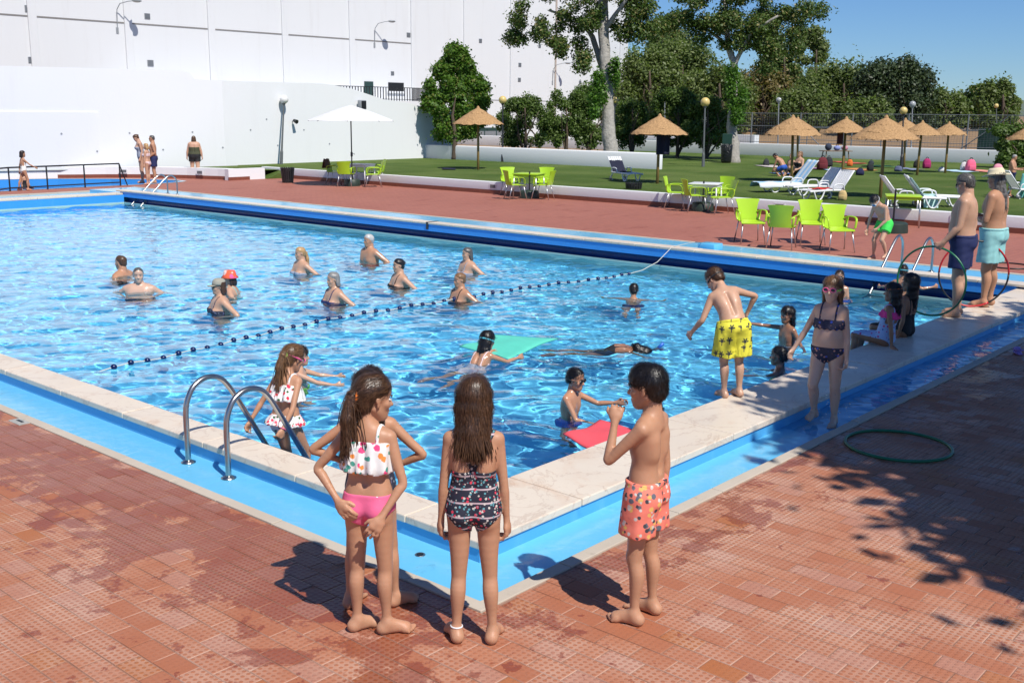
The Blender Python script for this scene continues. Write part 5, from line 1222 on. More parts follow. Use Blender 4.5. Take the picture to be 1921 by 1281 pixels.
def smooth_nodes(N_, n=3):
    A_ = np.array([np.append(p, r) for p, r in N_], float); out = []
    for i in range(len(A_) - 1):
        p0, p1, p2, p3 = A_[max(i - 1, 0)], A_[i], A_[i + 1], A_[min(i + 2, len(A_) - 1)]
        for k in range(n):
            t = k / n; q = .5 * (2 * p1 + (p2 - p0) * t + (2 * p0 - 5 * p1 + 4 * p2 - p3) * t * t + (3 * p1 - p0 - 3 * p2 + p3) * t ** 3); out.append((q[:3], q[3]))
    out.append((A_[-1][:3], A_[-1][3])); return out
def chain(g, F, nodes, k=.02):
    """one limb through (point, radius) nodes"""
    nodes = smooth_nodes(nodes); P = np.array([n_[0] for n_ in nodes], float); R = max(n_[1] for n_ in nodes); pad = R + k + .02; sl = g.box(P.min(0) - pad, P.max(0) + pad); X_ = g.xyz(sl); d = None
    for (a, ra), (b, rb) in zip(nodes[:-1], nodes[1:]):
        e = capd(X_, a, b, ra, rb); d = e if d is None else smin(d, e, .0015)
    F[sl] = smin(F[sl], d, k)
_E = [((0, 0, 0), (1, 0, 0)), ((0, 1, 0), (1, 1, 0)), ((0, 0, 1), (1, 0, 1)), ((0, 1, 1), (1, 1, 1)), ((0, 0, 0), (0, 1, 0)), ((1, 0, 0), (1, 1, 0)), ((0, 0, 1), (0, 1, 1)), ((1, 0, 1), (1, 1, 1)), ((0, 0, 0), (0, 0, 1)), ((1, 0, 0), (1, 0, 1)), ((0, 1, 0), (0, 1, 1)), ((1, 1, 0), (1, 1, 1))]
def surf(g, d):
    s = d < 0; c = np.zeros(tuple(g.n - 1), np.int8)
    for i in (0, 1):
        for j in (0, 1):
            for k in (0, 1): c += s[i:s.shape[0] - 1 + i, j:s.shape[1] - 1 + j, k:s.shape[2] - 1 + k]
    act = (c > 0) & (c < 8); I = np.argwhere(act)
    if not len(I): return None
    idx = np.full(c.shape, -1, np.int32); idx[act] = np.arange(len(I)); acc = np.zeros((len(I), 3)); cnt = np.zeros(len(I))
    for a, b in _E:
        da = d[I[:, 0] + a[0], I[:, 1] + a[1], I[:, 2] + a[2]]; db = d[I[:, 0] + b[0], I[:, 1] + b[1], I[:, 2] + b[2]]
        m = (da < 0) != (db < 0); t = da[m] / (da[m] - db[m]); acc[m] += np.array(a) + t[:, None] * (np.array(b) - np.array(a)); cnt[m] += 1
    V = g.lo + (I + acc / cnt[:, None]) * g.res; Q = []
    for ax in range(3):
        u, v = (ax + 1) % 3, (ax + 2) % 3; e = [slice(None)] * 3; f = [slice(None)] * 3
        e[ax] = slice(0, -1); f[ax] = slice(1, None); a = s[tuple(e)]; b = s[tuple(f)]; ch = a != b
        W = np.argwhere(ch); ok = (W[:, u] > 0) & (W[:, v] > 0) & (W[:, u] < g.n[u] - 1) & (W[:, v] < g.n[v] - 1); W = W[ok]
        sg = a[W[:, 0], W[:, 1], W[:, 2]]; o = np.zeros((1, 3), int)
        def cell(du, dv): q = W.copy(); q[:, u] -= du; q[:, v] -= dv; return idx[q[:, 0], q[:, 1], q[:, 2]]
        q = np.stack([cell(1, 1), cell(0, 1), cell(0, 0), cell(1, 0)], 1); q[~sg] = q[~sg][:, ::-1]; Q.append(q)
    Q = np.concatenate(Q); return V, Q[(Q >= 0).all(1)]
def nz3(P, f, seed=0):
    x, y, z = P; r = np.random.default_rng(seed); o = 0
    for i in range(5):
        k = r.normal(size=3) * f; o = o + np.sin(x * k[0] + y * k[1] + z * k[2] + r.uniform(0, 6.28))
    return o / 5
def rot(v, ax, ang):
    ax = nv(ax); v = np.asarray(v, float); c, s = math.cos(ang), math.sin(ang); return v * c + np.cross(ax, v) * s + ax * ax.dot(v) * (1 - c)
SKIN = {}
def skin(key, col, wet=0.0):
    if (key, wet) not in SKIN:
        t = NT('skin_' + key); p = t.objco()
        c = t.mix(t.noise(p, 7, 6, .65), tuple(x * .78 for x in col), tuple(min(1, x * 1.16) for x in col)); c = t.mix(t.math('MULTIPLY', t.ramp(t.noise(p, 3.5, 3), .5, .75), .3), c, (col[0] * 1.05, col[1] * .82, col[2] * .78))
        t.set(Base_Color=c, Roughness=t.math('MULTIPLY_ADD', t.noise(p, 14, 3), .22, .38 - .18 * wet)); t.b.inputs['Specular IOR Level'].default_value = .4
        t.b.inputs['Subsurface Weight'].default_value = .12; t.b.inputs['Subsurface Radius'].default_value = (.012, .005, .003); t.b.inputs['Subsurface Scale'].default_value = 1.0
        if wet: t.b.inputs['Coat Weight'].default_value = .5 * wet; t.b.inputs['Coat Roughness'].default_value = .12
        t.bump(t.noise(p, 32, 6, .7), .16, .006); SKIN[(key, wet)] = t.m
    return SKIN[(key, wet)]
TONES = dict(fair=(.58, .37, .27), light=(.53, .31, .205), tan=(.47, .245, .145), brown=(.31, .15, .085), dark=(.2, .09, .05))
HAIRM = {}
def hairm(key, col, gl=.36):
    if key not in HAIRM:
        t = NT('hair_' + key); p = t.objco(); st = t.noise(t.n('ShaderNodeMapping', {0: p, 3: (120, 120, 7)}).outputs[0], 1.0, 3)
        rn_ = t.n('ShaderNodeNewGeometry').outputs['Random Per Island']; t.set(Base_Color=t.mix(t.ramp(t.math('ADD', t.math('MULTIPLY', st, .5), t.math('MULTIPLY', rn_, .5)), .2, .8), tuple(x * .5 for x in col), tuple(x * 1.7 for x in col)), Roughness=gl); t.bump(st, .4, .004); HAIRM[key] = t.m
    return HAIRM[key]
HAIRC = dict(black=(.012, .010, .010), dark=(.03, .018, .012), brown=(.07, .035, .018), light=(.16, .085, .04), blond=(.3, .18, .08), grey=(.28, .27, .26), salt=(.1, .095, .09))
FAB = {}
def fabric(key, base, spots=(), scale=30, thr=.32, stripes=None, rough=.75, bands=None, dark=None):
    """plain or printed swimwear cloth"""
    if key in FAB: return FAB[key]
    t = NT('fabric_' + key); p = t.objco(); c = t.mix(t.noise(p, 12, 3), tuple(x * .9 for x in base), tuple(min(1, x * 1.08) for x in base))
    if bands:
        z = t.n('ShaderNodeSeparateXYZ', {0: p}).outputs[2]
        for f, lo_, col in bands: c = t.mix(t.ramp(t.math('SINE', t.math('MULTIPLY', z, f)), lo_, lo_ + .15), c, col)
    for i, col in enumerate(spots):
        vo = t.n('ShaderNodeTexVoronoi', {'Vector': t.n('ShaderNodeMapping', {0: p, 1: (i * 3.7, i * 1.3, i * 5.1)}).outputs[0], 'Scale': scale * (1 + .17 * i), 'Randomness': .9})
        wob = t.math('ADD', vo.outputs[0], t.math('MULTIPLY', t.math('SUBTRACT', t.noise(p, scale * 3, 2), .5), .3))
        keep = t.ramp(t.n('ShaderNodeSeparateColor', {0: vo.outputs[1]}).outputs[0], .45, .5)
        c = t.mix(t.math('MULTIPLY', t.math('SUBTRACT', 1.0, t.ramp(wob, thr - .04, thr + .04)), keep), c, col)
    if dark:                                     # little palm trees: a fan of fronds over a short trunk
        for i in range(1):
            sc2 = 10.0; pp_ = t.n('ShaderNodeMapping', {0: p, 1: (i * .37, i * .53, i * .21), 3: (sc2, sc2, sc2)}).outputs[0]
            vo = t.n('ShaderNodeTexVoronoi', {'Vector': pp_, 'Scale': 1.0, 'Randomness': .75}); dv = t.n('ShaderNodeVectorMath', {0: pp_, 1: vo.outputs[2]}, operation='SUBTRACT').outputs[0]
            q_ = t.n('ShaderNodeSeparateXYZ', {0: dv}); hx = t.math('ADD', q_.outputs[1], t.math('MULTIPLY', q_.outputs[0], .6)); hz = q_.outputs[2]
            r_ = t.math('SQRT', t.math('ADD', t.math('MULTIPLY', hx, hx), t.math('MULTIPLY', hz, hz))); an = t.math('ARCTAN2', hz, hx)
            R2 = t.math('MULTIPLY_ADD', t.math('ABSOLUTE', t.math('COSINE', t.math('MULTIPLY', an, 3.0))), .26, .05); fan = t.math('MULTIPLY', t.math('LESS_THAN', r_, R2), t.math('GREATER_THAN', hz, -.14))
            trk = t.math('MULTIPLY', t.math('LESS_THAN', t.math('ABSOLUTE', hx), .04), t.math('MULTIPLY', t.math('LESS_THAN', hz, 0.0), t.math('GREATER_THAN', hz, -.4)))
            c = t.mix(t.math('MAXIMUM', fan, trk), c, dark)
    t.set(Base_Color=c, Roughness=rough); t.bump(t.noise(p, 40, 4), .25, .006); FAB[key] = t.m; return t.m
PEOPLE = []
def person(label, loc, yaw, H, child=0.0, girth=1.0, fem=0.0, tone='light', wet=0.0, res=.012, lean=(0, 0, 1), chest=None, la=None, ra=None, ll=None, rl=None, hand=(.5, .5), hdir=(None, None), hy=0, hp=0, hr=0, feet='stand', z_head=None, z_hip=None,
           hair=('short', 'dark'), wear=(), acc=(), belly=0.0, footyaw=(.15, -.15), cat='person', group=None, twist=0, face=True, clipz=None, palm=(None, None)):
    """body frame: x forward, y to the person's left, z up; arms and legs are pairs of directions"""
    g1 = girth; X, Y, Z = np.eye(3); up_p = nv(np.array([0, 0, 1.0]) * .5 + nv(lean) * .5); up_c = nv(chest if chest is not None else lean)
    def frame(up, tw=0):
        f = rot(X, Z, tw); l = rot(Y, Z, tw); f = nv(f - up * f.dot(up)); l = np.cross(up, f); return f, l
    fp, lp_ = frame(up_p); fc, lc = frame(up_c, R_(twist))
    hh = H * (.133 + .026 * child); th = H * (.245 - .012 * child); sh_ = H * (.238 - .010 * child); tor = H * (.30 - .020 * child)
    hw = H * (.052 - .006 * child); swd = H * (.113 - .023 * child - .006 * fem); ua = H * .172; fa = H * .142; hl = H * .1
    la = la or ((.05, .18, -1), (.12, .08, -1)); ra = ra or ((.05, -.18, -1), (.12, -.08, -1)); ll = ll or ((.02, .04, -1), (-.03, .02, -1)); rl = rl or ((.02, -.04, -1), (-.03, -.02, -1))
    O = np.zeros(3); W = O + up_p * tor * .42; N = W + up_c * tor * .60
    S = [N - up_c * H * .022 + lc * swd, N - up_c * H * .022 - lc * swd]; Hp = [O + lp_ * hw, O - lp_ * hw]
    EL = [S[i] + nv(a[0]) * ua for i, a in enumerate((la, ra))]; WR = [EL[i] + nv(a[1]) * fa for i, a in enumerate((la, ra))]
    KN = [Hp[i] + nv(a[0]) * th for i, a in enumerate((ll, rl))]; AN = [KN[i] + nv(a[1]) * sh_ for i, a in enumerate((ll, rl))]
    fh, lh = frame(up_c, R_(twist) + R_(hy)); uh = up_c
    if hp: fh = rot(fh, lh, R_(hp)); uh = rot(uh, lh, R_(hp))      # positive looks down
    if hr: lh = rot(lh, fh, R_(hr)); uh = rot(uh, fh, R_(hr))
    HB = N + nv(up_c * .75 + uh * .25 + fc * .12) * H * .038; chin = HB + fh * hh * .1; L = lambda x, y, z: chin + fh * hh * x + lh * hh * y + uh * hh * z
    top = L(-.1, 0, 1.0); fz = H * .042
    zmin = min(AN[0][2], AN[1][2]) - fz
    if z_head is not None: off_ = np.array([0, 0, z_head - top[2]])
    elif z_hip is not None: off_ = np.array([0, 0, z_hip])
    else: off_ = np.array([0, 0, -zmin])
    mid = (AN[0] + AN[1]) / 2 if feet == 'stand' else (W if feet == 'torso' else O); off_[:2] -= mid[:2]
    for arr in (S, Hp, EL, WR, KN, AN):
        for i in range(2): arr[i] = arr[i] + off_
    O = O + off_; W = W + off_; N = N + off_; HB = HB + off_; chin = chin + off_; top = top + off_
    pts_ = np.array([O, N, top, L(.5, 0, .4), L(-.5, 0, .5)] + S + Hp + EL + WR + KN + AN); m_ = H * .14
    lo_, hi_ = pts_.min(0) - m_, pts_.max(0) + m_
    if clipz is not None: lo_[2] = max(lo_[2], clipz)
    g = Grid(lo_, hi_, res); kk = H * .03; q = H
    # --- torso
    T = g.new(); m = 1 - .20 * child
    def bar(c, w, dpt, l, f, k=kk * 1.6): r = dpt * g1 * q * m; hw_ = max(.001, w * q * (.6 + .4 * g1) * m - r * .8); add(g, T, c + l * hw_, c - l * hw_, r, r, k)
    bw = 1 + .12 * fem
    bar(O + up_p * .01 * q, .088 * bw, .064, lp_, fp); bar(O + up_p * .05 * q, .086 * bw, .062, lp_, fp)
    bar(W - up_p * .03 * q + fp * (.006 + belly * .03) * q, .080 + .012 * belly, .057 * (1 + .3 * belly), lp_, fp)
    bar(W + up_c * .02 * q + fc * belly * .02 * q, .077 - .004 * fem + .01 * belly, .056 * (1 + .25 * belly), lc, fc)
    bar(W + up_c * tor * .22, .088 - .006 * fem, .060, lc, fc); bar(W + up_c * tor * .38 + fc * .004 * q, .096 - .008 * fem, .060, lc, fc); bar(W + up_c * tor * .51, .094 - .008 * fem, .044, lc, fc)
    for i, sg in enumerate((1, -1)):
        add(g, T, N - up_c * .012 * q + lc * sg * .02 * q, S[i] - lc * sg * .005 * q, .03 * q * m, .031 * q * m * (.7 + .3 * g1), kk)                       # shoulder girdle
        add(g, T, N + up_c * .012 * q, S[i] - lc * sg * .035 * q + up_c * .008 * q, .024 * q * m, .02 * q * m, kk)
        add(g, T, Hp[i] - fp * .032 * q - up_p * .012 * q + lp_ * sg * -.004 * q, Hp[i] - fp * .026 * q - up_p * .03 * q, .047 * q * m * g1 ** .5, .042 * q * m * g1 ** .5, kk)   # seat
        if child < .5:
            add(g, T, N - up_c * .085 * q + lc * sg * .045 * q + fc * (.044 + .01 * fem) * q, N - up_c * .1 * q + lc * sg * .05 * q + fc * (.044 + .016 * fem) * q, .03 * q, .034 * q * (1 + .25 * fem) * g1 ** .5, kk)
        else: add(g, T, N - up_c * .09 * q + lc * sg * .04 * q + fc * .028 * q, N - up_c * .11 * q + lc * sg * .04 * q + fc * .026 * q, .026 * q, .026 * q, kk)
        add(g, T, N - up_c * .07 * q + lc * sg * .05 * q - fc * .026 * q, N - up_c * .12 * q + lc * sg * .045 * q - fc * .03 * q, .026 * q * m, .024 * q * m, kk)          # shoulder blade
    add(g, T, W - up_p * .02 * q - fp * .068 * q * m * g1, N - up_c * .05 * q - fc * .062 * q * m * g1, .006 * q, .006 * q, kk * .8, None, True)          # spine furrow
    TL = T.copy(); legs = []
    for i, sg in enumerate((1, -1)):
        Lg = g.new(); lg = g1 ** .6 * (1 - .12 * child); up_l = nv(Hp[i] - KN[i]); sn = nv(KN[i] - AN[i]); back = nv(np.cross(np.cross(sn, X), sn)); back = -back
        if back.dot(X) > 0: back = -back
        tv, sv = KN[i] - Hp[i], AN[i] - KN[i]; wl = q * lg
        chain(g, Lg, [(Hp[i] + lp_ * sg * .004 * q, .054 * wl), (Hp[i] + tv * .3 + lp_ * sg * .003 * q, .051 * wl), (Hp[i] + tv * .7, .0415 * wl), (KN[i], .0345 * wl), (KN[i] + sv * .12, .0325 * wl), (KN[i] + sv * .3 + back * .008 * q, .0345 * wl), (KN[i] + sv * .48 + back * .006 * q, .031 * wl), (KN[i] + sv * .75, .0225 * wl), (AN[i], .0195 * wl)], kk)
        add(g, Lg, KN[i] - back * .012 * q, KN[i] - back * .012 * q - sn * .012 * q, .0245 * wl, .023 * wl, kk * .5)
        fy = nv(rot(X, Z, footyaw[i])); dn_ = -Z
        if abs(sn[2]) < .5: fy, dn_ = -sn * .9, np.array([0, 0, -1.0]); fy = nv(-sn)
        cross = nv(np.cross(Z, fy)); A_ = AN[i]; sole = A_ + dn_ * (fz - .02 * q)
        add(g, Lg, A_, A_ - fy * .012 * q + dn_ * .02 * q, .0215 * q, .0215 * q, kk * .5); add(g, Lg, A_ - fy * .016 * q + dn_ * .02 * q, sole + fy * .055 * q - Z * .002 * q, .0215 * q, .0175 * q, kk * .5, (Z, .98)); add(g, Lg, A_ + fy * .01 * q, sole + fy * .075 * q + Z * .002 * q, .019 * q, .0165 * q, kk * .5)
        add(g, Lg, sole + fy * .07 * q + cross * .012 * q - Z * .005 * q, sole + fy * .07 * q - cross * .012 * q - Z * .005 * q, .0155 * q, .0155 * q, kk * .4)
        if res < .01:
            for k in range(5):
                tt = (k - 2) * .0105 * q * (-sg); ln = (.118, .116, .110, .102, .092)[k] if sg < 0 else (.092, .102, .110, .116, .118)[k]; ln = (.118, .116, .110, .102, .092)[k]; tt = (2 - k) * .0102 * q * (-1 if i == 0 else 1)
                add(g, Lg, sole + fy * .075 * q + cross * tt - Z * .008 * q, sole + fy * (ln - .012) * q + cross * tt * 1.08 - Z * .0125 * q, .0075 * q, .0068 * q if k else .009 * q, .004)
        else: add(g, Lg, sole + fy * .07 * q, sole + fy * .1 * q - Z * .008 * q, .016 * q, .012 * q, kk * .4, (Z, .7))
        legs.append(Lg)
    D = smin(legs[0], legs[1], .006); TL = smin(T, D, kk * .9); D = TL.copy()
    # --- arms and hands
    for i, sg in enumerate((1, -1)):
        A_ = g.new(); ag = g1 ** .5 * (1 - .16 * child) * (1 - .1 * fem); d1_, d2_ = nv(EL[i] - S[i]), nv(WR[i] - EL[i])
        v1, v2 = EL[i] - S[i], WR[i] - EL[i]; wa = q * ag
        chain(g, A_, [(S[i], .0325 * wa), (S[i] + v1 * .3, .0300 * wa), (S[i] + v1 * .65, .0265 * wa), (EL[i], .0228 * wa), (EL[i] + v2 * .22, .0245 * wa), (EL[i] + v2 * .6, .0195 * wa), (WR[i], .0152 * wa)], kk)
        hd = nv(hdir[i]) if hdir[i] is not None else d2_; pn = nv(palm[i]) if palm[i] is not None else nv(-lc * sg + .3 * fc)
        pn = nv(pn - hd * pn.dot(hd)); sd = np.cross(hd, pn); thumb = nv(np.cross(pn, hd)) * (1 if True else -1)
        fwdish = fc if abs(thumb.dot(fc)) > .3 else Z
        if thumb.dot(fwdish) < 0: thumb = -thumb
        w_, s_ = WR[i], hl
        add(g, A_, w_, w_ + hd * s_ * .2, .015 * q * ag, .017 * q, kk * .4, (pn, .75)); add(g, A_, w_ + hd * s_ * .2 + thumb * s_ * .08, w_ + hd * s_ * .42 + thumb * s_ * .12, .0165 * q, .015 * q, kk * .3, (pn, .6)); add(g, A_, w_ + hd * s_ * .2 - thumb * s_ * .1, w_ + hd * s_ * .42 - thumb * s_ * .13, .0155 * q, .0135 * q, kk * .3, (pn, .6))
        cu = hand[i]
        if res < .016:
            fr = max(.0058 * q, res * .72)
            for k in range(4):
                o_ = (k - 1.5) * .0125 * q * 1.02; ln = (.44, .5, .47, .37)[k] * s_; b0 = w_ + hd * s_ * .46 - thumb * (o_ * 1.0); a1 = cu * 1.0; a2 = cu * 2.1
                e1 = b0 + nv(hd * math.cos(a1) + pn * math.sin(a1) - thumb * o_ * 4) * ln * .52; e2 = e1 + nv(hd * math.cos(a2) + pn * math.sin(a2)) * ln * .48
                add(g, A_, b0 - hd * .01 * q, e1, fr * 1.05, fr, .005); add(g, A_, e1, e2, fr, fr * .85, .004)
            tb = w_ + hd * s_ * .16 + thumb * s_ * .14; te = tb + nv(hd * .7 + thumb * .75 + pn * .3) * s_ * .26; add(g, A_, tb, te, fr * 1.3, fr * 1.1, .006); add(g, A_, te, te + nv(hd * .9 + thumb * .25 + pn * (.25 + cu * .5)) * s_ * .22, fr * 1.1, fr * .85, .005)
        else: add(g, A_, w_ + hd * s_ * .4, w_ + nv(hd + pn * cu) * s_ * .85, .015 * q, .009 * q, kk * .3, (pn, .6))
        D = smin(D, A_, .014)
    # --- neck and head
    Hd = g.new(); nr_ = H * (.036 - .006 * child - .003 * fem) * g1 ** .5
    add(g, Hd, N - up_c * .02 * q - fc * .004 * q, HB + uh * hh * .12 - fh * hh * .08, nr_ * 1.12, nr_, kk); D = smin(D, Hd, .03); Hd = g.new()
    hk = hh * .12
    add(g, Hd, L(-.13, 0, .64), L(.02, 0, .66), .335 * hh, .325 * hh, hk, (lh, .93)); add(g, Hd, L(.0, 0, .5), L(.12, 0, .3), .275 * hh, .2 * hh, hk, (lh, .95)); add(g, Hd, L(.12, 0, .3), L(.22, 0, .1), .19 * hh, .115 * hh, hk)
    add(g, Hd, L(-.08, .17, .28), L(.17, .06, .1), .09 * hh, .09 * hh, hk); add(g, Hd, L(-.08, -.17, .28), L(.17, -.06, .1), .09 * hh, .09 * hh, hk)
    if face:
        for sg in (1, -1):
            add(g, Hd, L(.325, .14 * sg, .5), L(.325, .17 * sg, .5), .06 * hh, .06 * hh, .05 * hh, None, True); add(g, Hd, L(.22, .17 * sg, .37), L(.2, .2 * sg, .4), .09 * hh, .08 * hh, .08 * hh)
        add(g, Hd, L(.3, 0, .52), L(.405, 0, .36), .028 * hh, .05 * hh, .05 * hh); add(g, Hd, L(.35, .045, .345), L(.35, -.045, .345), .036 * hh, .036 * hh, .03 * hh)
        add(g, Hd, L(.315, .07, .215), L(.315, -.07, .215), .036 * hh, .036 * hh, .03 * hh); add(g, Hd, L(.3, .05, .165), L(.3, -.05, .165), .038 * hh, .038 * hh, .02 * hh)
    for sg in (1, -1): add(g, Hd, L(-.05, .325 * sg, .50), L(-.03, .315 * sg, .36), .085 * hh, .055 * hh, .025 * hh, (nv(lh * sg + fh * .35), .38))
    D = smin(D, Hd, .02)
    t = thing('person', label, cat, loc, yaw, group); cr = dict(t=t, g=g, L=L, hh=hh, D=D, TL=TL, T=T, O=O, W=W, N=N, S=S, Hp=Hp, KN=KN, AN=AN, EL=EL, WR=WR, fp=fp, lp=lp_, fc=fc, lc=lc, up=up_p, uc=up_c, uh=uh, fh=fh, lh=lh, H=H, q=q, tor=tor, g1=g1, res=res, Hd=Hd, lg=legs)
    V, Q = surf(g, D); bo = npmesh('body', V, Q, skin(tone, TONES[tone], wet), t); bo.cycles.is_caustics_receiver = wet > 0
    if face and res < .016:
        for sg in (1, -1):
            mb = MB(); c_ = L(.283, .15 * sg, .5); mb.ball(c_, .046 * hh, 10, (.8, 1.3, .55)); e_ = mb.build('eye', EYEW, t, True)
            mb = MB(); mb.ball(L(.306, .15 * sg, .5), .027 * hh, 8); mb.build('iris', EYED, e_, True)
            mb = MB(); mb.tube([L(.335, .07 * sg, .575), L(.335, .15 * sg, .6), L(.29, .23 * sg, .575)], .016 * hh, 6); mb.build('eyebrow', hairm(hair[1], HAIRC[hair[1]]), t, True)
    if hair: make_hair(cr, *hair)
    for w_ in wear: WEAR[w_[0]](cr, *w_[1:])
    for a_ in acc: ACC[a_[0]](cr, *a_[1:])
    PEOPLE.append(cr); return cr
EYEW = mat('eye_white', (.7, .68, .65), .2); EYED = mat('dark_eye', (.02, .012, .008), .15)
def make_hair(c, style, col, extra=None):
    g, L, hh, H = c['g'], c['L'], c['hh'], c['H']; F = g.new(); m = hairm(col, HAIRC[col]); k = hh * .1; uh, fh, lh = c['uh'], c['fh'], c['lh']
    if style == 'bald':
        for sg in (1, -1): add(g, F, L(-.3, .16 * sg, .42), L(-.08, .31 * sg, .52), .1 * hh, .075 * hh, k)
        add(g, F, L(-.42, .1, .45), L(-.42, -.1, .45), .11 * hh, .11 * hh, k)
    else:
        vol = .365 if style in ('short', 'crop') else .37
        if style == 'crop': vol = .352
        add(g, F, L(-.16, 0, .67), L(-.02, 0, .70), vol * hh, (vol - .015) * hh, k, (lh, .94)); add(g, F, L(-.26, 0, .42), L(-.2, 0, .6), .27 * hh, .3 * hh, k)
    if style not in ('bald',):
        P = g.xyz(tuple(slice(None) for _ in range(3))); o = L(0, 0, 0)
        fx_ = (P[0] - o[0]) * fh[0] + (P[1] - o[1]) * fh[1] + (P[2] - o[2]) * fh[2]; uz = (P[0] - o[0]) * uh[0] + (P[1] - o[1]) * uh[1] + (P[2] - o[2]) * uh[2]; ly = (P[0] - o[0]) * lh[0] + (P[1] - o[1]) * lh[1] + (P[2] - o[2]) * lh[2]
        fx_, uz, ly = fx_ / hh, uz / hh, ly / hh
        line = np.maximum(.62 + .14 * (1 - np.clip(np.abs(ly) / .3, 0, 1)) if style != 'fringe' else .57, 0)
        front = np.minimum(uz - line, 9) ; cut = np.where(fx_ > .05, -(uz - line), np.where(fx_ > -.1, -(uz - np.where(np.abs(ly) > .2, .5, .3)), -(uz - (.28 if style in ('short', 'crop') else .1)))) * hh
        F = np.maximum(F, cut.astype(np.float32) * .7)
    S, N, fc, lc, uc = c['S'], c['N'], c['fc'], c['lc'], c['uc']; st = []
    r = random.Random(int(H * 1000) + len(PEOPLE))
    if style in ('long', 'wet', 'bob'):
        ln = {'long': extra or 1.55, 'wet': extra or .9, 'bob': .42}[style]; n_ = 11
        for i in range(n_):
            a = -1.25 + 2.5 * i / (n_ - 1); y0, x0 = math.sin(a) * .33, -math.cos(a) * .34 - .06; rad = (.088 if style != 'wet' else .08) * hh
            p0 = L(x0 * .8, y0 * .85, .75); p1 = L(x0 * 1.05, y0 * 1.05, .35); j = r.uniform(-.04, .04); z2 = .35 - ln * .5; p2 = L(x0 * 1.15 - .03, y0 * (1.06 if style != 'wet' else .95) + j, z2) ; z3 = .35 - ln * r.uniform(.85, 1.05); p3 = L(x0 * 1.1 - .05, y0 * (1.08 if style != 'wet' else .8) + j * 2, z3)
            add(g, F, p0, p1, rad, rad, k); add(g, F, p1, p2, rad, rad * .95, k * .7); add(g, F, p2, p3, rad * .95, rad * .45, k * .5)
    if style == 'pony':
        b0 = L(-.42, 0, .52); e = extra or (-.15, -.1, -1); p1 = b0 - fh * .16 * hh + uh * .0; p2 = p1 + nv(uc * e[2] + fc * e[0] + lc * e[1]) * .5 * hh; p3 = p2 + nv(uc * -1 + fc * e[0] * .3 + lc * e[1] * .6) * .75 * hh
        add(g, F, b0, p1, .1 * hh, .11 * hh, k * .5); add(g, F, p1, p2, .12 * hh, .16 * hh, k * .5); add(g, F, p2, p3, .16 * hh, .06 * hh, k * .5); c['pony'] = (b0, p1)
        for q in range(5): d_ = np.array([r.uniform(-1, 1) for _ in range(3)]) * .1 * hh; add(g, F, p2 + d_ * .6, p3 + d_ * 1.4 - uc * .1 * hh, .05 * hh, .015 * hh, k * .3)
    if style == 'bun': add(g, F, L(-.45, 0, .72), L(-.5, 0, .7), .16 * hh, .14 * hh, k * .5)
    P = g.xyz(tuple(slice(None) for _ in range(3))); F = F + (nz3(P, 55 if style != 'curly' else 30, 3) * hh * (.012 if style != 'curly' else .05)).astype(np.float32)
    s = surf(g, F)
    if s is None: return
    ho = npmesh('hair', s[0], s[1], m, c['t'])
    if c['res'] < .0125 and style != 'bald': strands(c, ho, style, m)
    if style in ('long', 'pony', 'wet') and c['res'] < .009:                 # loose strands
        mb = MB()
        for q in range(70 if style != 'long' else 420):
            if style == 'pony':
                b0, p1 = c['pony']; a_ = np.array([r.gauss(0, 1) for _ in range(3)]); s0 = p1 + a_ * .05 * hh; s1 = s0 - uc * hh * r.uniform(.4, .7) + a_ * .08 * hh; s2 = s1 - uc * hh * r.uniform(.4, .75) + a_ * .05 * hh
            else:
                a_ = r.uniform(-1.3, 1.3); y0, x0 = math.sin(a_) * .36, -math.cos(a_) * .37 - .06; s0 = L(x0 * .98, y0 * .98, r.uniform(.3, .8)); s1 = L(x0 * 1.28 - .01, y0 * 1.14, -.15); s2 = L(x0 * 1.3 + r.uniform(-.06, .06), y0 * 1.22 + r.uniform(-.13, .13), .3 - (extra or 1.5) * r.uniform(.8, 1.12))
            mb.tube(smooth_path([s0, s1, s2], 4), [.0024] * 8 + [.0008], 3, cap=False)
        tag(mb.build('loose_strands', m, ho, True), kind='stuff')
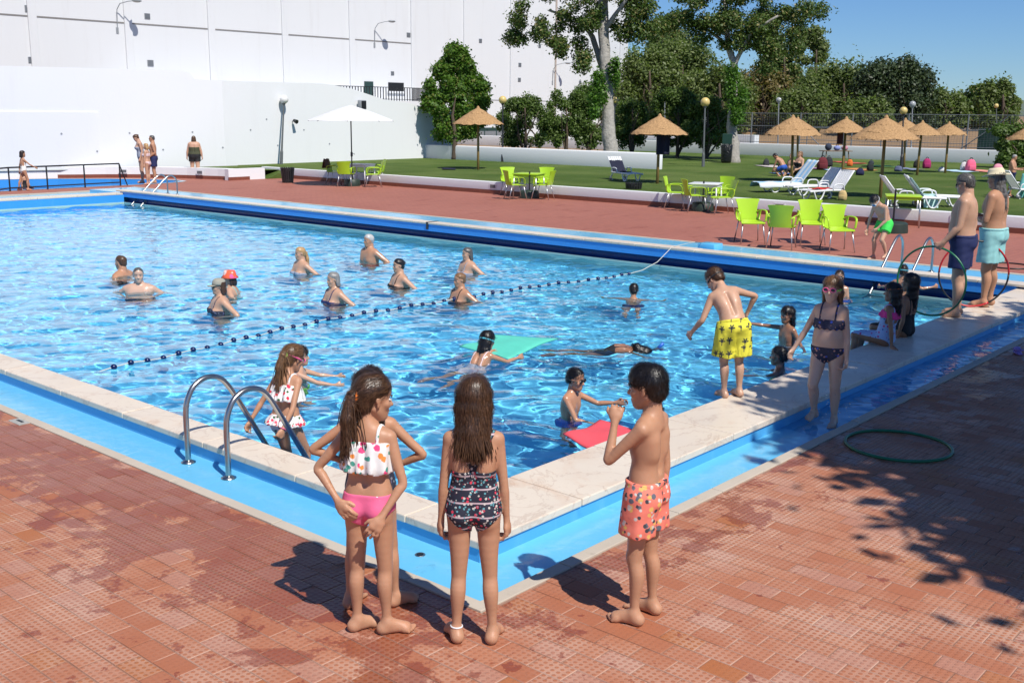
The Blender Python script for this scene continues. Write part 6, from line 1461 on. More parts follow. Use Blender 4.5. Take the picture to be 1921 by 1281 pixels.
def strands(c, ho, style, m):
    """fine locks lying on the hair, combed away from the crown"""
    me = ho.data; n = len(me.vertices); V = np.empty(n * 3, np.float32); me.vertices.foreach_get('co', V); V = V.reshape(-1, 3).astype(float); N_ = np.empty(n * 3, np.float32); me.vertices.foreach_get('normal', N_); N_ = N_.reshape(-1, 3).astype(float)
    L, hh, uh, fh, lh, uc = c['L'], c['hh'], c['uh'], c['fh'], c['lh'], c['uc']; r = np.random.default_rng(n); cnt = 4200 if c['res'] < .009 else 1500
    k = r.integers(0, n, cnt); P, Nn = V[k] + r.normal(size=(cnt, 3)) * c['res'] * .5, N_[k]; crown = L(-.16, 0, 1.02); hz = ((P - L(0, 0, 0)) @ uh) / hh
    fl = P - crown; fl /= np.linalg.norm(fl, axis=1)[:, None] + 1e-6
    if style == 'pony':
        b0, p1 = c['pony']; to = b0 - P; to /= np.linalg.norm(to, axis=1)[:, None] + 1e-6; w = np.clip((hz - .35) / .2, 0, 1)[:, None]; fl = to * w - uc * (1 - w)
    elif style in ('long', 'wet', 'bob', 'bun'): w = np.clip((hz - .55) / .25, 0, 1)[:, None]; fl = fl * w - uh * (1 - w)
    elif style in ('short', 'crop', 'fringe', 'curly'): fl = fl * .8 + fh * (.35 if style == 'fringe' else .15) - uh * .2
    fl = fl + r.normal(size=(cnt, 3)) * (.16 if style != 'curly' else .7)
    if style in ('short', 'curly'): fl = fl + Nn * .1
    T = fl - Nn * (fl * Nn).sum(1)[:, None]; T /= np.linalg.norm(T, axis=1)[:, None] + 1e-6; B = np.cross(Nn, T)
    ln = {'crop': .012, 'short': .022, 'fringe': .03, 'curly': .03}.get(style, .05) * r.uniform(.6, 1.4, cnt) * (hh / .22); wd_ = (.0013 if c['res'] < .009 else .0026) * r.uniform(.6, 1.3, cnt); R = hh * .42
    pts_ = []
    for j in range(4):
        f = j / 3; s_ = ln * f; q = P + T * s_[:, None] + Nn * (.0012 + (.0028 if style not in ('crop',) else .004) * math.sin(f * 3.1) - s_ ** 2 / (2 * R) * .9 + r.uniform(0, .0018, cnt))[:, None]; w_ = (wd_ * (1 - .75 * f))[:, None] * B
        pts_ += [q - w_, q + w_]
    A_ = np.stack(pts_, 1).reshape(-1, 3); b = np.arange(cnt)[:, None] * 8; Q = np.concatenate([b + np.array([[2 * j, 2 * j + 2, 2 * j + 3, 2 * j + 1]]) for j in range(3)], 0)
    o = npmesh('hair_strands', A_, Q, m, ho); tag(o, kind='stuff')
def field(c): return c['g'].xyz(tuple(slice(None) for _ in range(3)))
def comp(P, o, v): return (P[0] - o[0]) * v[0] + (P[1] - o[1]) * v[1] + (P[2] - o[2]) * v[2]
def put(c, name, F, m, noise=0.0, nf=30):
    if noise: F = F + (nz3(field(c), nf, 5) * noise).astype(np.float32)
    s = surf(c['g'], F.astype(np.float32))
    if s is not None:
        o = npmesh(name, s[0], s[1], m, c['t']); o.cycles.is_caustics_receiver = True; return o
def w_trunks(c, m, length=.5, loose=.012, name='swim_shorts', rise=.055):
    g, q = c['g'], c['q']; F = g.new(); O, up, lp_, fp = c['O'], c['up'], c['lp'], c['fp']
    base = c['T'] - loose * .8
    for i, sg in enumerate((1, -1)):
        Lf = g.new(); d = nv(c['KN'][i] - c['Hp'][i]); th = np.linalg.norm(c['KN'][i] - c['Hp'][i]); e = c['Hp'][i] + d * th * length; r0 = .056 * q * c['g1'] ** .6 + loose * .6; r1 = (.047 * q * c['g1'] ** .6 + loose * (.9 + .9 * length))
        add(g, Lf, c['Hp'][i], e + d * .1, r0, r1 * 1.05, .03); add(g, Lf, c['Hp'][i] + lp_ * sg * .012 * q, e + d * .05 + lp_ * sg * .008 * q, r0, r1, .03)
        P = field(c); Lf = np.maximum(Lf, comp(P, e, d)); base = smin(base, Lf.astype(np.float32), .02) if i == 0 else smin(base, Lf.astype(np.float32), .007)
    P = field(c); F = np.maximum(base, comp(P, O + up * rise * q, up)); hip = -comp(P, O - up * .02 * q, up)
    # keep only pelvis and upper legs
    far = np.maximum(np.abs(comp(P, O, lp_)) - .16 * q, -9); F = np.maximum(F, far)
    an = np.arctan2(comp(P, O, lp_), comp(P, O, fp)); dz = np.clip(-comp(P, O + up * rise * q, up) / (.3 * q), 0, 1)
    F = F + (.0045 * dz * np.sin(an * 11 + 2 * np.sin(an * 3)) + .003 * nz3(P, 38, 9)).astype(np.float32); put(c, name, F, m)
    if c['res'] < .012:
        Wb = np.maximum(np.maximum(c['T'] - loose * .95, comp(P, O + up * (rise + .003) * q, up)), -comp(P, O + up * (rise - .016) * q, up)); put(c, 'waistband', Wb, m)
def w_brief(c, m, rise=.05, cut=.9, name='bikini_bottom', th=.004, low=-.06):
    P = field(c); O, up, lp_, fp, q = c['O'], c['up'], c['lp'], c['fp'], c['q']; z = comp(P, O, up) / q; y = np.abs(comp(P, O, lp_)) / q
    leg = (y * cut - .022) - (z + .065)      # high at the sides
    F = np.maximum(c['TL'] - th, np.maximum((z - rise) * q, leg * q * .75)); F = np.maximum(F, (low - .035 - z) * q); put(c, name, F, m)
def w_suit(c, m, rise=.2, cut=.9, straps=True, name='swimsuit', back=.14, front=.2, th=.004, strapw=.014, cross=False, halter=False):
    P = field(c); O, up, lp_, q, W, N, uc, lc, fc = c['O'], c['up'], c['lp'], c['q'], c['W'], c['N'], c['uc'], c['lc'], c['fc']
    z = comp(P, O, up) / q; y = np.abs(comp(P, O, lp_)) / q; zc = comp(P, N, uc) / q; yc = comp(P, N, lc) / q; xf = comp(P, N, fc) / q; leg = (y * cut - .022) - (z + .065)
    topl = np.where(xf > 0, -front * .4, -back) - .25 * np.clip(np.abs(yc) - .07, 0, 1)
    body = np.maximum(zc - topl, leg * .75)
    if straps:
        if cross: sy = np.abs(np.abs(yc) - np.clip(.0 + (zc + back) * .5, 0, .07)) ; sy = np.where(xf > 0, np.abs(np.abs(yc) - .058), sy)
        else: sy = np.abs(np.abs(yc) - (.058 if not halter else .04))
        stp = np.maximum(sy - strapw * .5, zc - .03); body = np.minimum(body, np.maximum(stp, -(zc - topl + .02)))
    F = np.maximum(c['TL'] - th, body * q); 
    z2 = comp(P, O, up); F = np.maximum(F, (-.1 * q - z2)); put(c, name, F, m)
def w_band(c, m, top=-.06, bot=-.13, th=.005, flare=0.0, ruff=0, name='bikini_top', straps=True, strapm=None):
    P = field(c); N, uc, lc, fc, q = c['N'], c['uc'], c['lc'], c['fc'], c['q']; zc = comp(P, N, uc) / q; yc = comp(P, N, lc) / q; xf = comp(P, N, fc) / q
    t_ = np.clip((top - zc) / (top - bot), 0, 1); an = np.arctan2(yc, xf); off_ = th + flare * t_ * (1 + .45 * np.sin(an * ruff) if ruff else 1)
    wob = .006 * np.sin(an * ruff) if ruff else 0
    F = np.maximum(c['T'] - off_, np.maximum(zc - top, bot + wob - zc) * q)
    put(c, name, F, m)
    if straps:
        for sg in (1, -1):
            sy = np.abs(yc * sg - .05); F = np.maximum(c['T'] - .005, np.maximum(np.maximum(sy - .0065, top - .01 - zc), zc - .03) * q); put(c, 'shoulder_strap', F, strapm or m)
def w_skirtlet(c, m, top=.05, bot=-.03, flare=.03, ruff=13, name='waist_ruffle'):
    P = field(c); O, up, lp_, fp, q = c['O'], c['up'], c['lp'], c['fp'], c['q']; z = comp(P, O, up) / q; t_ = np.clip((top - z) / (top - bot), 0, 1); an = np.arctan2(comp(P, O, lp_), comp(P, O, fp))
    F = np.maximum(c['TL'] - (.006 + flare * t_ * (1 + .5 * np.sin(an * ruff))), np.maximum(z - top, bot + .006 * np.sin(an * ruff) - z) * q); put(c, name, F, m)
def w_top(c, m, top=-.09, bot=-.26, name='tank_top', th=.007): w_band(c, m, top, bot, th, 0.004, 0, name, False)
WEAR = dict(trunks=w_trunks, brief=w_brief, suit=w_suit, band=w_band, skirt=w_skirtlet, top=w_top)
def a_goggles(c, fm, lm, strap, up_=0.0, scale=1.0):
    L, hh = c['L'], c['hh']; z = .5 + up_; xo = .0 if not up_ else -.08
    gt = None
    for sg in (1, -1):
        mb = MB(); ring = [L(.36 + xo + .0 * math.cos(a), .145 * sg + .1 * scale * math.cos(a), z + .075 * scale * math.sin(a)) for a in np.linspace(0, 6.283, 14)[:-1]]; mb.tube(ring, .02 * hh, 6, closed=True); e = mb.build('goggle_frame', fm, c['t'], True)
        n = len(ring); cc = L(.385 + xo, .145 * sg, z); obj('lens', [cc] + ring, [(0, 1 + i, 1 + (i + 1) % n) for i in range(n)], lm, e)
    mb = MB(); mb.tube([L(.37 + xo, .05, z), L(.39 + xo, 0, z + .01), L(.37 + xo, -.05, z)], .014 * hh, 6); mb.build('nose_bridge', fm, c['t'])
    a_strap(c, strap, z)
def a_strap(c, m, z=.5, w=.03, tilt=.06):
    L, hh = c['L'], c['hh']; mb = MB(); pth = []
    for a in np.linspace(-2.35, 2.35, 25): x = -.13 - .43 * math.cos(a) * 1.0; y = .365 * math.sin(a) * (1.0 if abs(a) < 1.9 else .95); x = -.1 - .425 * math.cos(a); pth.append(L(x, y, z + tilt * math.cos(a)))
    mb.tube(pth, w * hh, 6, flat=1.0); mb.build('goggle_strap', m, c['t'], True)
def a_glasses(c, m):
    L, hh = c['L'], c['hh']
    for sg in (1, -1): mb = MB(); mb.ball(L(.35, .14 * sg, .49), .085 * hh, 10, (.5, 1, .8)); mb.build('sunglass_lens', m, c['t'], True); mb = MB(); mb.tube([L(.33, .22 * sg, .52), L(.1, .34 * sg, .53), L(-.1, .345 * sg, .5)], .012 * hh, 5); mb.build('temple_arm', m, c['t'])
def a_mask(c, fm, lm, strap):
    L, hh = c['L'], c['hh']; mb = MB(); ring = [L(.36 - .1 * abs(math.cos(a)), .26 * math.cos(a), .46 + .15 * math.sin(a)) for a in np.linspace(0, 6.283, 18)[:-1]]; mb.tube(ring, .035 * hh, 6, closed=True); e = mb.build('mask_frame', fm, c['t'], True)
    n = len(ring); obj('lens', [L(.42, 0, .47)] + ring, [(0, 1 + i, 1 + (i + 1) % n) for i in range(n)], lm, e); a_strap(c, strap, .5)
def a_tie(c, m):
    b0, p1 = c['pony']; mb = MB(); d = Vector(nv(p1 - b0)); o = Vector((b0 + p1) / 2); a = d.orthogonal().normalized(); b = d.cross(a); r_ = c['hh'] * .15
    mb.tube([o + (a * math.cos(t) + b * math.sin(t)) * r_ for t in np.linspace(0, 6.283, 16)[:-1]], c['hh'] * .045, 8, closed=True); mb.build('hair_tie', m, c['t'], True)
def a_band(c, m, limb, f=.96, r_=.0185):
    a, b = (c['EL'][limb[1]], c['WR'][limb[1]]) if limb[0] == 'arm' else (c['KN'][limb[1]], c['AN'][limb[1]]); d = Vector(nv(b - a)); o = Vector(a + (b - a) * f); x = d.orthogonal().normalized(); y = d.cross(x); rr = r_ * c['q']
    mb = MB(); mb.tube([o + (x * math.cos(t) + y * math.sin(t)) * rr for t in np.linspace(0, 6.283, 16)[:-1]], .004, 6, closed=True); mb.build('bracelet' if limb[0] == 'arm' else 'anklet', m, c['t'], True)
def a_hat(c, m, brim=.62, crown=.42, band=None, kind='hat'):
    L, hh, uh, fh, lh = c['L'], c['hh'], c['uh'], c['fh'], c['lh']; n = 28
    def ring(rx, ry, z, droop=0): return [L(-.08 + rx * math.cos(a), ry * math.sin(a), z + droop * math.sin(a) ** 2) for a in np.linspace(0, 6.2832, n + 1)[:-1]]
    V = []
    if kind == 'cap': rings = [ring(.44, .38, .62), ring(.44, .38, .72), ring(.4, .34, .9), ring(.26, .22, 1.02), ring(.02, .02, 1.06)]
    elif kind == 'bucket': rings = [ring(.62, .56, .52), ring(.46, .41, .7), ring(.43, .38, .9), ring(.36, .31, 1.04), ring(.02, .02, 1.05)]
    else: rings = [ring(brim * 1.05, brim, .68, .1), ring(brim * .7, brim * .66, .70, .03), ring(.46, .42, .7), ring(.43, .38, .95), ring(.33, .26, 1.1), ring(.15, .1, 1.05), ring(.02, .02, 1.03)]
    for r_ in rings: V += r_
    Fc = [(i * n + k, i * n + (k + 1) % n, (i + 1) * n + (k + 1) % n, (i + 1) * n + k) for i in range(len(rings) - 1) for k in range(n)]
    o = obj('cap' if kind == 'cap' else 'hat', V, Fc, m, c['t'], True); md = o.modifiers.new('t', 'SOLIDIFY'); md.thickness = .006
    if kind == 'cap':
        V = []; 
        for i in range(9):
            a = -.95 + 1.9 * i / 8; V += [L(-.08 + .44 * math.cos(a), .38 * math.sin(a), .64), L(-.08 + .44 * math.cos(a) + .32 * math.cos(a * .6), .36 * math.sin(a), .58)]
        v = obj('visor', V, [(2 * i, 2 * i + 1, 2 * i + 3, 2 * i + 2) for i in range(8)], m, o, True); md = v.modifiers.new('t', 'SOLIDIFY'); md.thickness = .006
    if band: mb = MB(); mb.tube(ring(.465, .425, .73), .03 * hh, 6, closed=True); mb.build('hat_band', band, o)
def a_snorkel(c, m1, m2):
    L, hh = c['L'], c['hh']; mb = MB(); mb.tube(smooth_path([L(.38, 0, .2), L(.42, .3, .3), L(.2, .42, .7), L(-.25, .42, 1.15), L(-.6, .42, 1.3)]), .05 * hh, 8); mb.build('snorkel_tube', m1, c['t'], True); mb = MB(); mb.tube([L(-.55, .42, 1.28), L(-.95, .42, 1.5)], .095 * hh, 10); mb.build('snorkel_top', m2, c['t'], True)
ACC = dict(goggles=a_goggles, strap=a_strap, glasses=a_glasses, mask=a_mask, tie=a_tie, band=a_band, hat=a_hat, snorkel=a_snorkel)
# ================================================================== the people at the pool
PR = dict(
    donut_w=fabric('white_doughnut_print', (.72, .70, .68), ((.72, .05, .18), (.75, .25, .05), (.05, .28, .22)), 20, .33), pink=fabric('pink_sprinkle_print', (.78, .13, .27), ((.8, .7, .7),), 34, .14),
    tropic=fabric('dark_floral_print', (.012, .014, .03), ((.62, .04, .08), (.55, .5, .45), (.1, .3, .34)), 46, .33, bands=((95, .86, (.55, .42, .45)),)), coral=fabric('coral_blotch_print', (.78, .2, .14), ((.12, .13, .16), (.7, .42, .12), (.05, .05, .06), (.6, .55, .5)), 22, .33),
    cherry=fabric('white_cherry_print', (.74, .72, .70), ((.7, .02, .06), (.62, .03, .08), (.03, .1, .02)), 22, .32), palmy=fabric('yellow_palm_print', (.72, .66, .05), dark=(.012, .02, .04)),
    navyfl=fabric('navy_ruffle_print', (.03, .03, .06), ((.05, .1, .5), (.5, .25, .2)), 30, .32), lightfl=fabric('pale_blue_floral', (.36, .48, .72), ((.6, .05, .2), (.1, .15, .4)), 24, .28), hotpink=fabric('hot_pink', (.85, .04, .25)),
    black=fabric('black_cloth', (.012, .012, .014)), navy=fabric('navy_cloth', (.012, .02, .09)), darkfl=fabric('dark_leafy_print', (.02, .025, .05), ((.1, .1, .2), (.2, .2, .25)), 30, .3), aqua=fabric('aqua_cloth', (.28, .58, .58)), green=fabric('bright_green_cloth', (.04, .62, .08)),
    greenp=fabric('green_leaf_print', (.22, .62, .06), ((.02, .06, .02),), 30, .3), blue=fabric('blue_cloth', (.02, .09, .42)), red=fabric('red_cloth2', (.5, .02, .03)), white=fabric('white_cloth', (.74, .71, .66)), pinkw=fabric('pale_pink_print', (.7, .55, .55), ((.6, .3, .35),), 30, .25), grey=fabric('grey_leaf_print', (.3, .33, .4), ((.1, .12, .2),), 30, .3), olive=fabric('olive_cloth', (.06, .065, .03)), teal=fabric('aqua_swim', (.1, .5, .5)))
blk, clr = M['black_plastic'], mat('clear_lens', (.35, .42, .45), .1)
orange = mat('orange_tie', (.85, .2, .02), .5); pinkp = mat('pink_plastic', (.8, .12, .3), .3); whitep = M['white_plastic']; limep = mat('lime_strap', (.35, .8, .1), .5); bluep = mat('blue_strap', (.1, .5, .6), .4); bluel = mat('blue_lens', (.02, .12, .35), .1)
def at(px, py, z=0.0): P = G(px, py, z); return (float(P[0]), float(P[1]), z)
DA = ((0, .16, -1), (.10, .07, -1)); DB = ((0, -.16, -1), (.10, -.07, -1))
GF = 'children standing on the tiles at the pool corner'; GS = 'bathers in the pool'
# --- the four at the corner
P = at(698, 1184); person('girl with a ponytail, white ruffled top and pink bottoms, hands behind her back', P, facing(P, 22), 1.34, 1, .88, 1, 'tan', 0, .0068, lean=(.02, 0, 1), la=((-.12, .62, -.78), (-.30, -.66, -.72)), ra=((-.08, -.3, -.95), (-.42, .42, -.8)), ll=((.02, .03, -1), (-.02, .02, -1)), rl=((.05, -.03, -1), (-.02, -.02, -1)), hand=(.35, .35), palm=((.9, -.2, 0), (.9, .3, 0)), hy=-48, hp=8, hair=('pony', 'brown', (-.25, .1, -1)), footyaw=(-.8, -1.1),
    wear=(('band', PR['donut_w'], -.035, -.15, .005, .022, 11), ('brief', PR['pink'], .055, .8)), acc=(('tie', orange),), group=GF)
P = at(700, 1136); person('girl with long loose dark hair and hands on hips, half hidden behind the ponytail girl', P, facing(P, 8), 1.31, 1, .88, 1, 'tan', 0, .0075, la=((-.05, .8, -.6), (.25, -.85, -.45)), ra=((-.05, -.72, -.7), (.3, .8, -.45)), hand=(.4, .4), hy=-20, hair=('long', 'dark', 1.1), footyaw=(-.3, -1.0), ll=((.0, .12, -1), (-.02, .08, -1)), rl=((.05, -.12, -1), (-.02, -.08, -1)), wear=(('suit', PR['darkfl']),), group=GF)
P = at(890, 1202); person('girl with long straight brown hair in a dark floral swimsuit seen from behind', P, facing(P, 3), 1.36, 1, .88, 1, 'tan', 0, .0068, la=((.0, .13, -1), (.10, .08, -1)), ra=((.0, -.13, -1), (.10, -.08, -1)), ll=((.02, .03, -1), (-.04, .04, -1)), rl=((.02, -.05, -1), (-.06, -.05, -1)), hand=(.75, .75), hp=4, hair=('long', 'brown', 1.05), footyaw=(.35, -.2),
    wear=(('suit', PR['tropic'], .2, .8, True, 'swimsuit', .13, .2, .004, .016, True),), acc=(('band', whitep, ('leg', 0), .93, .021),), group=GF)
P = at(1207, 1160); person('boy in coral print shorts with his hand to his mouth', P, facing(P, -68), 1.37, 1, .9, 0, 'tan', 0, .0068, lean=(-.05, 0, 1), la=((.60, .12, -.66), (.02, -.36, .95)), ra=((-.1, -.12, -1), (.05, -.02, -1)), hand=(1.05, .5), palm=((.2, -.9, .0), None), ll=((.06, .04, -1), (-.04, .02, -1)), rl=((.0, -.04, -1), (-.08, -.02, -1)), hp=10, hy=4, hair=('fringe', 'black'), footyaw=(.1, -.1), wear=(('trunks', PR['coral'], .62, .016),), group=GF)
# --- on the ladder and in the water near by
P = (.33, 2.02, 0); person('girl in a white cherry print ruffle bikini climbing down the near ladder', P, facing(P, 42), 1.28, 1, .95, 1, 'tan', 0, .0078, lean=(.2, .03, 1), la=((-.35, .42, -.8), (-.5, .25, -.8)), ra=((-.5, -.16, -.8), (-.55, .1, -.8)), ll=((.34, .08, -1), (-.12, .05, -1)), rl=((.5, -.06, -.9), (-.05, -.03, -1)), hand=(.9, .9), hy=-10, hp=12, hair=('pony', 'light', (-.1, .1, -1)), z_hip=.16, feet='hip', wear=(('band', PR['cherry'], -.05, -.15, .005, .035, 12), ('brief', PR['cherry'], .05, .85), ('skirt', PR['cherry'], .055, -.012, .03)), acc=(('goggles', pinkp, clr, pinkp), ('band', pinkp, ('arm', 1), .95, .017), ('tie', limep)))
def swim(label, px, py, top, phi, H=1.3, child=1.0, girth=1.0, fem=0, tone='tan', res=.012, **kw):
    P = at(px, py, WATER_Z); kw.setdefault('group', GS); L_ = (P[0], P[1], 0)
    return person(label, L_, facing(P, phi), H, child, girth, fem, tone, kw.pop('wet', .6), res, z_head=topz(np.array(P), top), feet='torso', **kw)
swim('child with dark wet hair reaching forward just beyond the ladder girl', 562, 716, 650, 95, 1.25, tone='light', la=((.9, .25, -.35), (1, .1, -.15)), ra=((.9, -.25, -.35), (1, -.1, -.15)), hair=('wet', 'dark', .5), wear=(('trunks', PR['greenp']),))
P = (3.62, -.05, .1); person('boy in yellow palm print shorts leaning over the pool edge', P, facing(P, -22), 1.24, 1, 1.12, 0, 'light', .2, .0075, lean=(.55, .16, .85), chest=(.62, .2, .75), la=((-.12, .4, -.9), (.55, .35, -.75)), ra=((.15, -.95, -.28), (.28, .25, -.9)), ll=((.08, .03, -1), (-.22, .02, -1)), rl=((.02, -.04, -1), (-.12, -.02, -1)), hand=(.9, .9), hy=32, hp=5, hair=('crop', 'brown'), footyaw=(.3, .2), wear=(('trunks', PR['palmy'], .86, .022),), acc=(('strap', blk, .48, .04),))
P = (3.83, -.83, cz); person('girl in a dark ruffle bikini and pink goggles wading along the channel', P, facing(P, 196), 1.30, 1, 1.22, 1, 'fair', .3, .0075, la=((.05, .2, -1), (.1, .06, -1)), ra=((.06, -.42, -.9), (.22, -.42, -.85)), ll=((-.02, .05, -1), (-.08, .02, -1)), rl=((.42, -.06, -1), (-.42, -.02, -1)), hand=(.9, .8), hair=('long', 'light', 1.0), belly=.7, wear=(('band', PR['navyfl'], -.075, -.135, .006, .008, 16), ('brief', PR['navyfl'], .03, .75)), acc=(('goggles', pinkp, mat('dark_lens', (.02, .02, .03), .1), limep, 0, 1.1),))
P = (6.72, -.16, 0); person('girl in a pale blue floral swimsuit with hot pink frill sitting on the coping', P, facing(P, -72), 1.28, 1, 1.05, 1, 'brown', .2, .009, lean=(-.18, .0, 1), la=((-.28, .18, -1), (-.12, .05, -1)), ra=((.3, -.25, -1), (.5, .1, -.8)), ll=((.98, .15, .05), (.1, .05, -1)), rl=((.98, -.12, .0), (.15, -.05, -1)), hand=(.1, .2), hdir=((-.5, .4, -.25), None), hp=10, hair=('long', 'black', .9), z_hip=.175, feet='hip', wear=(('suit', PR['lightfl']), ('band', PR['hotpink'], -.035, -.095, .007, .02, 9)), acc=(('goggles', pinkp, blk, orange, .2),))
P = (7.35, -.12, 0); person('girl with long dark hair in a black swimsuit sitting behind the pink frill girl', P, facing(P, -65), 1.34, 1, 1.05, 1, 'brown', .2, .010, lean=(-.1, 0, 1), ll=((.98, .15, .0), (.1, .05, -1)), rl=((.98, -.12, 0), (.15, -.05, -1)), la=((-.1, .2, -1), (.2, .1, -1)), ra=((.3, -.25, -1), (.5, .1, -.8)), hair=('long', 'black', 1.2), z_hip=.175, feet='hip', wear=(('suit', PR['black']),))
swim('boy wearing a clear diving mask, head above the water behind the wading girl', 1572, 556, 507, 185, 1.3, tone='light', hair=('crop', 'dark'), res=.011, wear=(('trunks', PR['blue']),), acc=(('mask', blk, clr, blk),))
Pq = onX(1688, 575, 11.35); P = (11.35, float(Pq[1]), 0); person('small boy in green print trunks climbing the far ladder', P, facing(P, 8), 1.18, 1, 1.0, 0, 'tan', .8, .011, lean=(.1, 0, 1), la=((.4, .7, -.5), (.6, .45, -.1)), ra=((.25, -.85, -.4), (.4, -.85, .15)), ll=((.4, .06, -1), (-.3, 0, -1)), rl=((.6, -.06, -.8), (-.3, 0, -1)), hand=(.9, .9), hair=('crop', 'dark'), z_head=topz(np.array((P[0], P[1], 0)), 498), feet='hip', wear=(('trunks', PR['greenp'], .6),), acc=(('strap', bluep, .55, .05),))
swim('girl with dark wet curls pointing an arm along the water', 1476, 643, 575, -130, 1.3, tone='brown', fem=1, ra=((.72, -.7, .05), (.85, -.5, .12)), la=((-.2, .5, -.85), (.1, .3, -.9)), hair=('wet', 'black', .7), res=.010, wet=1.0, wear=(('brief', PR['pinkw']),))
swim('boy with cropped hair stretching his arms on the water by the pool edge', 1462, 700, 650, -82, 1.32, tone='brown', la=((.9, .25, -.35), (1, -.05, -.12)), ra=((.9, -.25, -.35), (1, .05, -.1)), hair=('crop', 'black'), res=.010, wet=1.0, wear=(('trunks', PR['greenp']),))
swim('boy in black goggles and blue trunks holding both arms out', 1068, 778, 690, 118, 1.25, tone='tan', girth=.95, lean=(.12, 0, 1), la=((.75, .45, -.4), (.95, .25, .12)), ra=((.55, -.1, -.8), (.9, .35, -.25)), hand=(.25, .2), hair=('crop', 'black'), res=.0085, wet=.8, wear=(('trunks', PR['blue']),), acc=(('goggles', blk, mat('black_lens', (.01, .01, .012), .08), blk, 0, 1.15),))
swim('girl with wet dark hair and a face mask pushing the green mat', 895, 684, 627, 40, 1.32, tone='tan', fem=1, lean=(.75, .05, .62), chest=(.6, .05, .8), hp=-20, la=((.8, .35, -.35), (1, .1, .1)), ra=((.8, -.35, -.35), (1, -.1, .1)), ll=((-1, .12, -.12), (-1, .1, .12)), rl=((-1, -.12, -.3), (-1, -.1, .05)), hair=('wet', 'black', .8), res=.011, wet=1.0, wear=(('suit', PR['pinkw']),), acc=(('strap', bluep, .5, .05),))
P = at(1130, 655, WATER_Z); person('snorkelling child in a dark swimsuit floating face down', (P[0], P[1], 0), facing(P, 84), 1.35, 1, 1.0, 1, 'brown', 1.0, .012, lean=(1, 0, .06), hp=20, la=((.7, .4, -.6), (.95, .1, -.2)), ra=((.7, -.4, -.6), (.95, -.1, -.2)), ll=((-1, .1, -.02), (-1, .1, .02)), rl=((-1, -.1, -.04), (-1, -.1, .0)), hair=('wet', 'black', .5), z_hip=WATER_Z - .145, feet='hip', wear=(('suit', PR['black']),), acc=(('snorkel', mat('yellow_tube', (.6, .55, .2), .4), mat('blue_tube', (.03, .15, .6), .4)), ('strap', blk)), group=GS)
swim('child swimming away with dark wet hair beside the end of the lane rope', 1188, 562, 534, 2, 1.3, tone='tan', lean=(.25, 0, 1), la=((.3, .9, -.3), (.6, .7, -.3)), ra=((.3, -.9, -.3), (.6, -.7, -.3)), ll=((-.8, .1, -.6), (-1, 0, -.2)), rl=((-.8, -.1, -.6), (-1, 0, -.2)), hair=('crop', 'black'), res=.012, wet=1.0, wear=(('trunks', PR['navy']),))
P = (2.95, .32, 0); person('child in the water holding the coral red board, mostly hidden behind the coral shorts boy', P, facing((2.95, .32), -75), 1.25, 1, 1, 0, 'tan', .8, .011, z_head=.12, feet='torso', la=((.75, .3, -.5), (.9, .1, -.1)), ra=((.75, -.3, -.5), (.9, -.1, -.1)), hair=('wet', 'black', .5), wear=(('trunks', PR['navy']),), group=GS)
# --- grown-ups doing water exercise
AK = dict(la=((-.45, .72, -.6), (.55, -.6, -.5)), ra=((-.45, -.72, -.6), (.55, .6, -.5)))
def adult(label, px, py, top, phi, fem, tone, hair, wear, girth=1.15, acc=(), **kw):
    a = dict(AK); a.update(kw); return swim(label, px, py, top, phi, 1.62 if fem else 1.72, 0, girth, fem, tone, .0145, hair=hair, wear=wear, acc=acc, clipz=WATER_Z - .75, **a)
adult('man with thinning brown hair seen from behind in the pool', 230, 517, 480, -55, 0, 'tan', ('crop', 'brown'), (('trunks', PR['black']),))
adult('man with shaven grey hair standing chest deep facing the near edge', 262, 549, 502, 195, 0, 'fair', ('crop', 'salt'), (('trunks', PR['black']),), hy=15)
adult('woman in a grey cap and dark leafy swimsuit in the pool', 415, 586, 523, -105, 1, 'light', ('bob', 'brown'), (('suit', PR['darkfl']),), acc=(('hat', fabric('grey_cap', (.32, .3, .24)), .6, .4, None, 'cap'), ('glasses', blk)))
adult('woman in an orange patterned sun hat in the pool', 434, 551, 508, -80, 1, 'light', ('bob', 'dark'), (('suit', PR['teal']),), acc=(('hat', fabric('orange_hat', (.85, .12, .05), ((.8, .6, .55), (.8, .1, .3)), 9, .4), .6, .4, None, 'bucket'),))
adult('blonde woman facing the shallow end with hands on hips', 566, 512, 464, -118, 1, 'light', ('pony', 'blond', (-.2, 0, -1)), (('suit', PR['grey'], .2, .9, False),))
adult('woman with short grey hair in a navy swimsuit', 628, 566, 511, -118, 1, 'light', ('bob', 'grey'), (('suit', PR['navy']),))
adult('man with grey hair and red trunks in the pool near the far wall', 694, 490, 440, -125, 0, 'tan', ('short', 'grey'), (('trunks', PR['red']),))
adult('woman with dark tied back hair in a black swimsuit', 750, 536, 486, -115, 1, 'light', ('bun', 'black'), (('suit', PR['black']),))
adult('woman with grey hair in a patterned blue swimsuit near the far wall', 878, 511, 465, -120, 1, 'light', ('bob', 'salt'), (('suit', PR['grey']),), 1.3)
adult('woman with short curly brown hair at the lane rope', 864, 561, 512, -125, 1, 'tan', ('curly', 'light'), (('suit', PR['black']),))
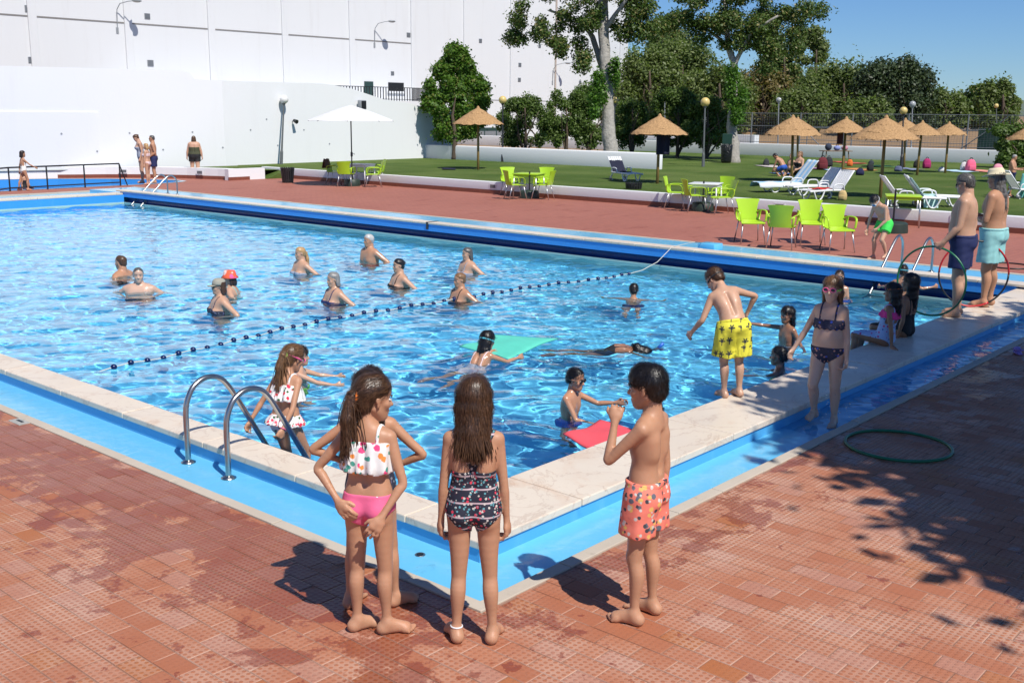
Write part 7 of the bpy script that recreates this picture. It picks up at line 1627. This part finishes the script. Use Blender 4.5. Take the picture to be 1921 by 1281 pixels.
# --- men with hoops
P = (9.04, -.12, .1); ms = person('man in navy shorts and sunglasses holding a green hoop on the coping', P, facing(P, -84), 1.76, 0, 1.12, 0, 'light', 0, .0105, la=((.12, .16, -1), (.62, .05, -.75)), ra=((-.25, -.35, -.9), (.1, .2, -.9)), hand=(1.1, .6), hair=('short', 'salt'), belly=.5, wear=(('trunks', PR['navy'], .72, .02),), acc=(('glasses', blk),), hp=8)
P = (10.06, -.16, .1); mt = person('man with long grey curls, straw hat and aqua shorts on the coping', P, facing(P, -72), 1.78, 0, 1.02, 0, 'tan', 0, .0105, la=((.12, .15, -1), (.75, -.55, .05)), ra=((.12, -.15, -1), (.75, .5, .1)), hand=(.7, .7), hair=('long', 'salt', 1.5), hp=8, wear=(('trunks', PR['aqua'], .8, .026),), acc=(('hat', mat('straw_hat', (.62, .55, .38), .8, bump=.4, bscale=60), .72, .4, blk, 'hat'),))
def hand_world(c, i):
    t = c['t']; M_ = Matrix.Rotation(t.rotation_euler.z, 3, 'Z'); w = Vector(c['WR'][i]) + Vector(nv(c['WR'][i] - c['EL'][i])) * .075; return Vector(t.location) + M_ @ w
hw_ = hand_world(ms, 0); hh_r = .43
yaw_h = math.atan2(CAM[1] - hw_.y, CAM[0] - hw_.x)
h1 = hoop('green hula hoop held upright by the man in navy shorts', (hw_.x + .02, hw_.y + .06, hw_.z - hh_r), hh_r, (R_(90), 0, yaw_h + R_(90) - R_(22)), M['green_hoop'])
h2 = hoop('red and black hula hoop standing between the two men', (9.80, -.04, .1 + hh_r + .014), hh_r, (R_(90), 0, yaw_h + R_(90) + R_(12)), M['red_hoop'], .0125, M['black_plastic'])
# --- far deck
P = at(1650, 488); person('boy in bright green trunks and blue goggles stooping on the far deck', P, facing(P, -142), 1.36, 1, .95, 0, 'light', .3, .0115, lean=(.55, 0, .85), chest=(.6, 0, .75), ra=((.05, -.3, -1), (.15, -.1, -1)), la=((.05, .12, -1), (.55, -.45, -.75)), ll=((.55, .1, -.9), (-.45, .05, -.9)), rl=((.42, -.12, -.9), (-.12, -.05, -1)), hp=18, hair=('crop', 'black'), wear=(('trunks', PR['green'], .5, .016),), acc=(('mask', whitep, bluel, whitep),))
def stand(label, px, py, top, phi, child, girth, fem, tone, hair, wear, res=.017, acc=(), **kw):
    P = at(px, py); H = topz(np.array(P), top); return person(label, P, facing(P, phi), H * .985, child, girth, fem, tone, 0, res, hair=hair, wear=wear, acc=acc, **kw)
stand('girl in a white swimsuit striding past the black railing', 44, 358, 280, 72, .9, .95, 1, 'tan', ('bob', 'dark'), (('suit', PR['white'], .2, .9, True, 'swimsuit', .17),), ra=((.7, -.25, -.7), (.85, -.15, -.5)), la=((-.25, .25, -.95), (-.05, .1, -1)), ll=((-.3, .04, -1), (-.3, .02, -1)), rl=((.3, -.04, -1), (-.05, 0, -1)))
stand('tall woman with tied dark hair looking down beside the man in navy shorts', 268, 344, 250, -95, 0, .95, 1, 'light', ('bun', 'brown'), (('suit', PR['grey']),), hp=25, lean=(.1, 0, 1), la=((-.2, .1, -1), (.3, .1, -.9)), ra=((-.35, -.2, -.9), (-.1, -.1, -1)))
stand('blond person in a pale pink bikini walking with the man in navy shorts', 279, 347, 268, -70, .25, .92, 1, 'light', ('bob', 'blond'), (('band', PR['pinkw'], -.06, -.13), ('brief', PR['pinkw'])))
stand('man in navy shorts with short grey hair by the paddling pool', 291, 344, 253, -88, 0, 1.0, 0, 'tan', ('crop', 'salt'), (('trunks', PR['navy'], .72, .02),), la=((-.25, .1, -1), (.75, -.1, -.55)), ra=((.1, -.15, -1), (.6, .1, -.6)), acc=(('glasses', blk),))
stand('woman in an olive top and black shorts walking away from the pool', 367, 335, 254, 4, 0, 1.45, 1, 'light', ('bob', 'light'), (('trunks', PR['black'], .5, .012), ('top', PR['olive'])), la=((0, .3, -1), (.1, .12, -1)), ra=((0, -.3, -1), (.1, -.12, -1)), ll=((.12, .06, -1), (-.1, .02, -1)), rl=((-.1, -.06, -1), (-.12, -.02, -1)))
P = at(180, 347, -.28); person('small child standing in the paddling pool behind the railing', (P[0], P[1], 0), facing(P, 200), 1.1, 1, 1, 0, 'light', .5, .017, z_head=topz(np.array(P), 329), feet='torso', hair=('crop', 'dark'), wear=(('suit', PR['pinkw']),))
P = at(48, 352, -.28); person('child in dark swimwear sitting on the paddling pool steps behind the striding girl', (P[0], P[1], 0), facing(P, 150), 1.25, 1, 1, 1, 'tan', .5, .017, z_head=topz(np.array(P), 320), feet='torso', hair=('long', 'black'), wear=(('suit', PR['black']),), ll=((1, .2, 0), (.1, 0, -1)), rl=((1, -.2, 0), (.1, 0, -1)))
# --- on the lawn
def sit(label, px, py, top, phi, child, tone, hair, wear, pose, fem=0, girth=1.0, H=None, **kw):
    P = at(px, py, GZ); return person(label, P, facing(P, phi), H or 1.6, child, girth, fem, tone, 0, .018, hair=hair, wear=wear, feet='hip', z_hip=.11 if pose != 'crouch' else .32, **kw)
SITL = dict(ll=((.85, .2, .45), (.5, .05, -.85)), rl=((.9, -.2, .3), (.5, 0, -.8)), lean=(-.1, 0, 1), la=((.3, .3, -.9), (.8, -.1, -.3)), ra=((-.4, -.3, -.9), (-.1, -.1, -1)))
sit('boy in blue trunks crouching on the grass beside the sitting woman', 1469, 331, 305, -60, .7, 'tan', ('crop', 'black'), (('trunks', PR['blue'], .6),), 'crouch', 0, 1.0, 1.35, lean=(.75, 0, .65), la=((.3, .1, -1), (.3, 0, -1)), ra=((.3, -.1, -1), (.3, 0, -1)), ll=((.8, .2, -.3), (-.7, 0, -.6)), rl=((.8, -.2, -.3), (-.7, 0, -.6)))
sit('woman with brown hair sitting on the grass under a parasol', 1497, 330, 300, -130, 0, 'light', ('bob', 'light'), (('suit', PR['black']),), 'sit', 1, 1.15, 1.62, **SITL)
sit('small child sitting upright on the grass behind the crouching boy', 1482, 325, 296, -150, 1, 'light', ('crop', 'dark'), (('trunks', PR['red']),), 'sit', 0, 1.0, 1.3, **SITL)
P = at(1893, 369, GZ); mr = person('man in navy and aqua shorts shaking out an aqua towel on the lawn', P, facing(P, 100), topz(np.array(P), 290) - GZ, 0, 1.1, 0, 'tan', 0, .017, la=((.35, .2, -.9), (.95, .1, .1)), ra=((.4, -.2, -.85), (.95, .1, -.05)), hair=('crop', 'grey'), hp=15, belly=.4, wear=(('trunks', PR['navy'], .6, .02),))
hw_ = hand_world(mr, 1); cloth('towel', 'aqua towel held up by the man on the lawn', 'towel', hw_, facing(P, 180), .8, 1.1, lambda u, v: (.06 * math.sin(u * 14) - .02, u + .38 + (v - .55) * .1, (v - .55) * 1.0 - abs(u) * .25), mat('aqua_towel', (.16, .48, .44), .95, bump=.5, bscale=80), 18, 14)
# straw hats off; splash droplets at the wading girl's feet
r = random.Random(2); mb = MB()
for _ in range(70):
    c_ = (3.83 + r.gauss(0, .12), -.83 + r.gauss(0, .12), cz + .03 + abs(r.gauss(0, .11))); mb.ball(c_, r.uniform(.003, .007), 6)
tag(mb.build('splash_droplets', M['thin_water'], None, True), 'tiny water droplets splashing round the wading girl', 'splash', None, 'stuff')
